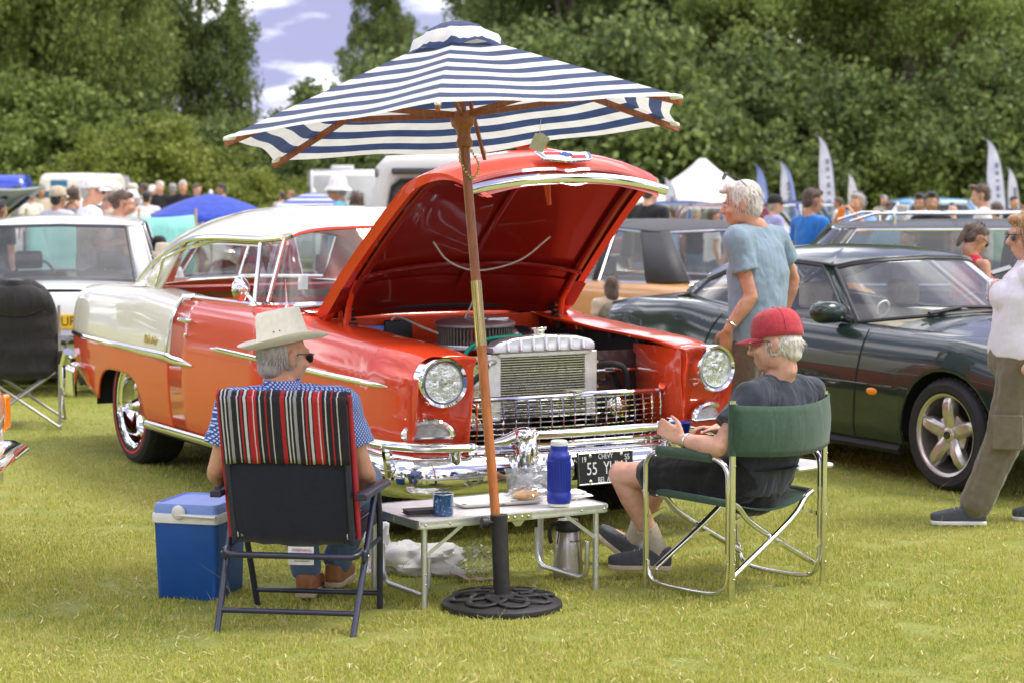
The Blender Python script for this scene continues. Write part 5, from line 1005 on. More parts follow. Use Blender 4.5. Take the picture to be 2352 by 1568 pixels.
for i in range(9):
    z = .60 + .205 * i / 8; rows.append([(-.31 + .62 * j / 20, -.245 - .095 * sin(pi * j / 20) ** .8 - .012 * sin(pi * i / 8), z - .015 * sin(pi * j / 20) * (1 if i < 4 else 1)) for j in range(21)])
MB().grid(rows).build('back_canvas', gfab, dc, smooth=180, solid=.005)
for sx in (-1, 1): MB().tube([(sx * .297, -.236, .60), (sx * .297, -.236, .808)], .019, 12).build('canvas_sleeve', gfab, dc)
ty = MB().box((.42, .06, .475), (.24, .30, .012)).build('side_tray', mat('tray_grey', (.55, .53, .50), .35), dc, bevel=.004); MB().tube([(a + .42, b + .06, .472) for a, b in rrect(.122, .152, .02, 4)], .010, 8, closed=True).build('tray_rim', alu, ty)
MB().beam((.50, -.08, .465), (.50, -.085, .25), .018, .004).build('tray_leg', alu, ty); MB().beam((.50, -.085, .25), (.31, -.09, .30), .012, .004).build('tray_stay', alu, ty)
# ------------------------------------------------------------------ black camping chair far left
bc = thing('camping_chair', 'black padded camping chair with its back turned, in front of the white saloon', 'chair', (-3.45, 14.30, 0), radians(8)); bfab = cloth('black_nylon', (.028, .027, .027), fold=.03, rough=.6); gtube = mat('grey_tube', (.42, .41, .40), .35, .6, .1, 30)
rows = []
for i in range(13):
    z = .36 + .68 * i / 12; hw_ = .27 if z < .80 else .27 * max(.12, (1 - ((z - .80) / .255) ** 2)) ** .5
    rows.append([(hw_ * (2 * j / 12 - 1), -.17 - .10 * (z - .4) - .05 * (1 - (2 * j / 12 - 1) ** 2) - .012 * sin(i * 2.2), z) for j in range(13)])
MB().grid(rows).build('backrest', bfab, bc, smooth=180, solid=.05, soff=0); MB().ell((0, -.285, .905), (.225, .05, .115), 18, 11).build('headrest', bfab, bc); MB().box((0, .05, .40), (.54, .48, .05)).build('seat', bfab, bc, bevel=.02, seg=3)
for sx in (-1, 1):
    MB().tube([(sx * .285, -.22, -.01), (sx * .29, -.21, .86)], .011, 10).build('back_post', gtube, bc)
    MB().tube([(sx * .28, -.24, .02), (-sx * .26, -.20, .40)], .010, 10).build('rear_cross_leg', gtube, bc); MB().tube([(sx * .28, .28, .02), (-sx * .26, .22, .40)], .010, 10).build('front_cross_leg', gtube, bc); MB().tube([(sx * .285, -.24, .02), (sx * .28, .25, .38)], .010, 10).build('side_cross_leg', gtube, bc); MB().tube([(sx * .285, .28, .02), (sx * .28, -.2, .40)], .010, 10).build('side_cross_leg', gtube, bc)
    MB().box((sx * .30, .02, .60), (.07, .42, .03)).build('armrest', bfab, bc, bevel=.01); MB().tube([(sx * .29, .24, .38), (sx * .30, .22, .60)], .010, 8).build('front_post', gtube, bc)
    MB().box((sx * .30, -.21, .50), (.04, .05, .10)).build('joint_block', black_pl, bc, bevel=.01)
# ------------------------------------------------------------------ people
def skin_mat(name, c):
    if name in MATS: return MATS[name]
    m, t, b, o = _nodes(name); b.inputs['Roughness'].default_value = .52; b.inputs['Subsurface Weight'].default_value = .12; b.inputs['Subsurface Radius'].default_value = (.010, .004, .002); b.inputs['Subsurface Scale'].default_value = 1.0
    tcn = nd(t, 'ShaderNodeTexCoord'); n1 = nd(t, 'ShaderNodeTexNoise', i_Scale=16.0, i_Detail=6.0, i_Roughness=.65); t.links.new(tcn.outputs['Object'], n1.inputs[0])
    r = ramp(t, [(.3, (c[0] * .82, c[1] * .66, c[2] * .60)), (.5, c), (.72, tuple(min(1, x * 1.14) for x in c))], n1.outputs['Fac']); t.links.new(r.outputs[0], b.inputs['Base Color'])
    n2 = nd(t, 'ShaderNodeTexNoise', i_Scale=120.0, i_Detail=4.0); t.links.new(tcn.outputs['Object'], n2.inputs[0]); n3 = nd(t, 'ShaderNodeTexNoise', i_Scale=38.0, i_Detail=3.0); t.links.new(tcn.outputs['Object'], n3.inputs[0])
    b1 = nd(t, 'ShaderNodeBump', i_Strength=.5, i_Distance=.004); t.links.new(n3.outputs['Fac'], b1.inputs['Height']); b2 = nd(t, 'ShaderNodeBump', i_Strength=.5, i_Distance=.0015); t.links.new(n2.outputs['Fac'], b2.inputs['Height']); t.links.new(b1.outputs[0], b2.inputs['Normal']); t.links.new(b2.outputs[0], b.inputs['Normal'])
    MATS[name] = m; return m
SK = skin_mat('skin_tan', (.55, .28, .17)); SK2 = skin_mat('skin_pink', (.62, .34, .24)); SK3 = skin_mat('skin_olive', (.42, .22, .13)); SK4 = skin_mat('skin_brown', (.30, .15, .085))
def hair_mat(name, c): return mat(name, c, .6, 0, .3, 90, bump=.006, bscale=70, stretch=(1, 1, .25), sheen=.2)
H_white = hair_mat('hair_white', (.62, .58, .52)); H_grey = hair_mat('hair_grey', (.33, .30, .27)); H_brown = hair_mat('hair_brown', (.09, .05, .03)); H_dark = hair_mat('hair_dark', (.02, .016, .014)); H_blond = hair_mat('hair_blond', (.36, .20, .09))
def orient(pos, yaw, pitch=0.0, roll=0.0, s=1.0): return T(pos) @ RZ(yaw) @ RX(pitch) @ RY(roll) @ Matrix.Scale(s, 4)
def head_lumps(mb, M, fem=False, fine=True):
    E_ = lambda c, r: mb.ell(c, r, 16, 10, M)
    E_((0, -.014, .032), (.076, .096, .086)); E_((0, .026, -.03), (.062 if not fem else .058, .068, .085)); E_((0, .048, -.086), (.036 if not fem else .03, .036, .026)); E_((.045, .0, -.055), (.02, .045, .045)); E_((-.045, .0, -.055), (.02, .045, .045))
    c_ = lambda p, q, a, b: mb.cap(M @ Vector(p), M @ Vector(q), a * M.to_scale()[0], b * M.to_scale()[0], 10)
    c_((0, .088, .012), (0, .112, -.026), .009, .014); c_((-.010, .104, -.03), (.010, .104, -.03), .010, .010); c_((-.042, .076, .024), (.042, .076, .024), .014, .014)
    if fine:
        E_((.038, .066, -.026), (.026, .022, .022)); E_((-.038, .066, -.026), (.026, .022, .022)); E_((0, .088, -.056), (.021, .010, .0065)); E_((0, .085, -.070), (.019, .011, .0075))
    for sx in (-1, 1):
        E_((sx * .079, -.008, -.008), (.010, .021, .033)); E_((sx * .083, -.016, .004), (.008, .016, .022))
def hand_lumps(mb, wrist, dir_, nrm, side, curl=.5, s=1.0, thumb_out=.6):
    """dir_: towards the fingers; nrm: out of the back of the hand; side: +1 when the thumb lies on dir x nrm"""
    d = Vector(dir_).normalized(); n = Vector(nrm); n = (n - d * n.dot(d)).normalized(); l = d.cross(n) * side; w_ = Vector(wrist); kn = []
    for i, (off, ln) in enumerate(((.030, .074), (.010, .078), (-.010, .074), (-.028, .066))):
        b0 = w_ + d * .012 * s + l * off * .55 * s; k = w_ + d * (.088 - abs(i - 1) * .004) * s + l * off * s; mb.cap(b0, k, .0135 * s, .0105 * s, 8); kn.append((k, ln))
    mb.cap(w_ + d * .03 * s + l * .02 * s, w_ + d * .03 * s - l * .02 * s, .014 * s, .014 * s, 8)
    for i, (k, ln) in enumerate(kn):
        a = curl * .55 + i * .05; p = k; dd = d
        for q, fr in enumerate((.46, .31, .23)):
            dd = (d * cos(a) - n * sin(a)).normalized(); e_ = p + dd * ln * fr * s; mb.cap(p, e_, (.0092 - q * .0009) * s, (.0085 - q * .0009) * s, 8); p = e_; a += curl * (1.0 if q == 0 else .75)
    t0 = w_ + d * .022 * s + l * .028 * s; t1 = t0 + (d * .7 + l * thumb_out - n * .25 * curl).normalized() * .042 * s; t2 = t1 + (d * .9 + l * thumb_out * .3 - n * .5 * curl).normalized() * .030 * s; t3 = t2 + (d * .9 - n * .7 * curl).normalized() * .022 * s
    mb.chain([t0, t1, t2, t3], [.014 * s, .011 * s, .0095 * s, .008 * s], 8)
def ring(c, lat, fwd, a, b, n=22, p=2.4):
    c, lat, fwd = Vector(c), Vector(lat).normalized(), Vector(fwd).normalized(); o = []
    for k in range(n):
        t_ = 2 * pi * k / n; cs, sn = cos(t_), sin(t_); o.append(c + lat * (a * math.copysign(abs(cs) ** (2 / p), cs)) + fwd * (b * math.copysign(abs(sn) ** (2 / p), sn)))
    return o
def shoe(root, heel, toe, m_up, m_sole, h=.075, w_=.047, up=(0, 0, 1), name='shoe'):
    """heel and toe: bottom points"""
    heel, toe = Vector(heel), Vector(toe); d = (toe - heel).normalized(); up = Vector(up); up = (up - d * up.dot(d)).normalized(); l = d.cross(up); L = (toe - heel).length
    prof = [(-.01, .5), (.03, .8), (.12, .86), (.35, .82), (.55, .92), (.75, 1.0), (.9, .85), (1.0, .45)]
    def rg(hf, inset): return [[heel + d * (L * a) + l * (sgn * w_ * b * inset) + up * zz for sgn, zz in ((-1, 0), (1, 0), (1, hf(a)), (.55, hf(a) * 1.1), (-.55, hf(a) * 1.1), (-1, hf(a)))] for a, b in prof]
    so = MB().loft([[heel + d * (L * a) + l * (sgn * w_ * b * 1.06) + up * zz for sgn, zz in ((-1, 0), (1, 0), (1, .022), (-1, .022))] for a, b in prof]).build('sole', m_sole, None, bevel=.006)
    uo = MB().loft([[q + up * .020 for q in r_] for r_ in rg(lambda a: h * (.95 if a < .15 else .9 - .0 * a if a < .3 else max(.35, .95 - .75 * (a - .3))), .98)]).build(name, m_up, root, bevel=.008, sub=1); so.parent = uo
    for a in (.42, .50, .58): MB().tube([heel + d * (L * a) + l * (q * w_ * .5) + up * (.028 + h * (.92 - .75 * (a - .3)) * 1.1 - abs(q) * .006) for q in (-1, -.4, .4, 1)], .0022, 5).build('lace', sole_m, uo)
    return uo
def strands(root, M, n, rad, m, seed, length=.05, zmin=-.05, ymax=.06, spread=.3, down=.6, name='hair_strands', wd=.0016, zmax=1.0):
    rs = random.Random(seed); mb = MB(); c0 = Vector((0, -.014, .035))
    for _ in range(n):
        while True:
            d = Vector((rs.gauss(0, 1), rs.gauss(0, 1), rs.gauss(0, 1))).normalized(); p = c0 + Vector((d.x * rad[0], d.y * rad[1], d.z * rad[2]))
            if zmax > p.z > zmin + max(0, p.y) * 1.1 and p.y < ymax: break
        fl = Vector((d.x * .35 + rs.uniform(-spread, spread), -.25 + d.y * .2 + rs.uniform(-spread, spread), -down + d.z * .5)); fl = (fl + d * .25).normalized(); L = length * rs.uniform(.5, 1.3)
        sd = fl.cross(d).normalized() * wd; a, b_, e_ = p, p + fl * L * .5 + d * .004, p + fl * L
        mb.add([M @ (a - sd), M @ (a + sd), M @ (b_ + sd * .8), M @ (b_ - sd * .8), M @ e_], [(0, 1, 2, 3), (3, 2, 4)])
    return mb.build(name, m, root, smooth=180, kind='stuff')
def cap_parts(root, M, m, visor=True, back_gap=False, name='cap', vis_m=None, vox=.006):
    prof = [(.001, .148), (.03, .146), (.06, .136), (.082, .115), (.094, .085), (.098, .055), (.097, .035), (.094, .033), (.09, .05), (.085, .08)]
    mb = MB(); rings = []
    for r_, z in prof: rings.append([((r_ * .92) * cos(2 * pi * k / 36), -.012 + r_ * 1.12 * sin(2 * pi * k / 36), z - (.012 * max(0, -sin(2 * pi * k / 36)) if z < .06 else 0)) for k in range(36)])
    mb.loft(rings, cap=False, M=M); c = mb.build(name, m, root, smooth=60)
    if visor:
        rows = []
        for i in range(6):
            rr = i / 5; rows.append([((.082 + .006 * rr) * sin(a) * (1 - .08 * rr), .0 + (.094 + .075 * rr * cos(a * .9)) * cos(a) * 1.0, .042 - .012 * rr - .05 * (sin(a) ** 2) * (.35 + .3 * rr)) for a in span(-1.15, 1.15, 14)])
        MB().grid(rows, M=M).build('visor', vis_m or m, c, smooth=60, solid=.004)
    MB().ell((0, -.012, .149), (.007, .007, .004), 8, 6, M=M).build('button', m, c)
    st = MB()
    for k in range(6):
        a = pi / 6 + 2 * pi * k / 6; st.tube([M @ Vector((r_ * .92 * cos(a) * 1.008, -.012 + r_ * 1.12 * sin(a) * 1.008, z + .0006)) for r_, z in prof[1:7]], .0012 * M.to_scale()[0], 4)
    st.build('seam', m, c, kind='stuff'); return c

def figure(root, J, skin, shirt, legs_m, vox=.008, sleeve=.55, leg=1.0, girth=1.0, fem=False, hands=True, folds=(.012, .09), shoes=None, hm=None, sleeve_r=.062, fine=True, leg_r=1.0, shirt_low=.0, bare_shoulder=False, forearm=1.0):
    """J: joints in thing-local coordinates"""
    V = J
    s = V.get('scale', 1.0); b = MB(); head_lumps(b, V['head'], fem, fine); Mh = V['head']
    b.chain([Mh @ Vector((0, -.022, -.05)), Mh @ Vector((0, -.03, -.105)), V['neck']], [.052 * s, .053 * s, .062 * s])
    b.cap(V['neck'], V['chest'], .06 * s, .11 * s); b.cap(V['chest'], V['pelvis'], .09 * s, .09 * s)
    for sd in 'LR':
        S_, E_, W_ = V['sh' + sd], V['el' + sd], V['wr' + sd]; b.cap(V['neck'].lerp(S_, .4) - Vector((0, 0, .03 * s)), S_, .038 * s, .042 * s); b.chain([S_, S_.lerp(E_, .45), E_], [.044 * s, .043 * s, .037 * s]); b.chain([E_, E_.lerp(W_, .3), W_], [.038 * s, .040 * s * forearm, .027 * s])
        if hands and 'hd' + sd in V: dr_, nr_, cu_ = V['hd' + sd]; hand_lumps(b, W_, dr_, nr_, 1 if sd == 'L' else -1, cu_, s * .97)
        else: b.cap(W_, W_ + (W_ - E_).normalized() * .09 * s, .032 * s, .026 * s)
        Hp, K, A = V['hip' + sd], V['kn' + sd], V['an' + sd]; b.chain([Hp, Hp.lerp(K, .5), K], [.078 * s, .068 * s, .052 * s]); b.ell(K, (.052 * s, .052 * s, .056 * s)); b.chain([K, K.lerp(A, .3), K.lerp(A, .65), A], [.050 * s, .054 * s, .042 * s, .034 * s])
        b.cap(A, A + (V['toe' + sd] - A) * .55, .034 * s, .026 * s)
    body = b.fuse('body', skin, root, vox, 5)
    lat = (V['shR'] - V['shL']).normalized(); hl = (V['hipR'] - V['hipL']).normalized(); upv = (V['neck'] - V['pelvis']).normalized(); fw_ = upv.cross(lat).normalized(); hf = upv.cross(hl).normalized()
    if fw_.dot(Mh.to_3x3() @ Vector((0, 1, 0))) < -.9: pass
    P, C, Nk = V['pelvis'], V['chest'], V['neck']; W2 = P.lerp(C, .45); U = C.lerp(Nk, .55); g = girth * s; halfw = (V['shR'] - V['shL']).length / 2
    sh = MB()
    sh.loft([ring(P - upv * (.05 + shirt_low) * s, hl, hf, .172 * g, .118 * g), ring(P, hl, hf, .176 * g, .124 * g), ring(W2, hl.lerp(lat, .5), hf.lerp(fw_, .5), .166 * g, .122 * g), ring(C, lat, fw_, .178 * g, .122 * g), ring(U, lat, fw_, max(.15 * g, halfw * .92), .098 * g), ring(Nk.lerp(U, .35), lat, fw_, halfw * .62, .075 * s), ring(Nk + upv * .01, lat, fw_, .066 * s, .062 * s)])
    if fem: sh.ell(C + fw_ * .075 * g + lat * .065 - upv * .01, (.07 * g,) * 3); sh.ell(C + fw_ * .075 * g - lat * .065 - upv * .01, (.07 * g,) * 3)
    for sd in 'LR':
        S_, E_ = V['sh' + sd], V['el' + sd]
        if not bare_shoulder: sh.cap(Nk.lerp(S_, .3) - upv * .012 * s, S_, .058 * s, (sleeve_r + .002) * s); sh.cap(U.lerp(S_, .5), S_, .08 * s, (sleeve_r + .002) * s); sh.ell(S_, ((sleeve_r + .003) * s,) * 3); sh.tube([S_, S_.lerp(E_, sleeve * .5), S_.lerp(E_, sleeve)], [(sleeve_r + .003) * s, sleeve_r * .96 * s, (sleeve_r * 1.0 if sleeve < .9 else sleeve_r * .82) * s], 16)
        if sleeve >= 1: sh.cap(E_, E_.lerp(V['wr' + sd], sleeve - 1), sleeve_r * .8 * s, sleeve_r * .6 * s)
    sh.fuse('shirt', shirt, root, vox * 1.15, 4, disp=folds)
    if legs_m:
        tr_ = MB(); tr_.loft([ring(P - upv * .02 * s, hl, hf, .168 * g, .116 * g), ring(P + upv * .05 * s, hl, hf, .166 * g, .114 * g)]); tr_.ell(P - upv * .06, (.13 * g, .12 * g, .11 * g))
        for sd in 'LR':
            Hp, K, A = V['hip' + sd], V['kn' + sd], V['an' + sd]; tr_.cap(P, Hp, .11 * g, .098 * g); f_ = min(1, leg * 2)
            tr_.cap(Hp, Hp.lerp(K, f_), .098 * s * leg_r, (.098 + (.074 - .098) * f_) * s * leg_r)
            if leg > .5: tr_.chain([K, K.lerp(A, min(.5, leg - .5) * 2 * .5), K.lerp(A, min(1, (leg - .5) * 2))], [.074 * s * leg_r, .068 * s * leg_r, .064 * s * leg_r])
        tr_.fuse('trousers' if leg > .6 else 'shorts', legs_m, root, vox * 1.15, 4, disp=(folds[0] * 1.2, folds[1]))
    if shoes:
        for sd in 'LR':
            A, Tt = V['an' + sd], V['toe' + sd]; d = Vector((Tt.x - A.x, Tt.y - A.y, Tt.z - V.get('heelz' + sd, Tt.z) if False else 0)); d = (V['foot' + sd] if 'foot' + sd in V else d).normalized()
            h0 = Vector((A.x, A.y, A.z - .085 * s)) - d * .055 * s; shoe(root, h0, h0 + d * .27 * s, shoes[0], shoes[1], up=V.get('fup' + sd, Vector((0, 0, 1))))
    return body
def standing(h=1.75, yaw=0.0, arms='down', lean=0.0, head=(0, 0, 0), stance=.09):
    """joints of a standing figure facing local +Y, then turned by yaw"""
    s = h / 1.75; R_ = RZ(yaw); J = {}
    def put(k, *p): J[k] = R_ @ (Vector(p) * s)
    put('pelvis', 0, 0, .96); put('chest', 0, .01, 1.26); put('neck', 0, -.012, 1.475)
    J['head'] = orient(R_ @ (Vector((0, .028, 1.615)) * s), yaw + head[0], head[1], head[2], s)
    for sd, x in (('L', -1), ('R', 1)):
        put('sh' + sd, x * .185, -.005, 1.415); put('hip' + sd, x * .09, 0, .92); put('kn' + sd, x * .10, .02, .50); put('an' + sd, x * stance * 1.2, -.02, .085); put('toe' + sd, x * stance * 1.5, .17, .04)
        if arms == 'down': put('el' + sd, x * .235, -.03, 1.13); put('wr' + sd, x * .235, .04, .88); J['hd' + sd] = ((R_ @ Vector((0, .15, -1))), R_ @ Vector((x, 0, 0)), .45)
        elif arms == 'bent': put('el' + sd, x * .24, -.02, 1.14); put('wr' + sd, x * .14, .22, 1.16); J['hd' + sd] = (R_ @ Vector((-x * .7, .7, .1)), R_ @ Vector((x * .4, .3, .6)), .6)
        elif arms == 'up': put('el' + sd, x * .25, .14, 1.30); put('wr' + sd, x * .10, .26, 1.50); J['hd' + sd] = (R_ @ Vector((-x * .4, .3, .8)), R_ @ Vector((x * .8, -.2, .2)), .7)
        elif arms == 'hips': put('el' + sd, x * .33, -.10, 1.16); put('wr' + sd, x * .19, .03, 1.0); J['hd' + sd] = (R_ @ Vector((-x * .3, .6, -.7)), R_ @ Vector((x, 0, .3)), .5)
    J['scale'] = s; return J
jeans = cloth('denim', (.09, .14, .24), fold=.02); khaki = cloth('olive_khaki', (.155, .130, .085), fold=.03, scale=30); brown_short = cloth('brown_cotton', (.13, .095, .062), fold=.03); black_cot = cloth('black_cotton', (.014, .014, .015), fold=.025)
sole_m = mat('shoe_sole', (.55, .45, .32), .7); grey_shoe = mat('grey_suede', (.07, .078, .09), .85, 0, .2, 60); tan_shoe = mat('tan_leather', (.33, .13, .05), .45, 0, .2, 30); beige_sock = cloth('beige_sock', (.50, .43, .34))
lens_dark = mat('sunglass_lens', (.012, .010, .012), .08, 0, .1, coat=1.0)
def W(u, v, y): return dep(u, v, y)
def glasses(root, M, dark=True, up=0.0, back=0.0, thin=False):
    g = MB().tube([M @ Vector(p) for p in ((-.068, .085, .012 + up), (-.06, .098, .014 + up), (0, .105, .016 + up), (.06, .098, .014 + up), (.068, .085, .012 + up))], .0028 if not thin else .0016, 6).build('glasses', black_pl if not thin else steel, root)
    for sx in (-1, 1):
        MB().tube([M @ Vector((sx * .068, .085, .012 + up)), M @ Vector((sx * .079, .02, .014 + up)), M @ Vector((sx * .08, -.025, -.004 + up))], .0026 if not thin else .0018, 6).build('temple', black_pl, g)
        MB().ell((sx * .034, .097, -.002 + up), (.026, .007, .019), 14, 9, M=M).build('lens', lens_dark if dark else glass('spectacle', (.9, .9, .9), 1.2), g) if not thin else MB().tube([M @ Vector((sx * .034 + .023 * cos(a), .1, -.004 + up + .016 * sin(a))) for a in span(0, 2 * pi, 16)][:-1], .0015, 5, closed=True).build('lens_rim', steel, g)
    return g

# --- man in the cream hat, striped chair
p1 = thing('person', 'seated person in cream brimmed hat and blue patterned shirt, back turned', 'person', (-.80, 7.9, 0)); O1 = Vector(p1.location)
def shirt_dots(name):
    m, t, b, o = _nodes(name); b.inputs['Roughness'].default_value = .85
    tcn = nd(t, 'ShaderNodeTexCoord'); sp = nd(t, 'ShaderNodeSeparateXYZ'); t.links.new(tcn.outputs['Object'], sp.inputs[0])
    xy = nd(t, 'ShaderNodeMath', operation='MULTIPLY_ADD'); xy.inputs[1].default_value = .75; t.links.new(sp.outputs['Y'], xy.inputs[0]); t.links.new(sp.outputs['X'], xy.inputs[2])
    def axis(sg):
        a = nd(t, 'ShaderNodeMath', operation='MULTIPLY_ADD'); a.inputs[1].default_value = sg; t.links.new(xy.outputs[0], a.inputs[0]); t.links.new(sp.outputs['Z'], a.inputs[2])
        s_ = nd(t, 'ShaderNodeMath', operation='MULTIPLY'); s_.inputs[1].default_value = 62.0; t.links.new(a.outputs[0], s_.inputs[0]); f_ = nd(t, 'ShaderNodeMath', operation='FRACT'); t.links.new(s_.outputs[0], f_.inputs[0])
        d_ = nd(t, 'ShaderNodeMath', operation='SUBTRACT'); d_.inputs[1].default_value = .5; t.links.new(f_.outputs[0], d_.inputs[0]); ab = nd(t, 'ShaderNodeMath', operation='ABSOLUTE'); t.links.new(d_.outputs[0], ab.inputs[0]); return ab
    mxx = nd(t, 'ShaderNodeMath', operation='MAXIMUM'); t.links.new(axis(1).outputs[0], mxx.inputs[0]); t.links.new(axis(-1).outputs[0], mxx.inputs[1])
    r = ramp(t, [(0, (.12, .2, .5)), (.08, (.70, .74, .80)), (.26, (.028, .085, .36))], mxx.outputs[0], 'CONSTANT'); t.links.new(r.outputs[0], b.inputs['Base Color'])
    n1 = nd(t, 'ShaderNodeTexNoise', i_Scale=9.0, i_Detail=3.0, i_Distortion=.8); t.links.new(tcn.outputs['Object'], n1.inputs[0]); bp = nd(t, 'ShaderNodeBump', i_Strength=.7, i_Distance=.02); t.links.new(n1.outputs['Fac'], bp.inputs['Height']); t.links.new(bp.outputs[0], b.inputs['Normal']); MATS[name] = m; return m
dots = shirt_dots('blue_dotted_shirt')
HC1 = W(652, 818, 7.88) - O1
J1 = dict(pelvis=Vector((-.02, -.02, .47)), chest=W(655, 1000, 7.83) - O1, neck=W(648, 893, 7.83) - O1, head=orient(HC1, radians(-52), radians(-4), radians(0)),
    shL=W(540, 935, 7.80) - O1, shR=W(782, 932, 7.80) - O1, elL=W(498, 1078, 7.79) - O1, elR=W(838, 1082, 7.81) - O1, wrL=W(510, 1105, 8.02) - O1, wrR=W(835, 1112, 8.04) - O1,
    hdL=(Vector((.2, 1, -.1)), Vector((0, 0, 1)), .5), hdR=(Vector((-.2, 1, -.1)), Vector((0, 0, 1)), .5),
    hipL=Vector((-.10, 0, .46)), hipR=Vector((.10, 0, .46)), knL=Vector((-.10, .42, .50)), knR=Vector((.20, .42, .47)), anL=W(705, 1305, 8.22) - O1, anR=W(772, 1300, 8.34) - O1, toeL=W(715, 1350, 8.36) - O1, toeR=W(785, 1340, 8.50) - O1)
J1['footL'] = Vector((.10, 1, 0)); J1['footR'] = Vector((.15, 1, 0)); J1['anL'].z = .10; J1['anR'].z = .12
figure(p1, J1, SK, dots, jeans, .0065, .62, .96, 1.22, shoes=(tan_shoe, sole_m), sleeve_r=.078, folds=(.014, .08), forearm=1.15)
M1 = J1['head']; nk = J1['neck']
MB().loft([ring(nk + Vector((0, .005, z)), (1, 0, 0), (0, 1, 0), a, a * .95) for z, a in ((-.02, .085), (.015, .076), (.035, .070), (.036, .064), (.0, .066))], cap=False).build('collar', dots, p1, smooth=60)
hr = MB(); hr.ell((0, -.035, .01), (.080, .082, .075), M=M1); hr.ell((0, -.06, -.05), (.062, .045, .04), M=M1); hr.ell((.06, -.01, -.01), (.02, .03, .045), M=M1); hr.ell((-.06, -.01, -.01), (.02, .03, .045), M=M1); hr = hr.fuse('hair', H_grey, p1, .006, 3); strands(p1, M1, 700, (.083, .095, .092), hair_mat('hair_silver', (.42, .38, .33)), 3, .03, -.085, .03, .25, zmax=.02)
hatm = cloth('cream_canvas', (.82, .77, .65), var=.06, fold=.006); Mhat = M1 @ T((0, -.005, .052)) @ RX(radians(12)) @ RY(radians(-8))
def hat(root, M, m, band=None, brim=.168, crown=.13, name='hat'):
    prof = [(.001, crown - .012), (.04, crown - .006), (.072, crown), (.083, crown - .012), (.09, crown * .5), (.098, .012), (.103, .0), (.125, -.004), (brim * .88, .0), (brim, .006), (brim, .0035), (brim * .88, -.003), (.12, -.008), (.1, -.004), (.094, .02)]
    rings = []
    for r_, z in prof:
        rg_ = []
        for k in range(48):
            a = 2 * pi * k / 48; up_ = max(0, (r_ - .105)) * (.38 * cos(a) ** 2 - .22 * sin(a)) ; dip = -.022 * max(0, 1 - abs(cos(a)) * 2.2) * (1 if z > crown * .8 else 0) * (1 if r_ > .02 else 1.0)
            rg_.append((r_ * .90 * cos(a), r_ * 1.10 * sin(a), z + up_ + dip))
        rings.append(rg_)
    h = MB().loft(rings, cap=False, M=M).build(name, m, root, smooth=70)
    MB().loft([[(r_ * .90 * cos(2 * pi * k / 48), r_ * 1.10 * sin(2 * pi * k / 48), z) for k in range(48)] for r_, z in ((.101, .004), (.0985, .012), (.0955, .026), (.094, .026))], cap=False, M=M).build('hat_band', band or m, h, smooth=70)
    for a in (-.5, -.75, pi + .5, pi + .75): MB().ell((.0925 * .90 * cos(a), .0925 * 1.10 * sin(a), .05), (.003, .003, .003), 8, 6, M=M).build('eyelet', black_pl, h)
    return h
hat(p1, Mhat, hatm); glasses(p1, M1)

# --- man in the red cap, green chair
p2 = thing('person', 'seated person in red cap, navy t-shirt and black shorts holding a blue bowl', 'person', (.95, 8.5, 0)); O2 = Vector(p2.location)
navy_t = cloth('navy_jersey', (.032, .038, .052), var=.08, fold=.035)
lf = Vector((-.727, -.687, 0)); hdg = Vector((-.687, .727, 0)); nk2 = W(1790, 868, 8.42) - O2
J2 = dict(pelvis=Vector((.055, -.065, .475)), chest=W(1778, 985, 8.42) - O2, neck=nk2, head=orient(W(1782, 790, 8.42) - O2, radians(72), radians(-6), radians(4)),
    shL=nk2 + lf * .185 + Vector((0, 0, -.075)), shR=nk2 - lf * .185 + Vector((0, 0, -.075)), elL=W(1650, 1028, 8.20) - O2, wrL=W(1566, 1010, 8.36) - O2, hdL=(Vector((-.75, .35, .45)), Vector((-.35, -.8, .2)), .62),
    elR=W(1800, 1035, 8.78) - O2, wrR=W(1648, 985, 8.74) - O2, hdR=(Vector((-.95, -.25, .1)), Vector((.1, .2, .9)), .75),
    hipL=Vector((-.01, -.13, .475)), hipR=Vector((.12, .0, .475)), knL=W(1425, 1088, 8.62) - O2, knR=W(1520, 1085, 8.92) - O2, anL=W(1512, 1268, 8.66) - O2, anR=W(1452, 1250, 8.98) - O2, toeL=W(1425, 1318, 8.68) - O2, toeR=W(1378, 1205, 9.06) - O2)
J2['anL'].z = .125; J2['footL'] = Vector((-1, .12, 0)); J2['footR'] = Vector((-.78, .22, .62)); J2['fupR'] = Vector((.5, -.2, .85))
figure(p2, J2, SK2, navy_t, black_cot, .0065, .60, .345, 1.02, shoes=(grey_shoe, sole_m), sleeve_r=.074, folds=(.016, .085), leg_r=1.12, forearm=1.1)
M2 = J2['head']
for sd in 'LR':
    A, K = J2['an' + sd], J2['kn' + sd]; d = (K - A).normalized(); sk_ = MB().tube([A - d * .03, A + d * .03, A + d * .075, A + d * .11], [.042, .040, .044, .047], 16).build('sock', beige_sock, p2)
hr = MB(); hr.ell((0, -.045, .0), (.079, .068, .07), M=M2); hr.ell((0, -.07, -.045), (.06, .036, .035), M=M2); hr.ell((.066, -.005, -.02), (.014, .022, .035), M=M2); hr.ell((-.066, -.005, -.02), (.014, .022, .035), M=M2); hr.fuse('hair', H_white, p2, .006, 3); strands(p2, M2, 800, (.082, .097, .09), H_white, 4, .03, -.08, .03, .25, zmax=.015)
redcap = cloth('red_cap_cotton', (.44, .045, .06), var=.15, fold=.004); cap_parts(p2, M2 @ RX(radians(-4)), redcap); glasses(p2, M2, thin=True)
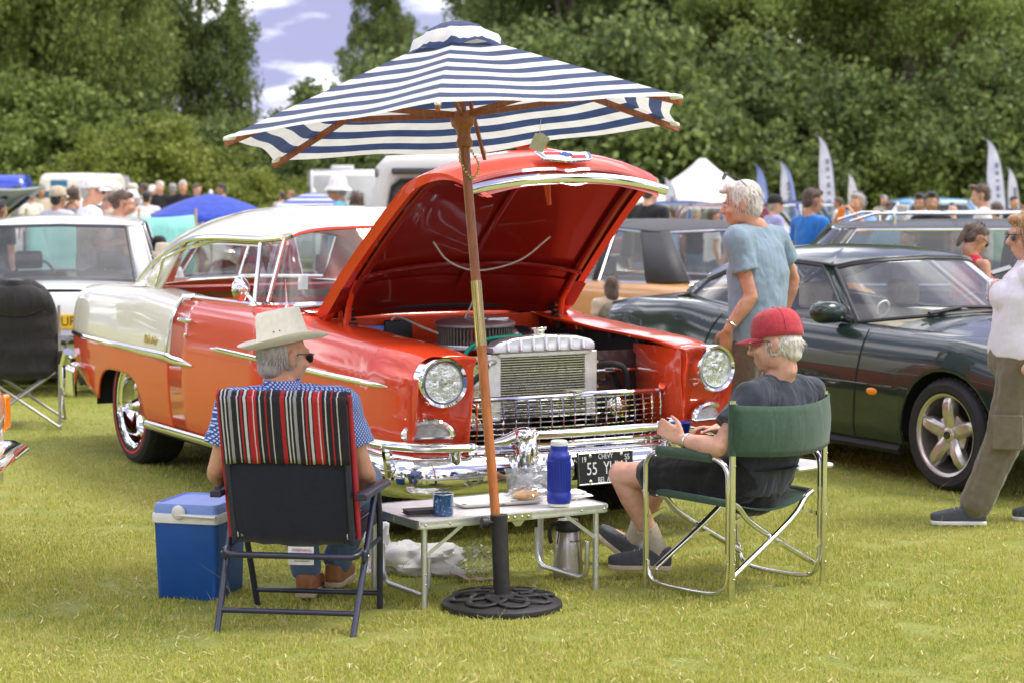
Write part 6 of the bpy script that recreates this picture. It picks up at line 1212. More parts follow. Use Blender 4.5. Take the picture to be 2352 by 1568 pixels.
MB().tube([J2['wrL'] + (J2['elL'] - J2['wrL']).normalized() * .035 + (Vector(frame_from(J2['elL'] - J2['wrL'])[0]) * cos(a) + Vector(frame_from(J2['elL'] - J2['wrL'])[1]) * sin(a)) * .031 for a in span(0, 2 * pi, 20)][:-1], .006, 6, closed=True, flat=.6).build('wristwatch', steel, p2)
MB().tube([J2['pelvis'] + Vector((.178 * cos(a) * .95, .15 * sin(a), .045)) for a in span(0, 2 * pi, 30)][:-1], .017, 6, closed=True, flat=.3, hint=(0, 0, 1)).build('belt', lea, p2)
bw = thing('bowl', 'small royal blue plastic bowl held in two hands', 'bowl', W(1562, 997, 8.52)); MB().lathe([(.001, .002), (.032, 0), (.036, .004), (.047, .05), (.049, .052), (.0475, .053), (.045, .05), (.034, .008), (.001, .006)], 28).build('cup', blue_pl, bw)

# --- man in the pale blue t-shirt
p3 = thing('person', 'standing person in pale blue t-shirt with sunglasses pushed up in white hair', 'person', (1.38, 11.3, 0)); O3 = Vector(p3.location); blue_t = cloth('pale_blue_jersey', (.21, .29, .35), var=.04, fold=.035)
y3 = radians(50); nk3 = W(1738, 524, 11.3) - O3
f3 = Vector((-sin(y3), cos(y3), 0)); r3 = Vector((cos(y3), sin(y3), 0))
J3 = dict(pelvis=W(1738, 765, 11.3) - O3, chest=W(1742, 625, 11.3) - O3, neck=nk3, head=orient(W(1704, 470, 11.27) - O3, radians(80), radians(-8), radians(0), 1.03),
    shL=nk3 - r3 * .195 + Vector((0, 0, -.06)), shR=nk3 + r3 * .195 + Vector((0, 0, -.065)), elL=W(1726, 682, 11.12) - O3, wrL=W(1672, 757, 11.12) - O3, hdL=(Vector((-.1, .3, -.95)), Vector((-.3, -.9, 0)), .3),
    elR=W(1822, 640, 11.55) - O3, wrR=W(1800, 720, 11.55) - O3, hdR=(Vector((-.5, .3, -.8)), Vector((.5, .5, 0)), .4),
    hipL=W(1722, 790, 11.22) - O3, hipR=W(1745, 790, 11.4) - O3, knL=W(1700, 930, 11.22) - O3, knR=W(1735, 930, 11.42) - O3)
for sd, dx in (('L', -.10), ('R', .06)): J3['an' + sd] = Vector((J3['kn' + sd].x + .02, J3['kn' + sd].y, .085)); J3['toe' + sd] = J3['an' + sd] + f3 * .18 - Vector((0, 0, .04))
figure(p3, J3, SK, blue_t, brown_short, .007, .56, .49, 1.17, shoes=(grey_shoe, sole_m), sleeve_r=.078, folds=(.018, .10), leg_r=1.14, shirt_low=.03, forearm=1.1)
M3 = J3['head']; hr = MB(); hr.ell((0, -.022, .052), (.083, .094, .080), M=M3); hr.ell((0, -.06, -.02), (.066, .05, .065), M=M3); hr.ell((0, .045, .098), (.06, .045, .03), M=M3); hr.ell((0, .085, .085), (.05, .03, .018), M=M3); hr.ell((.062, .012, .03), (.02, .035, .04), M=M3); hr.ell((-.062, .012, .03), (.02, .035, .04), M=M3); hr.fuse('hair', H_white, p3, .006, 3); strands(p3, M3, 900, (.083, .098, .092), H_white, 5, .035, -.05, .07, .12, .75)
for sx in (-1, 1):
    ey = MB().ell(M3 @ Vector((sx * .032, .0795, .002)), (.011, .011, .009), 12, 8).build('eye', mat('eye_white', (.6, .56, .52), .2), p3); MB().ell(M3 @ Vector((sx * .032, .0885, .001)), (.005, .005, .005), 10, 7).build('iris', mat('iris_dark', (.04, .03, .025), .2), ey); MB().tube([M3 @ Vector((sx * .018, .094, .021)), M3 @ Vector((sx * .034, .093, .026)), M3 @ Vector((sx * .050, .082, .022))], .0045, 6, flat=.6).build('eyebrow', H_grey, p3)
glasses(p3, M3 @ T((0, -.022, .108)) @ RX(radians(30)) @ Matrix.Scale(1.12, 4))
MB().tube([J3['wrL'] + (J3['elL'] - J3['wrL']).normalized() * .04 + (Vector(frame_from(J3['elL'] - J3['wrL'])[0]) * cos(a) + Vector(frame_from(J3['elL'] - J3['wrL'])[1]) * sin(a)) * .034 for a in span(0, 2 * pi, 20)][:-1], .008, 6, closed=True, flat=.6).build('wristwatch', steel, p3)

# --- woman with the drinks can, right edge
p4 = thing('person', 'standing person in white top and khaki cargo trousers holding a drinks can', 'person', (2.515, 10.08, 0)); O4 = Vector(p4.location); white_top = cloth('white_jersey', (.72, .69, .76), var=.03, fold=.02); y4 = radians(82)
nk4 = Vector((.04, .0, 1.30)); f4 = Vector((-sin(y4), cos(y4), 0)); r4 = Vector((cos(y4), sin(y4), 0))
J4 = dict(pelvis=Vector((.0, 0, .88)), chest=Vector((.02, 0, 1.13)), neck=nk4, head=orient(Vector((.025, 0, 1.435)), radians(100), radians(-6), 0, .98), shL=nk4 - r4 * .17 + Vector((0, 0, -.06)), shR=nk4 + r4 * .17 + Vector((0, 0, -.06)),
    elL=Vector((.16, -.20, 1.02)), wrL=Vector((.02, -.24, .86)), elR=W(2372, 735, 10.35) - O4, wrR=W(2320, 672, 10.3) - O4, hdR=(Vector((-.6, -.1, .35)), Vector((.2, .7, .5)), .85), hipL=Vector((0, -.09, .87)), hipR=Vector((.0, .09, .87)),
    knL=W(2310, 1000, 10.02) - O4, knR=Vector((.12, .12, .47)), anL=W(2238, 1178, 10.05) - O4, anR=Vector((.22, .12, .085)), toeL=W(2150, 1200, 10.05) - O4, toeR=Vector((.02, .12, .04)))
J4['anL'].z = .09; J4['footL'] = Vector((-1, .05, 0)); J4['footR'] = Vector((-1, .1, 0))
figure(p4, J4, SK2, white_top, khaki, .0075, .5, .97, 1.22, fem=True, shoes=(grey_shoe, white_pl), sleeve_r=.07, folds=(.014, .1), leg_r=1.28)
M4 = J4['head']; hr = MB(); hr.ell((0, -.02, .05), (.084, .100, .080), M=M4); hr.ell((0, -.05, -.03), (.08, .06, .085), M=M4); hr.ell((.07, .02, -.01), (.022, .04, .06), M=M4); hr.ell((-.07, .02, -.01), (.022, .04, .06), M=M4); hr.ell((0, .06, .085), (.06, .04, .03), M=M4); hr.fuse('hair', H_blond, p4, .007, 3); strands(p4, M4, 700, (.09, .106, .098), H_blond, 6, .07, -.10, .08, .3, .6); glasses(p4, M4)
for z_, sx in ((.58, -1),): MB().box((0, 0, 0), (.012, .15, .17), T(J4['knL'] + Vector((-.02, -.115, .03))) @ RZ(radians(80)) @ RY(.05)).build('cargo_pocket', khaki, p4, bevel=.006)
can = thing('drinks_can', 'silver drinks can with red white and blue roundel held by a hand', 'can', W(2280, 692, 10.28), radians(20)); MB().lathe([(.001, .003), (.024, 0), (.033, .008), (.033, .098), (.028, .110), (.027, .112), (.001, .108)], 28).build('can_body', mat('can_silver', (.70, .71, .74), .25, .8), can)
def rnd(name, m, z0, z1, r_): return MB().grid([[(r_ * cos(a), r_ * sin(a), z0(q) + (z1(q) - z0(q)) * j / 4) for j in range(5)] for q, a in [(q, radians(-90 - 52 + 104 * q / 14)) for q in range(15)]]).build(name, m, can)
hh = lambda q: .036 * sqrt(max(0, 1 - ((q - 7) / 7.2) ** 2)); wav = lambda q: .004 * sin((q - 7) * .45)
rnd('roundel_red', redv, lambda q: .055 + .010 + wav(q) if hh(q) > .01 else .055, lambda q: max(.055 + .010 + wav(q), .055 + hh(q)), .0336); rnd('roundel_blue', bluv, lambda q: min(.055 - .010 + wav(q), .055 - hh(q)), lambda q: .055 - .010 + wav(q), .0336); rnd('roundel_white', whitee, lambda q: .045 + wav(q), lambda q: .065 + wav(q), .0334); text_mesh('PEPSI', .017, basis((0, -.0345, .055), (1, 0, 0), (0, 0, 1)), 'lettering', matte_black, can, .0003)
# ------------------------------------------------------------------ other vehicles
def body_shell(root, hw, zt, bot, arch, xs, m, mid=.5, tuck=.05, inn=.62, crown=None, cab=(-9, 9), name='body', zmid=.55):
    def sec(x):
        h, z1 = lerp1(hw, x), lerp1(zt, x); z0 = .16
        c = [(h - tuck - .03, z0), (h - tuck * .5, z0 + .12), (h - .006, zmid - .1), (h, zmid), (h - .012, zmid + (z1 - zmid) * .45), (h - .035, z1 - .07), (h - .075, z1 - .016), (h - .13, z1), (min(h - .16, inn + .03), z1 + .008), (min(h - .2, inn), z1 + .004)]
        return [tuple(p) for p in cat(c, 5)]
    def zb(x):
        for a in arch:
            v = a(x)
            if v: return v
        return lerp1(bot, x)
    g = MB().grid(skin(sec, xs, zb, None, 22)); ob = g.mirror().build(name, m, root, smooth=55, solid=.012); return sec, zb, ob
def end_cap(root, sec, x, m, name, bulge, z0=.3):
    pl = resample(clip_poly(sec(x), z0), 20); full = [(y, z) for y, z in pl] + [(-y, z) for y, z in pl[::-1]]; cz = .55; rings = []
    for dx, s_ in ((0, 1), (bulge * .4, .985), (bulge * .75, .95), (bulge, .85), (bulge * 1.08, .4), (bulge * 1.09, .02)): rings.append([(x + dx, y * s_, cz + (z - cz) * s_) for y, z in full])
    return MB().loft(rings, cap=False).build(name, m, root, smooth=60)
def axs(xc, hw): return arch_xs(xc, hw, 14)

# --- dark green coupe
JG = thing('green_coupe', 'dark green two door coupe parked beside the red hardtop', 'car', (3.14, 11.64, 0), radians(-60))
jhw = [(-3.98, .62), (-3.75, .78), (-3.2, .88), (-2.59, .90), (-1.5, .885), (-.5, .89), (0, .90), (.45, .85), (.75, .74), (.95, .52)]
jzt = [(-3.98, .76), (-3.75, .86), (-3.3, .92), (-2.6, .935), (-2.1, .90), (-1.2, .865), (-.4, .85), (0, .84), (.4, .79), (.75, .69), (.95, .58)]
aF, aR = arch_fn(0, .385, .20, .665, 2.2, 2.0), arch_fn(-2.59, .385, .20, .665, 2.2, 2.0)
jx = [-3.98, -3.88, -3.75, -3.5, -3.2] + axs(-2.59, .385) + [-2.1, -1.7, -1.3, -.9, -.6] + axs(0, .385) + [.5, .65, .8, .9, .95]
jsec, jzb, jb = body_shell(JG, jhw, jzt, [(-3.7, .30), (-3, .22), (-2.2, .19), (-.4, .19), (.5, .22), (.9, .25)], [aF, aR], jx, jag_p)
end_cap(JG, jsec, .95, jag_p, 'front_panel', .10, .22); end_cap(JG, jsec, -3.98, jag_p, 'rear_panel', -.08, .28)
def jdeck(xs, zc, name): MB().grid([[(x, (lerp1(jhw, x) - .19) * t, lerp1(jzt, x) + (zc(x) - lerp1(jzt, x)) * (1 - abs(t) ** 2.2)) for t in span(-1, 1, 16)] for x in xs]).build(name, jag_p, JG, smooth=60)
jdeck(span(-.66, .96, 16), lambda x: lerp1([(-.7, .935), (-.2, .905), (.3, .84), (.7, .73), (.96, .61)], x), 'bonnet'); jdeck(span(-3.99, -2.95, 8), lambda x: lerp1([(-3.99, .78), (-3.7, .90), (-2.95, .985)], x), 'boot_lid')
Bj = [(-.60, 0, .935), (-.66, -.35, .92), (-.82, -.58, .895), (-.98, -.675, .872), (-1.06, -.70, .868), (-1.65, -.735, .872), (-2.25, -.725, .905), (-2.72, -.66, .955), (-3.0, -.48, .985), (-3.08, 0, 1.0)]
Rj = [(-1.16, 0, 1.235), (-1.19, -.3, 1.225), (-1.27, -.46, 1.205), (-1.36, -.55, 1.18), (-1.44, -.575, 1.19), (-1.80, -.585, 1.205), (-2.2, -.575, 1.18), (-2.66, -.57, 1.055), (-2.66, -.42, 1.14), (-2.60, 0, 1.175)]
cream_in = mat('cream_leather', (.55, .48, .36), .55)
greenhouse(JG, Bj, Rj, [(0, 3, 'glass', 'windscreen'), (3, 4, 'pillar', ''), (4, 7, 'glass', 'side_window'), (7, 8, 'pillar', ''), (8, 9, 'glass', 'rear_window')], jag_p, 1.29, None, black_pl, 6, -1.85, panes=glass('coupe_glass', (.72, .76, .74), 1.2, .06), tr=.012)  # whitish haze mixed into the panes stands in for mirrored clouds
for y in (-.36, .36): seat(JG, -1.45, y, .46, cream_in, .22, .55, 1, True)
seat(JG, -2.15, 0, 1.0, cream_in, .28, .45); MB().box((-1.5, 0, .22), (2.0, 1.3, .04)).build('cabin_floor', dark_in, JG); MB().box((-.98, 0, .80), (.35, 1.25, .14)).build('dashboard', cream_in, JG, bevel=.05, seg=3)
for sd in (-1, 1): MB().grid([[(x, sd * .70, z) for z in (.25, .6, .86)] for x in span(-2.7, -1.0, 3)]).build('door_card', cream_in, JG)
MB().tube([(-1.15 + .04 * sin(a), .36 + .18 * cos(a), .84 + .17 * sin(a)) for a in span(0, 2 * pi, 20)][:-1], .014, 6, closed=True).build('steering_wheel', black_pl, JG)
for sd in (-1, 1):
    wheel(JG, 0, sd * .76, .312, .235, .228, 'five', sd); wheel(JG, -2.59, sd * .76, .312, .235, .228, 'five', sd)
    for xa in (0, -2.59): MB().grid([[(xa + .40 * cos(a), sd * y, .27 + .41 * sin(a)) for y in (.87, .5)] for a in span(0, pi, 12)]).build('wheel_well', matte_black, JG)
    Yj = lambda x, z: sd * (np.interp(z, [p[1] for p in jsec(x)[:30]], [p[0] for p in jsec(x)[:30]]) + .004)
    MB().tube([(x, Yj(x, .54), .545) for x in span(-2.12, -.42, 14)], .007, 6, flat=.6).build('side_strip', jag_p, JG)
    MB().tube([(-.80 + .012 * k, Yj(-.8, z), z) for k, z in enumerate(span(.20, .85, 8))], .0045, 5, flat=.4).build('door_seam', matte_black, JG)
    MB().tube([(-2.28 + .14 * (max(0, z - .55) / .3) ** 2, Yj(-2.2, z), z) for z in span(.22, .87, 10)], .0045, 5, flat=.4).build('door_seam', matte_black, JG)
    MB().ell((-.60, Yj(-.6, .50), .505), (.050, .010, .022)).build('indicator', amber, JG)
    mi = MB().loft([ring((-1.06 + dx, sd * (.86 + dy), .935), (0, 1, 0), (0, 0, 1), a, b) for dx, dy, a, b in ((-.0, .02, .105, .06), (.03, .02, .115, .07), (.08, .015, .105, .062), (.12, .0, .06, .035))]).build('door_mirror', jag_p, JG, smooth=60); MB().beam((-1.02, sd * .73, .885), (-1.02, sd * .80, .91), .10, .04).build('mirror_stalk', black_pl, mi, bevel=.01); MB().loft([ring((-1.064, sd * .88, .935), (0, 1, 0), (0, 0, 1), .10, .056), ring((-1.060, sd * .88, .935), (0, 1, 0), (0, 0, 1), .10, .056)]).build('mirror_glass', chrome, mi)
    MB().tube([(x, sd * (lerp1(jhw, x) - .06), .185) for x in span(-2.2, -.4, 4)], .03, 8).build('sill', matte_black, JG)
    MB().ell((.80, sd * .60, .58), (.14, .13, .085)).build('headlight', lamp_glass, JG)
MB().tube([(-.62, -.45, .935), (-.66, -.15, .965), (-.60, .25, .955)], .012, 6).build('wiper', black_pl, JG); MB().tube([(-.66, -.15, .965), (-.74, -.42, .975)], .007, 6).build('wiper_blade', black_pl, JG)
td = MB().tube([(-.90 + .015 * sin(a), -.56 + .045 * cos(a), .955 + .045 * sin(a)) for a in span(0, 2 * pi, 20)][:-1], .006, 5, closed=True).build('window_sticker', mat('sticker_white', (.7, .7, .7), .6), JG)
MB().box((-.76, -.25, .955), (.22, .30, .004)).build('paper_sheet', mat('paper', (.78, .77, .74), .8), JG)

def saloon(name, label, loc, rz, pm, roofm=None, wb=2.55, hwid=.83, H=1.40, belt=.90, style='saloon', group=None, trim=chrome, panes=None, detail=True, interior=None, catg='car', nose=.78, tail=.95, plate=None, lower=None):
    r = thing(name, label, catg, loc, rz, group); xr, xf = -wb - tail, nose; roofm = roofm or pm; est = style == 'estate'
    hw = [(xr, hwid * .90), (xr + .15, hwid * .97), (-wb, hwid), (-1, hwid), (0, hwid), (xf - .2, hwid * .96), (xf, hwid * .90)]; zt = [(xr, belt - .04), (xr + .15, belt - .005), (-wb, belt + .01), (-1.0, belt), (0, belt - .03), (xf - .15, belt - .08), (xf, belt - .14)]
    a1, a2 = arch_fn(0, .37, .22, .64), arch_fn(-wb, .37, .22, .62)
    xs = sorted([xr, xr + .05, xr + .15, xr + .35, -wb - .42, -wb + .45, -wb * .6, -wb * .4, -.45, .42, xf - .2, xf - .08, xf] + axs(-wb, .37) + axs(0, .37))
    sec, zb, bo = body_shell(r, hw, zt, [(xr, .30), (-wb, .22), (0, .22), (xf, .28)], [a1, a2], xs, pm)
    end_cap(r, sec, xf, pm, 'front_panel', .05, .3); end_cap(r, sec, xr, pm, 'rear_panel', -.05, .3)
    def dk(a, b, nm): MB().grid([[(x, (lerp1(hw, x) - .19) * t, lerp1(zt, x) + .03 * (1 - abs(t) ** 2)) for t in span(-1, 1, 8)] for x in span(a, b, 6)]).build(nm, pm, r, smooth=60)
    fb = -.62; rbx = xr + .12 if est else -wb - .28; dk(fb - .12, xf, 'bonnet')
    if not est: dk(xr, rbx + .1, 'boot_lid')
    w2 = hwid - .13; wr = w2 - .13; rt_r = xr + .42 if est else -wb + .22; ft = -1.08; mid_ = (-.98 + rbx) / 2
    B_ = [(fb, 0, belt + .03), (fb - .04, -w2 * .55, belt + .02), (fb - .12, -w2 * .92, belt + .01), (fb - .18, -w2, belt), (fb - .24, -w2, belt), (mid_, -w2, belt), (mid_ - .07, -w2, belt), (rbx + .30, -w2, belt + .01), (rbx + .04, -w2 * .96, belt + .015), (rbx - .02, -w2 * .8, belt + .02), (rbx - .05, 0, belt + .03)]
    zr = H - .065
    R_ = [(ft + .05, 0, zr + .02), (ft + .03, -wr * .6, zr + .01), (ft, -wr * .94, zr), (ft - .05, -wr, zr - .005), (ft - .11, -wr, zr), (mid_ - .05, -wr, zr + .005), (mid_ - .12, -wr, zr + .005), (rt_r - (.12 if est else -.05), -wr, zr - .01), (rt_r - .12, -wr * .97, zr - .02), (rt_r - .16, -wr * .82, zr - .012), (rt_r - .18, 0, zr)]
    greenhouse(r, B_, R_, [(0, 3, 'glass', 'windscreen'), (3, 4, 'pillar', ''), (4, 5, 'glass', 'side_window'), (5, 6, 'pillar', ''), (6, 7, 'glass', 'side_window'), (7, 9, 'pillar', ''), (9, 10, 'glass', 'rear_window')], roofm, H, None, trim, 4, mid_, panes=panes or car_glass, tr=.014)
    im = interior or dark_in
    for y in (-.36, .36): seat(r, -1.25, y, .48, im, .26, .55, 1, True)
    seat(r, -wb + .45, 0, 1.2, im, .30, .5); MB().box((-wb / 2, 0, .24), (wb, hwid * 1.6, .05)).build('cabin_floor', dark_in, r); MB().box((-.85, 0, belt - .1), (.3, w2 * 1.9, .14)).build('dashboard', dark_in, r, bevel=.04)
    MB().tube([(-1.05 + .04 * sin(a), .36 + .18 * cos(a), belt - .02 + .17 * sin(a)) for a in span(0, 2 * pi, 20)][:-1], .012, 6, closed=True).build('steering_wheel', black_pl, r)
    for sd in (-1, 1):
        for xa in (0, -wb):
            wheel(r, xa, sd * (hwid - .12), .30, .18, .19, 'plain', sd)
            MB().grid([[(xa + .39 * cos(a), sd * y, .26 + .39 * sin(a)) for y in (hwid - .02, hwid - .4)] for a in span(0, pi, 10)]).build('wheel_well', matte_black, r)
        MB().tube([(x, sd * (lerp1(hw, x) + .002), .60) for x in span(xr + .05, xf - .05, 8)], .010, 6, flat=.5).build('side_trim', trim, r)
        MB().box((xr - .05, sd * hwid * .70, .66), (.03, .30, .11)).build('tail_lamp', red_lens, r, bevel=.01); MB().box((xr - .052, sd * hwid * .86, .66), (.03, .09, .11)).build('indicator', amber, r, bevel=.01)
        MB().lathe([(.09, 0), (.085, .02), (.001, .03)], 20, T((xf + .045, sd * hwid * .66, .66)) @ RY(pi / 2)).build('headlight', lamp_glass, r); MB().box((xf + .02, sd * hwid * .88, .63), (.07, .13, .17)).build('indicator', amber, r, bevel=.015)
    for x, nm, d in ((xr - .10, 'rear_bumper', -1), (xf + .10, 'front_bumper', 1)):
        MB().tube([(x - d * .22, -hwid - .02, .46), (x - d * .05, -hwid * .97, .46), (x, -hwid * .85, .46), (x + d * .02, 0, .46), (x, hwid * .85, .46), (x - d * .05, hwid * .97, .46), (x - d * .22, hwid + .02, .46)], .055, 10, flat=.6, hint=(0, 0, 1)).build(nm, trim, r)
    MB().box((xf + .045, 0, .63), (.02, hwid * 1.0, .13)).build('grille', black_pl, r, bevel=.005)
    if plate:
        yp = mat('plate_yellow', (.85, .50, .02), .5); MPp = basis((xr - .065, 0, .60), (0, -1, 0), (0, 0, 1)); pb = MB().box((0, 0, 0), (.54, .115, .006), MPp).build('number_plate', yp, r, bevel=.002); text_mesh(plate, .105, MPp @ T((0, 0, .004)), 'plate_lettering', matte_black, pb, .0006, sx=.9)
    return r
white_p = paint('white_paint', (.80, .80, .82)); turq = paint('turquoise_paint', (.30, .72, .62)); tan_p = paint('tan_paint', (.60, .30, .10)); black_p = paint('black_paint', (.012, .012, .013)); vinyl = mat('black_vinyl_roof', (.045, .044, .046), .6, 0, .15, 60, bump=.0008, bscale=400); merc = paint('pale_cream_paint', (.70, .66, .52)); grey_p = paint('grey_green_paint', (.20, .23, .20)); navy_p = paint('navy_paint', (.02, .05, .22)); pale_blue = paint('sky_blue_paint', (.16, .38, .60)); maroon = paint('maroon_paint', (.12, .012, .015))
saloon('white_saloon', 'white saloon seen from behind with yellow number plate', (-4.18, 19.9, 0), radians(98), white_p, panes=glass('saloon_rear_glass', (.75, .76, .77), .8, .07), hwid=.92, H=1.42, belt=.87, interior=mat('grey_cloth', (.12, .115, .11), .9), plate='K28 DUR', trim=mat('dark_trim', (.10, .10, .10), .3, .8))  # pale haze mixed into the panes stands in for light inside the cabin
saloon('cream_saloon', 'cream saloon whose front corner with amber indicator reaches into view', (-3.22, 8.62, 0), radians(2), merc, hwid=.88, H=1.42, belt=.92, nose=.86)
saloon('black_roof_coupe', 'tan coupe with black vinyl roof behind the green coupe', (.16, 18.4, 0), radians(124), tan_p, vinyl, style='saloon', H=1.40, belt=.93, hwid=.87, panes=hazy_glass, wb=2.7)
es = saloon('black_estate', 'long black estate car with chrome roof rack', (1.55, 16.75, 0), radians(176), black_p, mat('satin_black_roof', (.05, .05, .052), .45, 0, .1, 20, coat=.3), style='estate', H=1.47, belt=.96, hwid=.90, wb=3.0, tail=1.2, panes=glass('estate_glass', (.55, .57, .57), .9, .03))
es.scale = (1, 1, .955)
for y in (-.52, .52): MB().tube([(-1.15, y, 1.47), (-1.35, y, 1.535), (-3.6, y, 1.545), (-3.8, y, 1.50)], .011, 8).build('roof_rail', chrome, es)
for x in (-1.5, -2.0, -2.5, -3.0, -3.5): MB().tube([(x, -.52, 1.54), (x, .52, 1.54)], .009, 6).build('rack_bar', chrome, es); 
for x in (-1.5, -2.5, -3.5):
    for y in (-.52, .52): MB().cyl((x, y, 1.44), (x, y, 1.54), .012, n=8).build('rack_foot', chrome, es)
pc = thing('paper_cup', 'pale paper cup standing on the roof of the black estate', 'cup', dep(2192 * .9408 + 15, 500, 16.4)); pc.location = (dep(2072, 500, 16.55).x, 16.55, 1.385); MB().lathe([(.001, 0), (.033, 0), (.045, .13), (.048, .135), (.001, .135)], 20).build('cup', mat('paper_cup', (.62, .60, .55), .7), pc); MB().lathe([(.049, .13), (.049, .145), (.001, .148)], 20).build('lid', mat('cup_lid', (.75, .6, .4), .6), pc)
saloon('maroon_saloon', 'maroon saloon glimpsed through the cabin of the red hardtop', (-2.75, 18.6, 0), radians(124), maroon, H=1.40, interior=red_in)
wb_ = thing('windbreak', 'turquoise fabric windbreak behind the group in caps', 'windbreak', (tx(255, 21), 21.0, 0), radians(3))
MB().grid([[(-.85 + 1.72 * i / 24, .05 * sin(i * .52) + .02 * sin(j * .9), .10 + 1.30 * j / 8 - .03 * abs(sin(i * pi / 12)) * (j == 8)) for j in range(9)] for i in range(25)]).build('fabric', cloth('turquoise_canvas', (.30, .70, .60), var=.04, fold=.03), wb_, smooth=180, solid=.003)
for x in (-.85, -.28, .29, .87): MB().cyl((x, .01, -.02), (x, .01, 1.46), .014, n=10).build('pole', mat('pale_wood', (.5, .36, .2), .6), wb_)
# turquoise van side that fills the gap behind the group
def panel_van(name, label, loc, rz, pm, lower, L=4.4, hwid=.88, H=1.95, zl=.95, pop=None, win=True, group=None, catg='van'):
    r = thing(name, label, catg, loc, rz, group); prof = []
    def sec_(x, k): return [(y * k, z) for y, z in ((hwid - .04, .30), (hwid, .45), (hwid, .9), (hwid - .02, 1.3), (hwid - .07, H - .25), (hwid - .16, H - .07), (hwid - .35, H - .01), (0, H))]
    for nm, m, z0, z1 in (('lower_body', lower, .3, zl), ('upper_body', pm, zl, 9)):
        rows = []
        for x, k, dz in ((-L + .02, .94, 0), (-L + .0, .97, 0), (-L + .1, 1, 0), (-L + 1.0, 1, 0), (-1.2, 1, 0), (-.5, .99, 0), (-.2, .97, 0), (0, .93, 0)):
            pl = resample(clip_poly([tuple(p) for p in cat(sec_(x, k), 4)], z0, z1 if z1 < 5 else None), 14); rows.append([(x + (-.30 * max(0, (z - 1.0)) / .9 if x > -.6 else 0), y, z) for y, z in pl])
        g = MB().grid(rows); g.mirror(); g.build(nm, m, r, smooth=55, solid=.01)
    for x, nm, s_ in ((-L + .02, 'rear_panel', -1), (0, 'front_panel', 1)):
        pl = resample(clip_poly([tuple(p) for p in cat(sec_(x, .94), 4)], .3), 20); full = [(y, z) for y, z in pl] + [(-y, z) for y, z in pl[::-1]]
        MB().add([(x + (-.30 * max(0, (z - 1.0)) / .9 if s_ > 0 else 0), y, z) for y, z in full], [tuple(range(len(full)))]).build(nm, lower if s_ < 0 and zl > 1.2 else pm, r, smooth=0)
    wm = mat('van_window', (.03, .035, .04), .06, 0, .1, coat=1.0)
    if win:
        for sd in (-1, 1):
            for a, b in ((-1.0, -.45), (-2.2, -1.2), (-3.4, -2.4)): MB().grid([[(x, sd * (hwid - .012 + .004 - .05 * max(0, z - 1.3) / .4), z) for z in (1.08, 1.3, 1.6)] for x in (a, b)]).build('side_window', wm, r, solid=.01)
        MB().grid([[(-L - .0, y, z) for z in (1.15, 1.6)] for y in (-.6, .6)]).build('rear_window', wm, r, solid=.02)
    MB().grid([[(-.01 - .30 * max(0, (z - 1.0)) / .9 + .012, y, z) for z in (1.1, 1.6)] for y in (-.68, .68)]).build('windscreen', wm, r, solid=.02)
    for sd in (-1, 1):
        for xa in (-.75, -L + .85): wheel(r, xa, sd * (hwid - .08), .31, .2, .2, 'plain', sd)
        MB().lathe([(.10, 0), (.001, .03)], 18, T((.01, sd * .62, .72)) @ RY(pi / 2)).build('headlight', lamp_glass, r); MB().box((-L, sd * .75, .8), (.03, .12, .22)).build('tail_lamp', red_lens, r)
    for x in (-L - .06, .06): MB().box((x, 0, .42), (.08, hwid * 2, .12)).build('bumper', white_p, r, bevel=.02)
    if pop:
        a, b, h, w3 = pop; o_ = rrect((b - a) / 2, w3, .12, 4); MB().box((a - .005, .05, H + h * .42), (.02, .55, .17)).build('roof_window', mat('blue_window', (.05, .18, .32), .15), r, bevel=.01); MB().loft([[(x * s_ + (a + b) / 2, y * s_, z) for x, y in o_] for s_, z in ((1, H - .12), (1, H + h * .5), (.96, H + h * .85), (.88, H + h), (.02, H + h + .03))]).build('raised_roof', pm, r, smooth=50)
    return r
cream_v = paint('camper_cream', (.74, .70, .58)); blue_v = paint('camper_blue', (.05, .16, .30)); royal = paint('royal_blue_paint', (.03, .07, .50)); grey_w = paint('van_white', (.70, .70, .66))
panel_van('camper_van', 'cream and blue camper van with raised roof behind the caps', (tx(190, 46) + .5, 47.0, 0), radians(78), cream_v, blue_v, H=1.85, zl=1.45, pop=(-3.9, -.6, .42, .72)).scale = (.72, .72, .88); panel_van('blue_van', 'royal blue van with white roof at the tree line', (tx(100, 46), 46, 0), radians(8), royal, royal, H=1.98, zl=1.0)
awn = thing('trailer_tent', 'white trailer with grey lid beside the camper van', 'trailer', (tx(268, 47), 47, 0), radians(12)); awn.scale = (.55, .8, 1); MB().box((0, 0, 1.32), (1.1, 1.4, .62)).build('body', white_p, awn, bevel=.05); MB().loft([[(x * s_, y * s_, z) for x, y in rrect(.65, .8, .05)] for s_, z in ((1, 1.62), (1.04, 1.68), (.8, 1.95), (.78, 1.96))]).build('lid', mat('grey_lid', (.22, .20, .21), .6), awn)
for sx in (-1, 1): wheel(awn, 0, sx * .6, .28, .16, .17, 'plain', sx)
MB().box((0, 0, .8), (1.0, 1.2, .5)).build('chassis_box', grey_w, awn, bevel=.03)
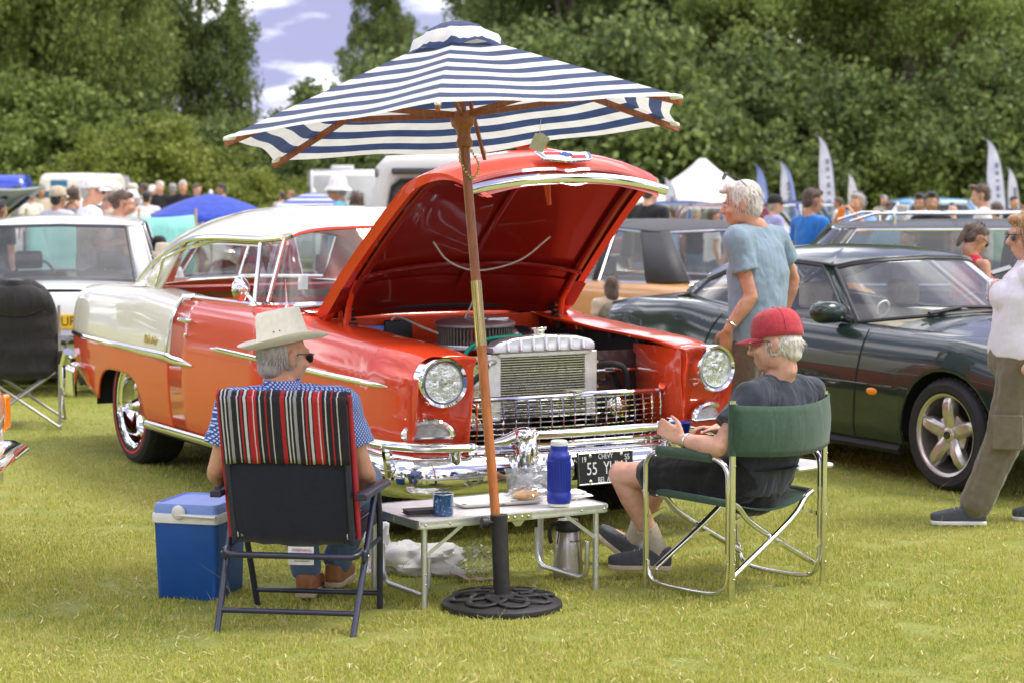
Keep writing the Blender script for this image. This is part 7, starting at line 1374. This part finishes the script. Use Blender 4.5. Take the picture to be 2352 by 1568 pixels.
# white van, rear towards us, tail gate lifted
vn = thing('white_van', 'white van with its tailgate window behind the raised bonnet', 'van', (-.52, 20.0, 0), radians(0)); HV = 1.985
fr = MB()
def vrect(a, b, h0, h1, y): return [(-a, y, h0), (-b, y, h1), (b, y, h1), (a, y, h0)]
outer = [(-.92, .35), (-.93, .95), (-.90, 1.35), (-.80, HV - .10), (-.70, HV), (0, HV + .03), (.70, HV), (.80, HV - .10), (.90, 1.35), (.93, .95), (.92, .35)]; inner = [(-.72, .60), (-.72, 1.0), (-.70, 1.35), (-.64, HV - .30), (-.56, HV - .24), (0, HV - .22), (.56, HV - .24), (.64, HV - .30), (.70, 1.35), (.72, 1.0), (.72, .60)]
MB().loft([[(x, y, z) for x, z in outer] for y in (0, .03, 1.5, 3.6, 4.2)], cap=False, close=False).build('body_sides', grey_w, vn, smooth=50, solid=.02)
rows = [[(x + (x2 - x) * t, -.03 * sin(pi * t), z + (z2 - z) * t) for t in (0, .25, .5, .75, 1)] for (x, z), (x2, z2) in zip(outer, inner)]; MB().grid(rows).build('rear_frame', grey_w, vn, smooth=50, solid=.02)
MB().tube([(x * 1.0, -.02, z) for x, z in inner], .018, 6).build('window_seal', rubber, vn); MB().poly([(x, .02, z) for x, z in inner], (0, .005, 0)).build('rear_window', glass('van_glass', (.40, .36, .35), .8, .12), vn); MB().box((0, -.05, HV - .15), (1.3, .05, .06)).build('window_visor', mat('visor_grey', (.06, .06, .065), .5), vn, bevel=.015); MB().poly([(-.9, .0, .35), (.9, 0, .35), (.9, 0, .62), (-.9, 0, .62)], (0, .03, 0)).build('rear_door', grey_w, vn)
for sx in (-1, 1): MB().ell((sx * .80, -.02, HV - .16), (.02, .02, .05)).build('marker_lamp', mat('grey_lamp', (.2, .2, .2), .3), vn); wheel(vn, sx * 0, 0, .33, .2, .2, 'plain', sx) if False else None
for sx in (-1, 1):
    for y in (.75, 3.3):
        w_ = wheel(vn, 0, 0, .32, .2, .2, 'plain', 1); w_.rotation_euler = (0, 0, radians(-90 * sx)); w_.location = (sx * .80, y, 0)
MB().loft([[(x, y, z) for x, z in outer] for y in (4.2, 4.25)]).build('front_bulkhead', grey_w, vn); MB().box((0, 1.5, .45), (1.7, 2.6, .1)).build('floor', dark_in, vn); MB().box((-.25, .9, 1.1), (.5, .4, 1.0)).build('seat_stack', mat('brown_seat', (.16, .11, .09), .9), vn, bevel=.08)
# caravan
cv = thing('caravan', 'white touring caravan in front of the bushes', 'caravan', (tx(800, 45), 46, 0), radians(8)); MB().loft([[(x, y, z) for y, z in ((-1.0, .45), (-1.05, .9), (-1.05, 1.7), (-.98, 2.02), (-.7, 2.09), (.7, 2.09), (.98, 2.02), (1.05, 1.7), (1.05, .9), (1.0, .45))] for x in (-.95, -.9, 1.6, 2.2)]).build('body', white_p, cv, bevel=.06, seg=3)
MB().box((.9, -1.06, 1.45), (.9, .02, .4)).build('window', MATS['van_window'], cv, bevel=.02); MB().box((-.96, 0, 1.5), (.02, 1.3, .45)).build('window', MATS['van_window'], cv, bevel=.02); MB().box((-.2, 0, 2.14), (.5, .4, .10)).build('roof_vent', white_pl, cv, bevel=.03)
for sx in (-1, 1): wheel(cv, .6, sx * .95, .30, .18, .19, 'plain', sx)
# raised grey bonnet at far left
hb_ = saloon('grey_saloon', 'grey green car with its bonnet raised behind the white saloon', (tx(40, 21) - .2, 20.9, 0), radians(-20), grey_p, H=1.38, belt=.9); MB().grid([[(-.35 + .95 * i / 8 - .4, -.62 + 1.24 * j / 8, 1.05 + .62 * i / 8 - .03 * sin(pi * j / 8)) for j in range(9)] for i in range(9)]).build('raised_bonnet', grey_p, hb_, solid=.03)
for y in (-.4, 0, .4): MB().beam((-.70, y, 1.02), (.15, y, 1.58), .05, .02).build('bonnet_rib', matte_black, hb_)
for i, (u, y, rz, pm, lab) in enumerate([(410, 42, 20, grey_p, 'grey green estate parked in the far row by the blue parasol'), (660, 44, 170, white_p, 'white car in the far row beside the hedge'), (2070, 42, 185, paint('silver_paint', (.42, .43, .45)), 'silver car in the far row behind the roof rack'), (2205, 40, 5, pale_blue, 'sky blue car in the far row behind the bald man'), (1590, 34, 160, maroon, 'maroon car in front of the marquee'), (1905, 40, 10, navy_p, 'navy car in the far row under the feather flags'), (300, 40, 12, white_p, 'white car in the far row behind the group in caps'), (1480, 40, 175, navy_p, 'dark blue car in the far row left of the marquee')]):
    saloon('parked_car', lab, (tx(u, y) + (1.1 if abs(rz) < 90 else -1.1), y, 0), radians(rz), pm, H=1.48 if i in (0, 3) else 1.42, group='cars in the far row')
# ------------------------------------------------------------------ parasols, marquee and flags
def small_parasol(label, u, vtop, y, rad, drop, m, n=8, name='parasol'):
    top = dep(u, vtop, y); r = thing(name, label, 'parasol', (top.x, top.y, 0)); z = top.z
    for k in range(n):
        g = MB(); g.uv = []; rows = []
        for i in range(9):
            s_ = .03 + .97 * i / 8; row = []
            for j in range(7):
                a = 2 * pi * (k + j / 6) / n; c_ = 1 - .04 * 4 * (j / 6) * (1 - j / 6) * s_; row.append((rad * s_ * c_ * cos(a), rad * s_ * c_ * sin(a), z - .03 - drop * s_ ** 1.5)); g.uv.append((j / 6, s_))
            rows.append(row)
        row = [(p[0] * 1.0, p[1] * 1.0, p[2] - .05) for p in rows[-1]]; rows.append(row); g.uv += [(0, 1.0)] * 7
        g.grid(rows); g.build('canopy_panel', m, r, smooth=180)
    MB().cyl((0, 0, 0), (0, 0, z - .03), .018).build('pole', white_pl, r); MB().lathe([(.02, z - .05), (.03, z - .02), (.012, z + .02), (.001, z + .025)], 12).build('finial', white_pl, r); return r
bluepar = stripe_mat('blue_canvas', (.05, .10, .62), (.05, .10, .62), 4); bwpar = stripe_mat('blue_white_canvas', (.80, .80, .84), (.06, .12, .58), 5.5, .1)
small_parasol('plain blue parasol beyond the cream wing of the hardtop', 484, 440, 24, .77, .27, bluepar); small_parasol('blue and white striped parasol behind the cream roof', 720, 437, 26, .80, .36, bwpar)
mq = thing('marquee', 'white pagoda marquee with a pointed peak', 'tent', (tx(1612, 50), 50, 0), radians(20)); tent = cloth('tent_white', (.80, .78, .74), fold=.05, scale=3)
rows = []
for i in range(15):
    s_ = i / 14; z = 2.40 - 1.05 * (1 - (1 - s_) ** 2.1) if s_ > 0 else 2.40; h_ = .05 + 1.75 * s_; rows.append([(x * h_, y * h_, z - .10 * s_ * (1 - max(abs(x), abs(y)) * 0) * 0) for x, y in ((-1, -1), (-.5, -1), (0, -1), (.5, -1), (1, -1), (1, -.5), (1, 0), (1, .5), (1, 1), (.5, 1), (0, 1), (-.5, 1), (-1, 1), (-1, .5), (-1, 0), (-1, -.5), (-1, -1))])
MB().grid(rows).build('roof', tent, mq, smooth=60, solid=.01); MB().loft([[(x * 1.8, y * 1.8, z) for x, y in ((-1, -1), (1, -1), (1, 1), (-1, 1))] for z in (1.36, 1.14)], cap=False).build('valance', tent, mq, smooth=0, solid=.01); MB().box((0, 1.75, .6), (3.4, .03, 1.2)).build('back_wall', tent, mq)
for x in (-1.75, 1.75):
    for y in (-1.75, 1.75): MB().cyl((x, y, 0), (x, y, 1.36), .03, n=10).build('post', white_pl, mq)
flag_w = cloth('flag_white', (.76, .74, .80), fold=.03, scale=4); flag_b = cloth('flag_blue', (.30, .36, .68), fold=.03, scale=4); flag_t = mat('flag_print', (.25, .26, .34), .9)
def feather(label, u0, u1, vt, y, m, trim=None, printed=True):
    """sail from a bowed pole; u0 u1 give its width at the foot, vt its top"""
    x0 = tx(u0, y); x1 = tx(u1, y); zt_ = dep(u0, vt, y).z; r = thing('feather_flag', label, 'flag', (x1, y, 0), group='feather flags along the field'); w_ = x1 - x0
    pole = [(0, 0, 0), (-.02, 0, zt_ * .45)] + [(-.02 - w_ * (.40 * k / 8 + .60 * (k / 8) ** 3), 0, zt_ * .45 + (zt_ * .55) * (1 - (1 - k / 8) ** 1.7)) for k in range(1, 9)]
    pp_ = cat(pole, 3); rows = []
    for i, p in enumerate(pp_):
        if p[2] < .55: continue
        s_ = (p[2] - .55) / (zt_ - .55); wd_ = w_ * .68 * max(.03, 1 - s_ ** 5)
        rows.append([(p[0] - wd_ * j / 6, .03 * sin(j * .9 + i * .2) * (j / 6), p[2] - .10 * j / 6 * (1 - s_)) for j in range(7)])
    so = MB().grid(rows).build('sail', m, r, smooth=180, solid=.004)
    if trim: MB().grid([[(a[0] - (a[0] - b[0]) * t, a[1] - .012, a[2]) for t in (0, .35)] for a, b in [(rw_[0], rw_[-1]) for rw_ in rows]]).build('sail_border', trim, r, solid=.004)
    if printed:
        for k in range(9): zz = .9 + (zt_ - 1.3) * k / 9; MB().box((-.02 - w_ * (.30 + .36 * max(0, zz / zt_ - .45)), -.035, zz), (.07, .004, .05 + .03 * (k % 3))).build('sail_print', flag_t, so)
    MB().tube(pp_, [.016 - .009 * i / len(pp_) for i in range(len(pp_))], 6).build('pole', black_pl, r); MB().box((0, 0, .02), (.5, .08, .04)).build('base', steel, r); return r
feather('tall white feather flag behind the standing person', 1868, 1922, 310, 44, flag_w); feather('plain blue feather flag behind the white haired person', 1728, 1772, 377, 44, flag_b, printed=False); feather('white feather flag with blue border', 1782, 1832, 370, 45, flag_w, flag_b); feather('short white feather flag over the grey haired person', 1940, 1978, 397, 48, flag_w); feather('tall white feather flag beside a dark pole over the roof rack', 2252, 2312, 318, 42, flag_w); feather('white feather flag at the end of the row', 2306, 2346, 384, 44, flag_w); feather('white feather flag in front of the marquee', 1520, 1562, 406, 43, flag_w)
# ------------------------------------------------------------------ people further back
CL = {k: cloth('crowd_' + k, c, fold=.03, scale=20) for k, c in dict(white=(.72, .70, .70), offwhite=(.70, .67, .60), black=(.018, .018, .02), navy=(.03, .04, .09), blue=(.02, .16, .50), sky=(.20, .36, .62), lav=(.34, .33, .58), red=(.45, .015, .03), beige=(.52, .42, .30), purple=(.14, .11, .20), aqua=(.06, .38, .55), mint=(.42, .66, .56), grey=(.25, .25, .26), floral=(.55, .52, .58)).items()}
GC = 'visitors between the parked cars'
def crowd(label, u, vt, y, face, top, hair='brown', head='short', arms='down', skin=SK2, fem=False, hd=(0, 0, 0), sleeve=.55, capm=None, bottoms=None, vox=None, group=GC, glasses_on=False, bare=False, thin=1.0):
    p = dep(u, vt, y); extra = .03 if head in ('cap', 'bucket') else .012; h = p.z - extra; r = thing('person', label, 'person', (p.x, y, 0), 0, group)
    vox = vox or (.011 if y < 20 else .014 if y < 30 else .02); J = standing(h, radians(face), arms, head=(radians(hd[0]), radians(hd[1]), radians(hd[2]))); s = J['scale']
    root_shift = Vector((J['head'].translation.x, J['head'].translation.y, 0)); r.location = Vector(r.location) - root_shift
    figure(r, J, skin, CL[top], bottoms or jeans, vox, sleeve, .97, 1.0 * thin, fem, hands=y < 26, folds=(.014, .1), shoes=(black_pl, rubber) if y < 20 else None, fine=y < 30, bare_shoulder=bare)
    M = J['head']; hm = {'brown': H_brown, 'dark': H_dark, 'grey': H_grey, 'white': H_white, 'blond': H_blond}[hair]
    if head != 'bald':
        g = MB(); g.ell((0, -.024, .048), (.082, .094, .080), M=M); g.ell((0, -.058, -.012), (.068, .05, .066), M=M)
        if head in ('short', 'long', 'bun', 'tail', 'quiff'): g.ell((0, .045, .094), (.055, .045, .030), M=M)
        if head == 'quiff': g.ell((0, .075, .108), (.05, .04, .028), M=M)
        if head == 'long': g.ell((0, -.07, -.09), (.085, .05, .12), M=M); g.ell((.065, -.02, -.05), (.025, .05, .09), M=M); g.ell((-.065, -.02, -.05), (.025, .05, .09), M=M)
        if head == 'bun': g.ell((0, -.12, .02), (.042, .042, .042), M=M)
        if head == 'tail': g.ell((0, -.115, .045), (.035, .04, .04), M=M); g.ell((0, -.13, -.05), (.03, .03, .10), M=M)
        g.fuse('hair', hm, r, min(.010, vox), 3)
        if y < 27: strands(r, M, 260, (.086, .10, .096), hm, int(u), .045, -.05, .05, .3, .5, wd=.0024) if head not in ('cap', 'bucket') else None
    if head == 'cap': cap_parts(r, M, capm or CL['offwhite'], vis_m=capm or CL['offwhite'])
    if head == 'bucket':
        MB().loft([[(rr * .92 * cos(2 * pi * k / 32), -.01 + rr * 1.1 * sin(2 * pi * k / 32), z) for k in range(32)] for rr, z in ((.001, .152), (.06, .148), (.082, .135), (.095, .055), (.115, .03), (.145, -.005), (.143, -.010), (.112, .02), (.092, .04))], cap=False, M=M).build('hat', capm or CL['white'], r, smooth=60)
    if glasses_on: glasses(r, M)
    return r
crowd('visitor in white shirt and white and grey cap behind the white saloon', 212, 398, 18.6, -62, 'white', 'grey', 'cap', 'bent', SK, capm=CL['white'], glasses_on=True, hd=(-8, -4, 0))
crowd('visitor in beige shirt and cream cap beside the white capped visitor', 256, 411, 19.4, -58, 'beige', 'grey', 'cap', 'bent', SK2, capm=CL['offwhite'], hd=(-6, -14, 0))
crowd('visitor with dark hair in a bun and bare shoulders', 282, 433, 19.0, -70, 'grey', 'brown', 'bun', 'bent', SK, True, hd=(0, -12, 0), sleeve=.1, bare=True, thin=.85)
crowd('visitor in floral shirt and beige cap holding up a phone', 134, 423, 22.5, -28, 'floral', 'dark', 'cap', 'up', SK3, capm=CL['beige'])
crowd('brown haired visitor behind the floral shirt', 168, 426, 25, 10, 'grey', 'brown', 'short', 'down', SK); crowd('visitor in white top and white cap behind the bun', 300, 432, 23, 160, 'white', 'brown', 'cap', 'down', SK2, capm=CL['white'])
crowd('visitor with dark hair and pale shirt by the green car', 336, 436, 33, 10, 'white', 'dark', 'short'); crowd('visitor in dark shirt behind the raised grey bonnet', -4, 452, 19.5, -30, 'black', 'dark', 'short', 'down', SK3)
crowd('visitor in white bucket hat, sunglasses and blue vest', 774, 402, 23.0, 84, 'aqua', 'grey', 'bucket', 'down', SK, capm=CL['white'], glasses_on=True, sleeve=.05); crowd('long haired visitor next to the bucket hat', 818, 438, 22.0, 20, 'grey', 'brown', 'long', 'down', SK2, True)
crowd('visitor in black sweater and flat cream cap, back turned, beside the bonnet lip', 1494, 402, 20.5, -40, 'black', 'brown', 'cap', 'down', SK2, capm=CL['beige'], sleeve=1.6)
crowd('visitor in blue polo shirt facing away from the flags', 1868, 427, 18.4, -58, 'blue', 'brown', 'short', 'bent', SK, hd=(-10, -10, 0), sleeve=.6)
crowd('visitor in lavender shirt and black cap', 1782, 443, 24.5, -72, 'lav', 'grey', 'cap', 'bent', SK2, capm=CL['black']); crowd('visitor with grey hair in checked shirt raising an orange phone', 1968, 439, 22.0, 140, 'sky', 'grey', 'short', 'up', SK)
crowd('young visitor with dark cropped hair facing the camera', 2140, 438, 22.5, 172, 'black', 'dark', 'quiff', 'down', SK3); crowd('young visitor with dark hair half hidden by the other', 2114, 441, 23.2, 150, 'white', 'dark', 'quiff', 'down', SK3)
crowd('young visitor in white t-shirt with swept brown hair', 2252, 419, 22.0, 78, 'white', 'brown', 'quiff', 'down', SK2, hd=(0, -8, 0)); crowd('bald visitor behind the roof rack', 2188, 468, 30, 20, 'grey', 'grey', 'bald'); crowd('visitor with cropped brown hair behind the white t-shirt', 2288, 463, 25, 30, 'mint', 'brown', 'short')
crowd('visitor in red strappy top looking down at a phone', 2242, 508, 13.85, -68, 'red', 'brown', 'tail', 'bent', SK, True, hd=(0, -30, 0), sleeve=.05, bare=True, thin=1.05, glasses_on=True)
crowd('visitor in light blue shirt in front of the marquee', 1540, 472, 29, 60, 'sky', 'brown', 'short', 'up', SK2); crowd('visitor in black t-shirt in front of the marquee', 1600, 472, 29, -30, 'black', 'grey', 'short', 'down', SK); crowd('visitor in white shirt and sunglasses beside the pale blue t-shirt', 1640, 478, 26, -75, 'white', 'brown', 'short', 'down', SK, glasses_on=True); crowd('visitor in purple shirt bending behind the pale blue t-shirt', 1674, 486, 25, 60, 'purple', 'grey', 'short', 'down', SK2)
crowd('visitor with curly brown hair behind the tail of the green coupe', 1404, 628, 14.6, 10, 'beige', 'brown', 'long', 'down', SK3, True); crowd('visitor in straw hat sitting beyond the hardtop', 372, 552, 17.0, 30, 'white', 'grey', 'bucket', 'down', SK2, capm=CL['beige']); crowd('visitor in black cap beyond the straw hat', 366, 536, 18.4, -20, 'grey', 'dark', 'cap', 'down', SK3, capm=CL['black'])
crowd('visitor in mint top seen through the estate windows', 2090, 520, 19.0, 100, 'mint', 'brown', 'short', 'down', SK2)
for i, (u, vt, y, f, top, hr_, hd_, lab) in enumerate([(12, 430, 40, 60, 'beige', 'brown', 'short', 'distant visitor by the blue van window'), (40, 424, 40, 120, 'grey', 'dark', 'short', 'distant visitor in front of the blue van'), (94, 422, 39, 200, 'beige', 'dark', 'long', 'distant long haired visitor beside the camper'), (70, 436, 38, 30, 'offwhite', 'blond', 'short', 'distant fair visitor beside the blue van'),
    (303, 418, 38, 80, 'grey', 'white', 'short', 'distant white haired visitor near the trailer'), (331, 418, 42, 40, 'beige', 'brown', 'short', 'distant visitor in beige near the trailer'), (349, 423, 42, 160, 'beige', 'blond', 'cap', 'distant visitor in a pale hat by the hedge'), (366, 413, 40, 170, 'black', 'white', 'short', 'distant visitor in black t-shirt by the hedge'), (396, 419, 43, 30, 'grey', 'grey', 'short', 'distant grey haired visitor above the green car'), (420, 412, 40, 190, 'black', 'white', 'short', 'distant stout visitor in black by the green car'), (452, 421, 43, 240, 'white', 'brown', 'short', 'distant visitor in white over the blue parasol'), (508, 420, 44, 100, 'beige', 'dark', 'short', 'distant visitor over the blue parasol tip'), (648, 437, 46, 20, 'beige', 'brown', 'short', 'distant visitor left of the caravan'), (668, 436, 46, 70, 'white', 'blond', 'short', 'distant fair visitor left of the caravan'), (1925, 452, 38, 60, 'white', 'brown', 'short', 'distant visitor under the tall flag'), (2030, 446, 40, 150, 'beige', 'grey', 'short', 'distant visitor behind the roof rack'), (2330, 448, 36, 200, 'navy', 'dark', 'short', 'distant visitor under the last flag'), (1710, 455, 36, 30, 'red', 'dark', 'short', 'distant visitor in red behind the lavender shirt')]):
    crowd(lab, u, vt, y, f, top, hr_, hd_, 'down', (SK, SK2, SK3)[i % 3], group='distant visitors')
op = thing('mobile_phone', 'orange phone held up by the grey haired visitor', 'phone', dep(1930, 505, 21.7)); MB().box((0, 0, .05), (.075, .014, .15), RX(.15) @ RY(.1)).build('case', mat('orange_case', (.85, .22, .02), .4), op, bevel=.006); MB().box((0, -.008, .055), (.03, .004, .03)).build('camera_bump', black_pl, op)
dp = thing('mobile_phone', 'dark phone in the hands of the visitor in red', 'phone', dep(2300, 622, 14.15)); MB().box((0, 0, .0), (.15, .075, .010), RY(-.3) @ RX(.3)).build('case', black_pl, dp, bevel=.004); MB().box((0, 0, .006), (.14, .068, .003), RY(-.3) @ RX(.3)).build('screen', lens_dark, dp)
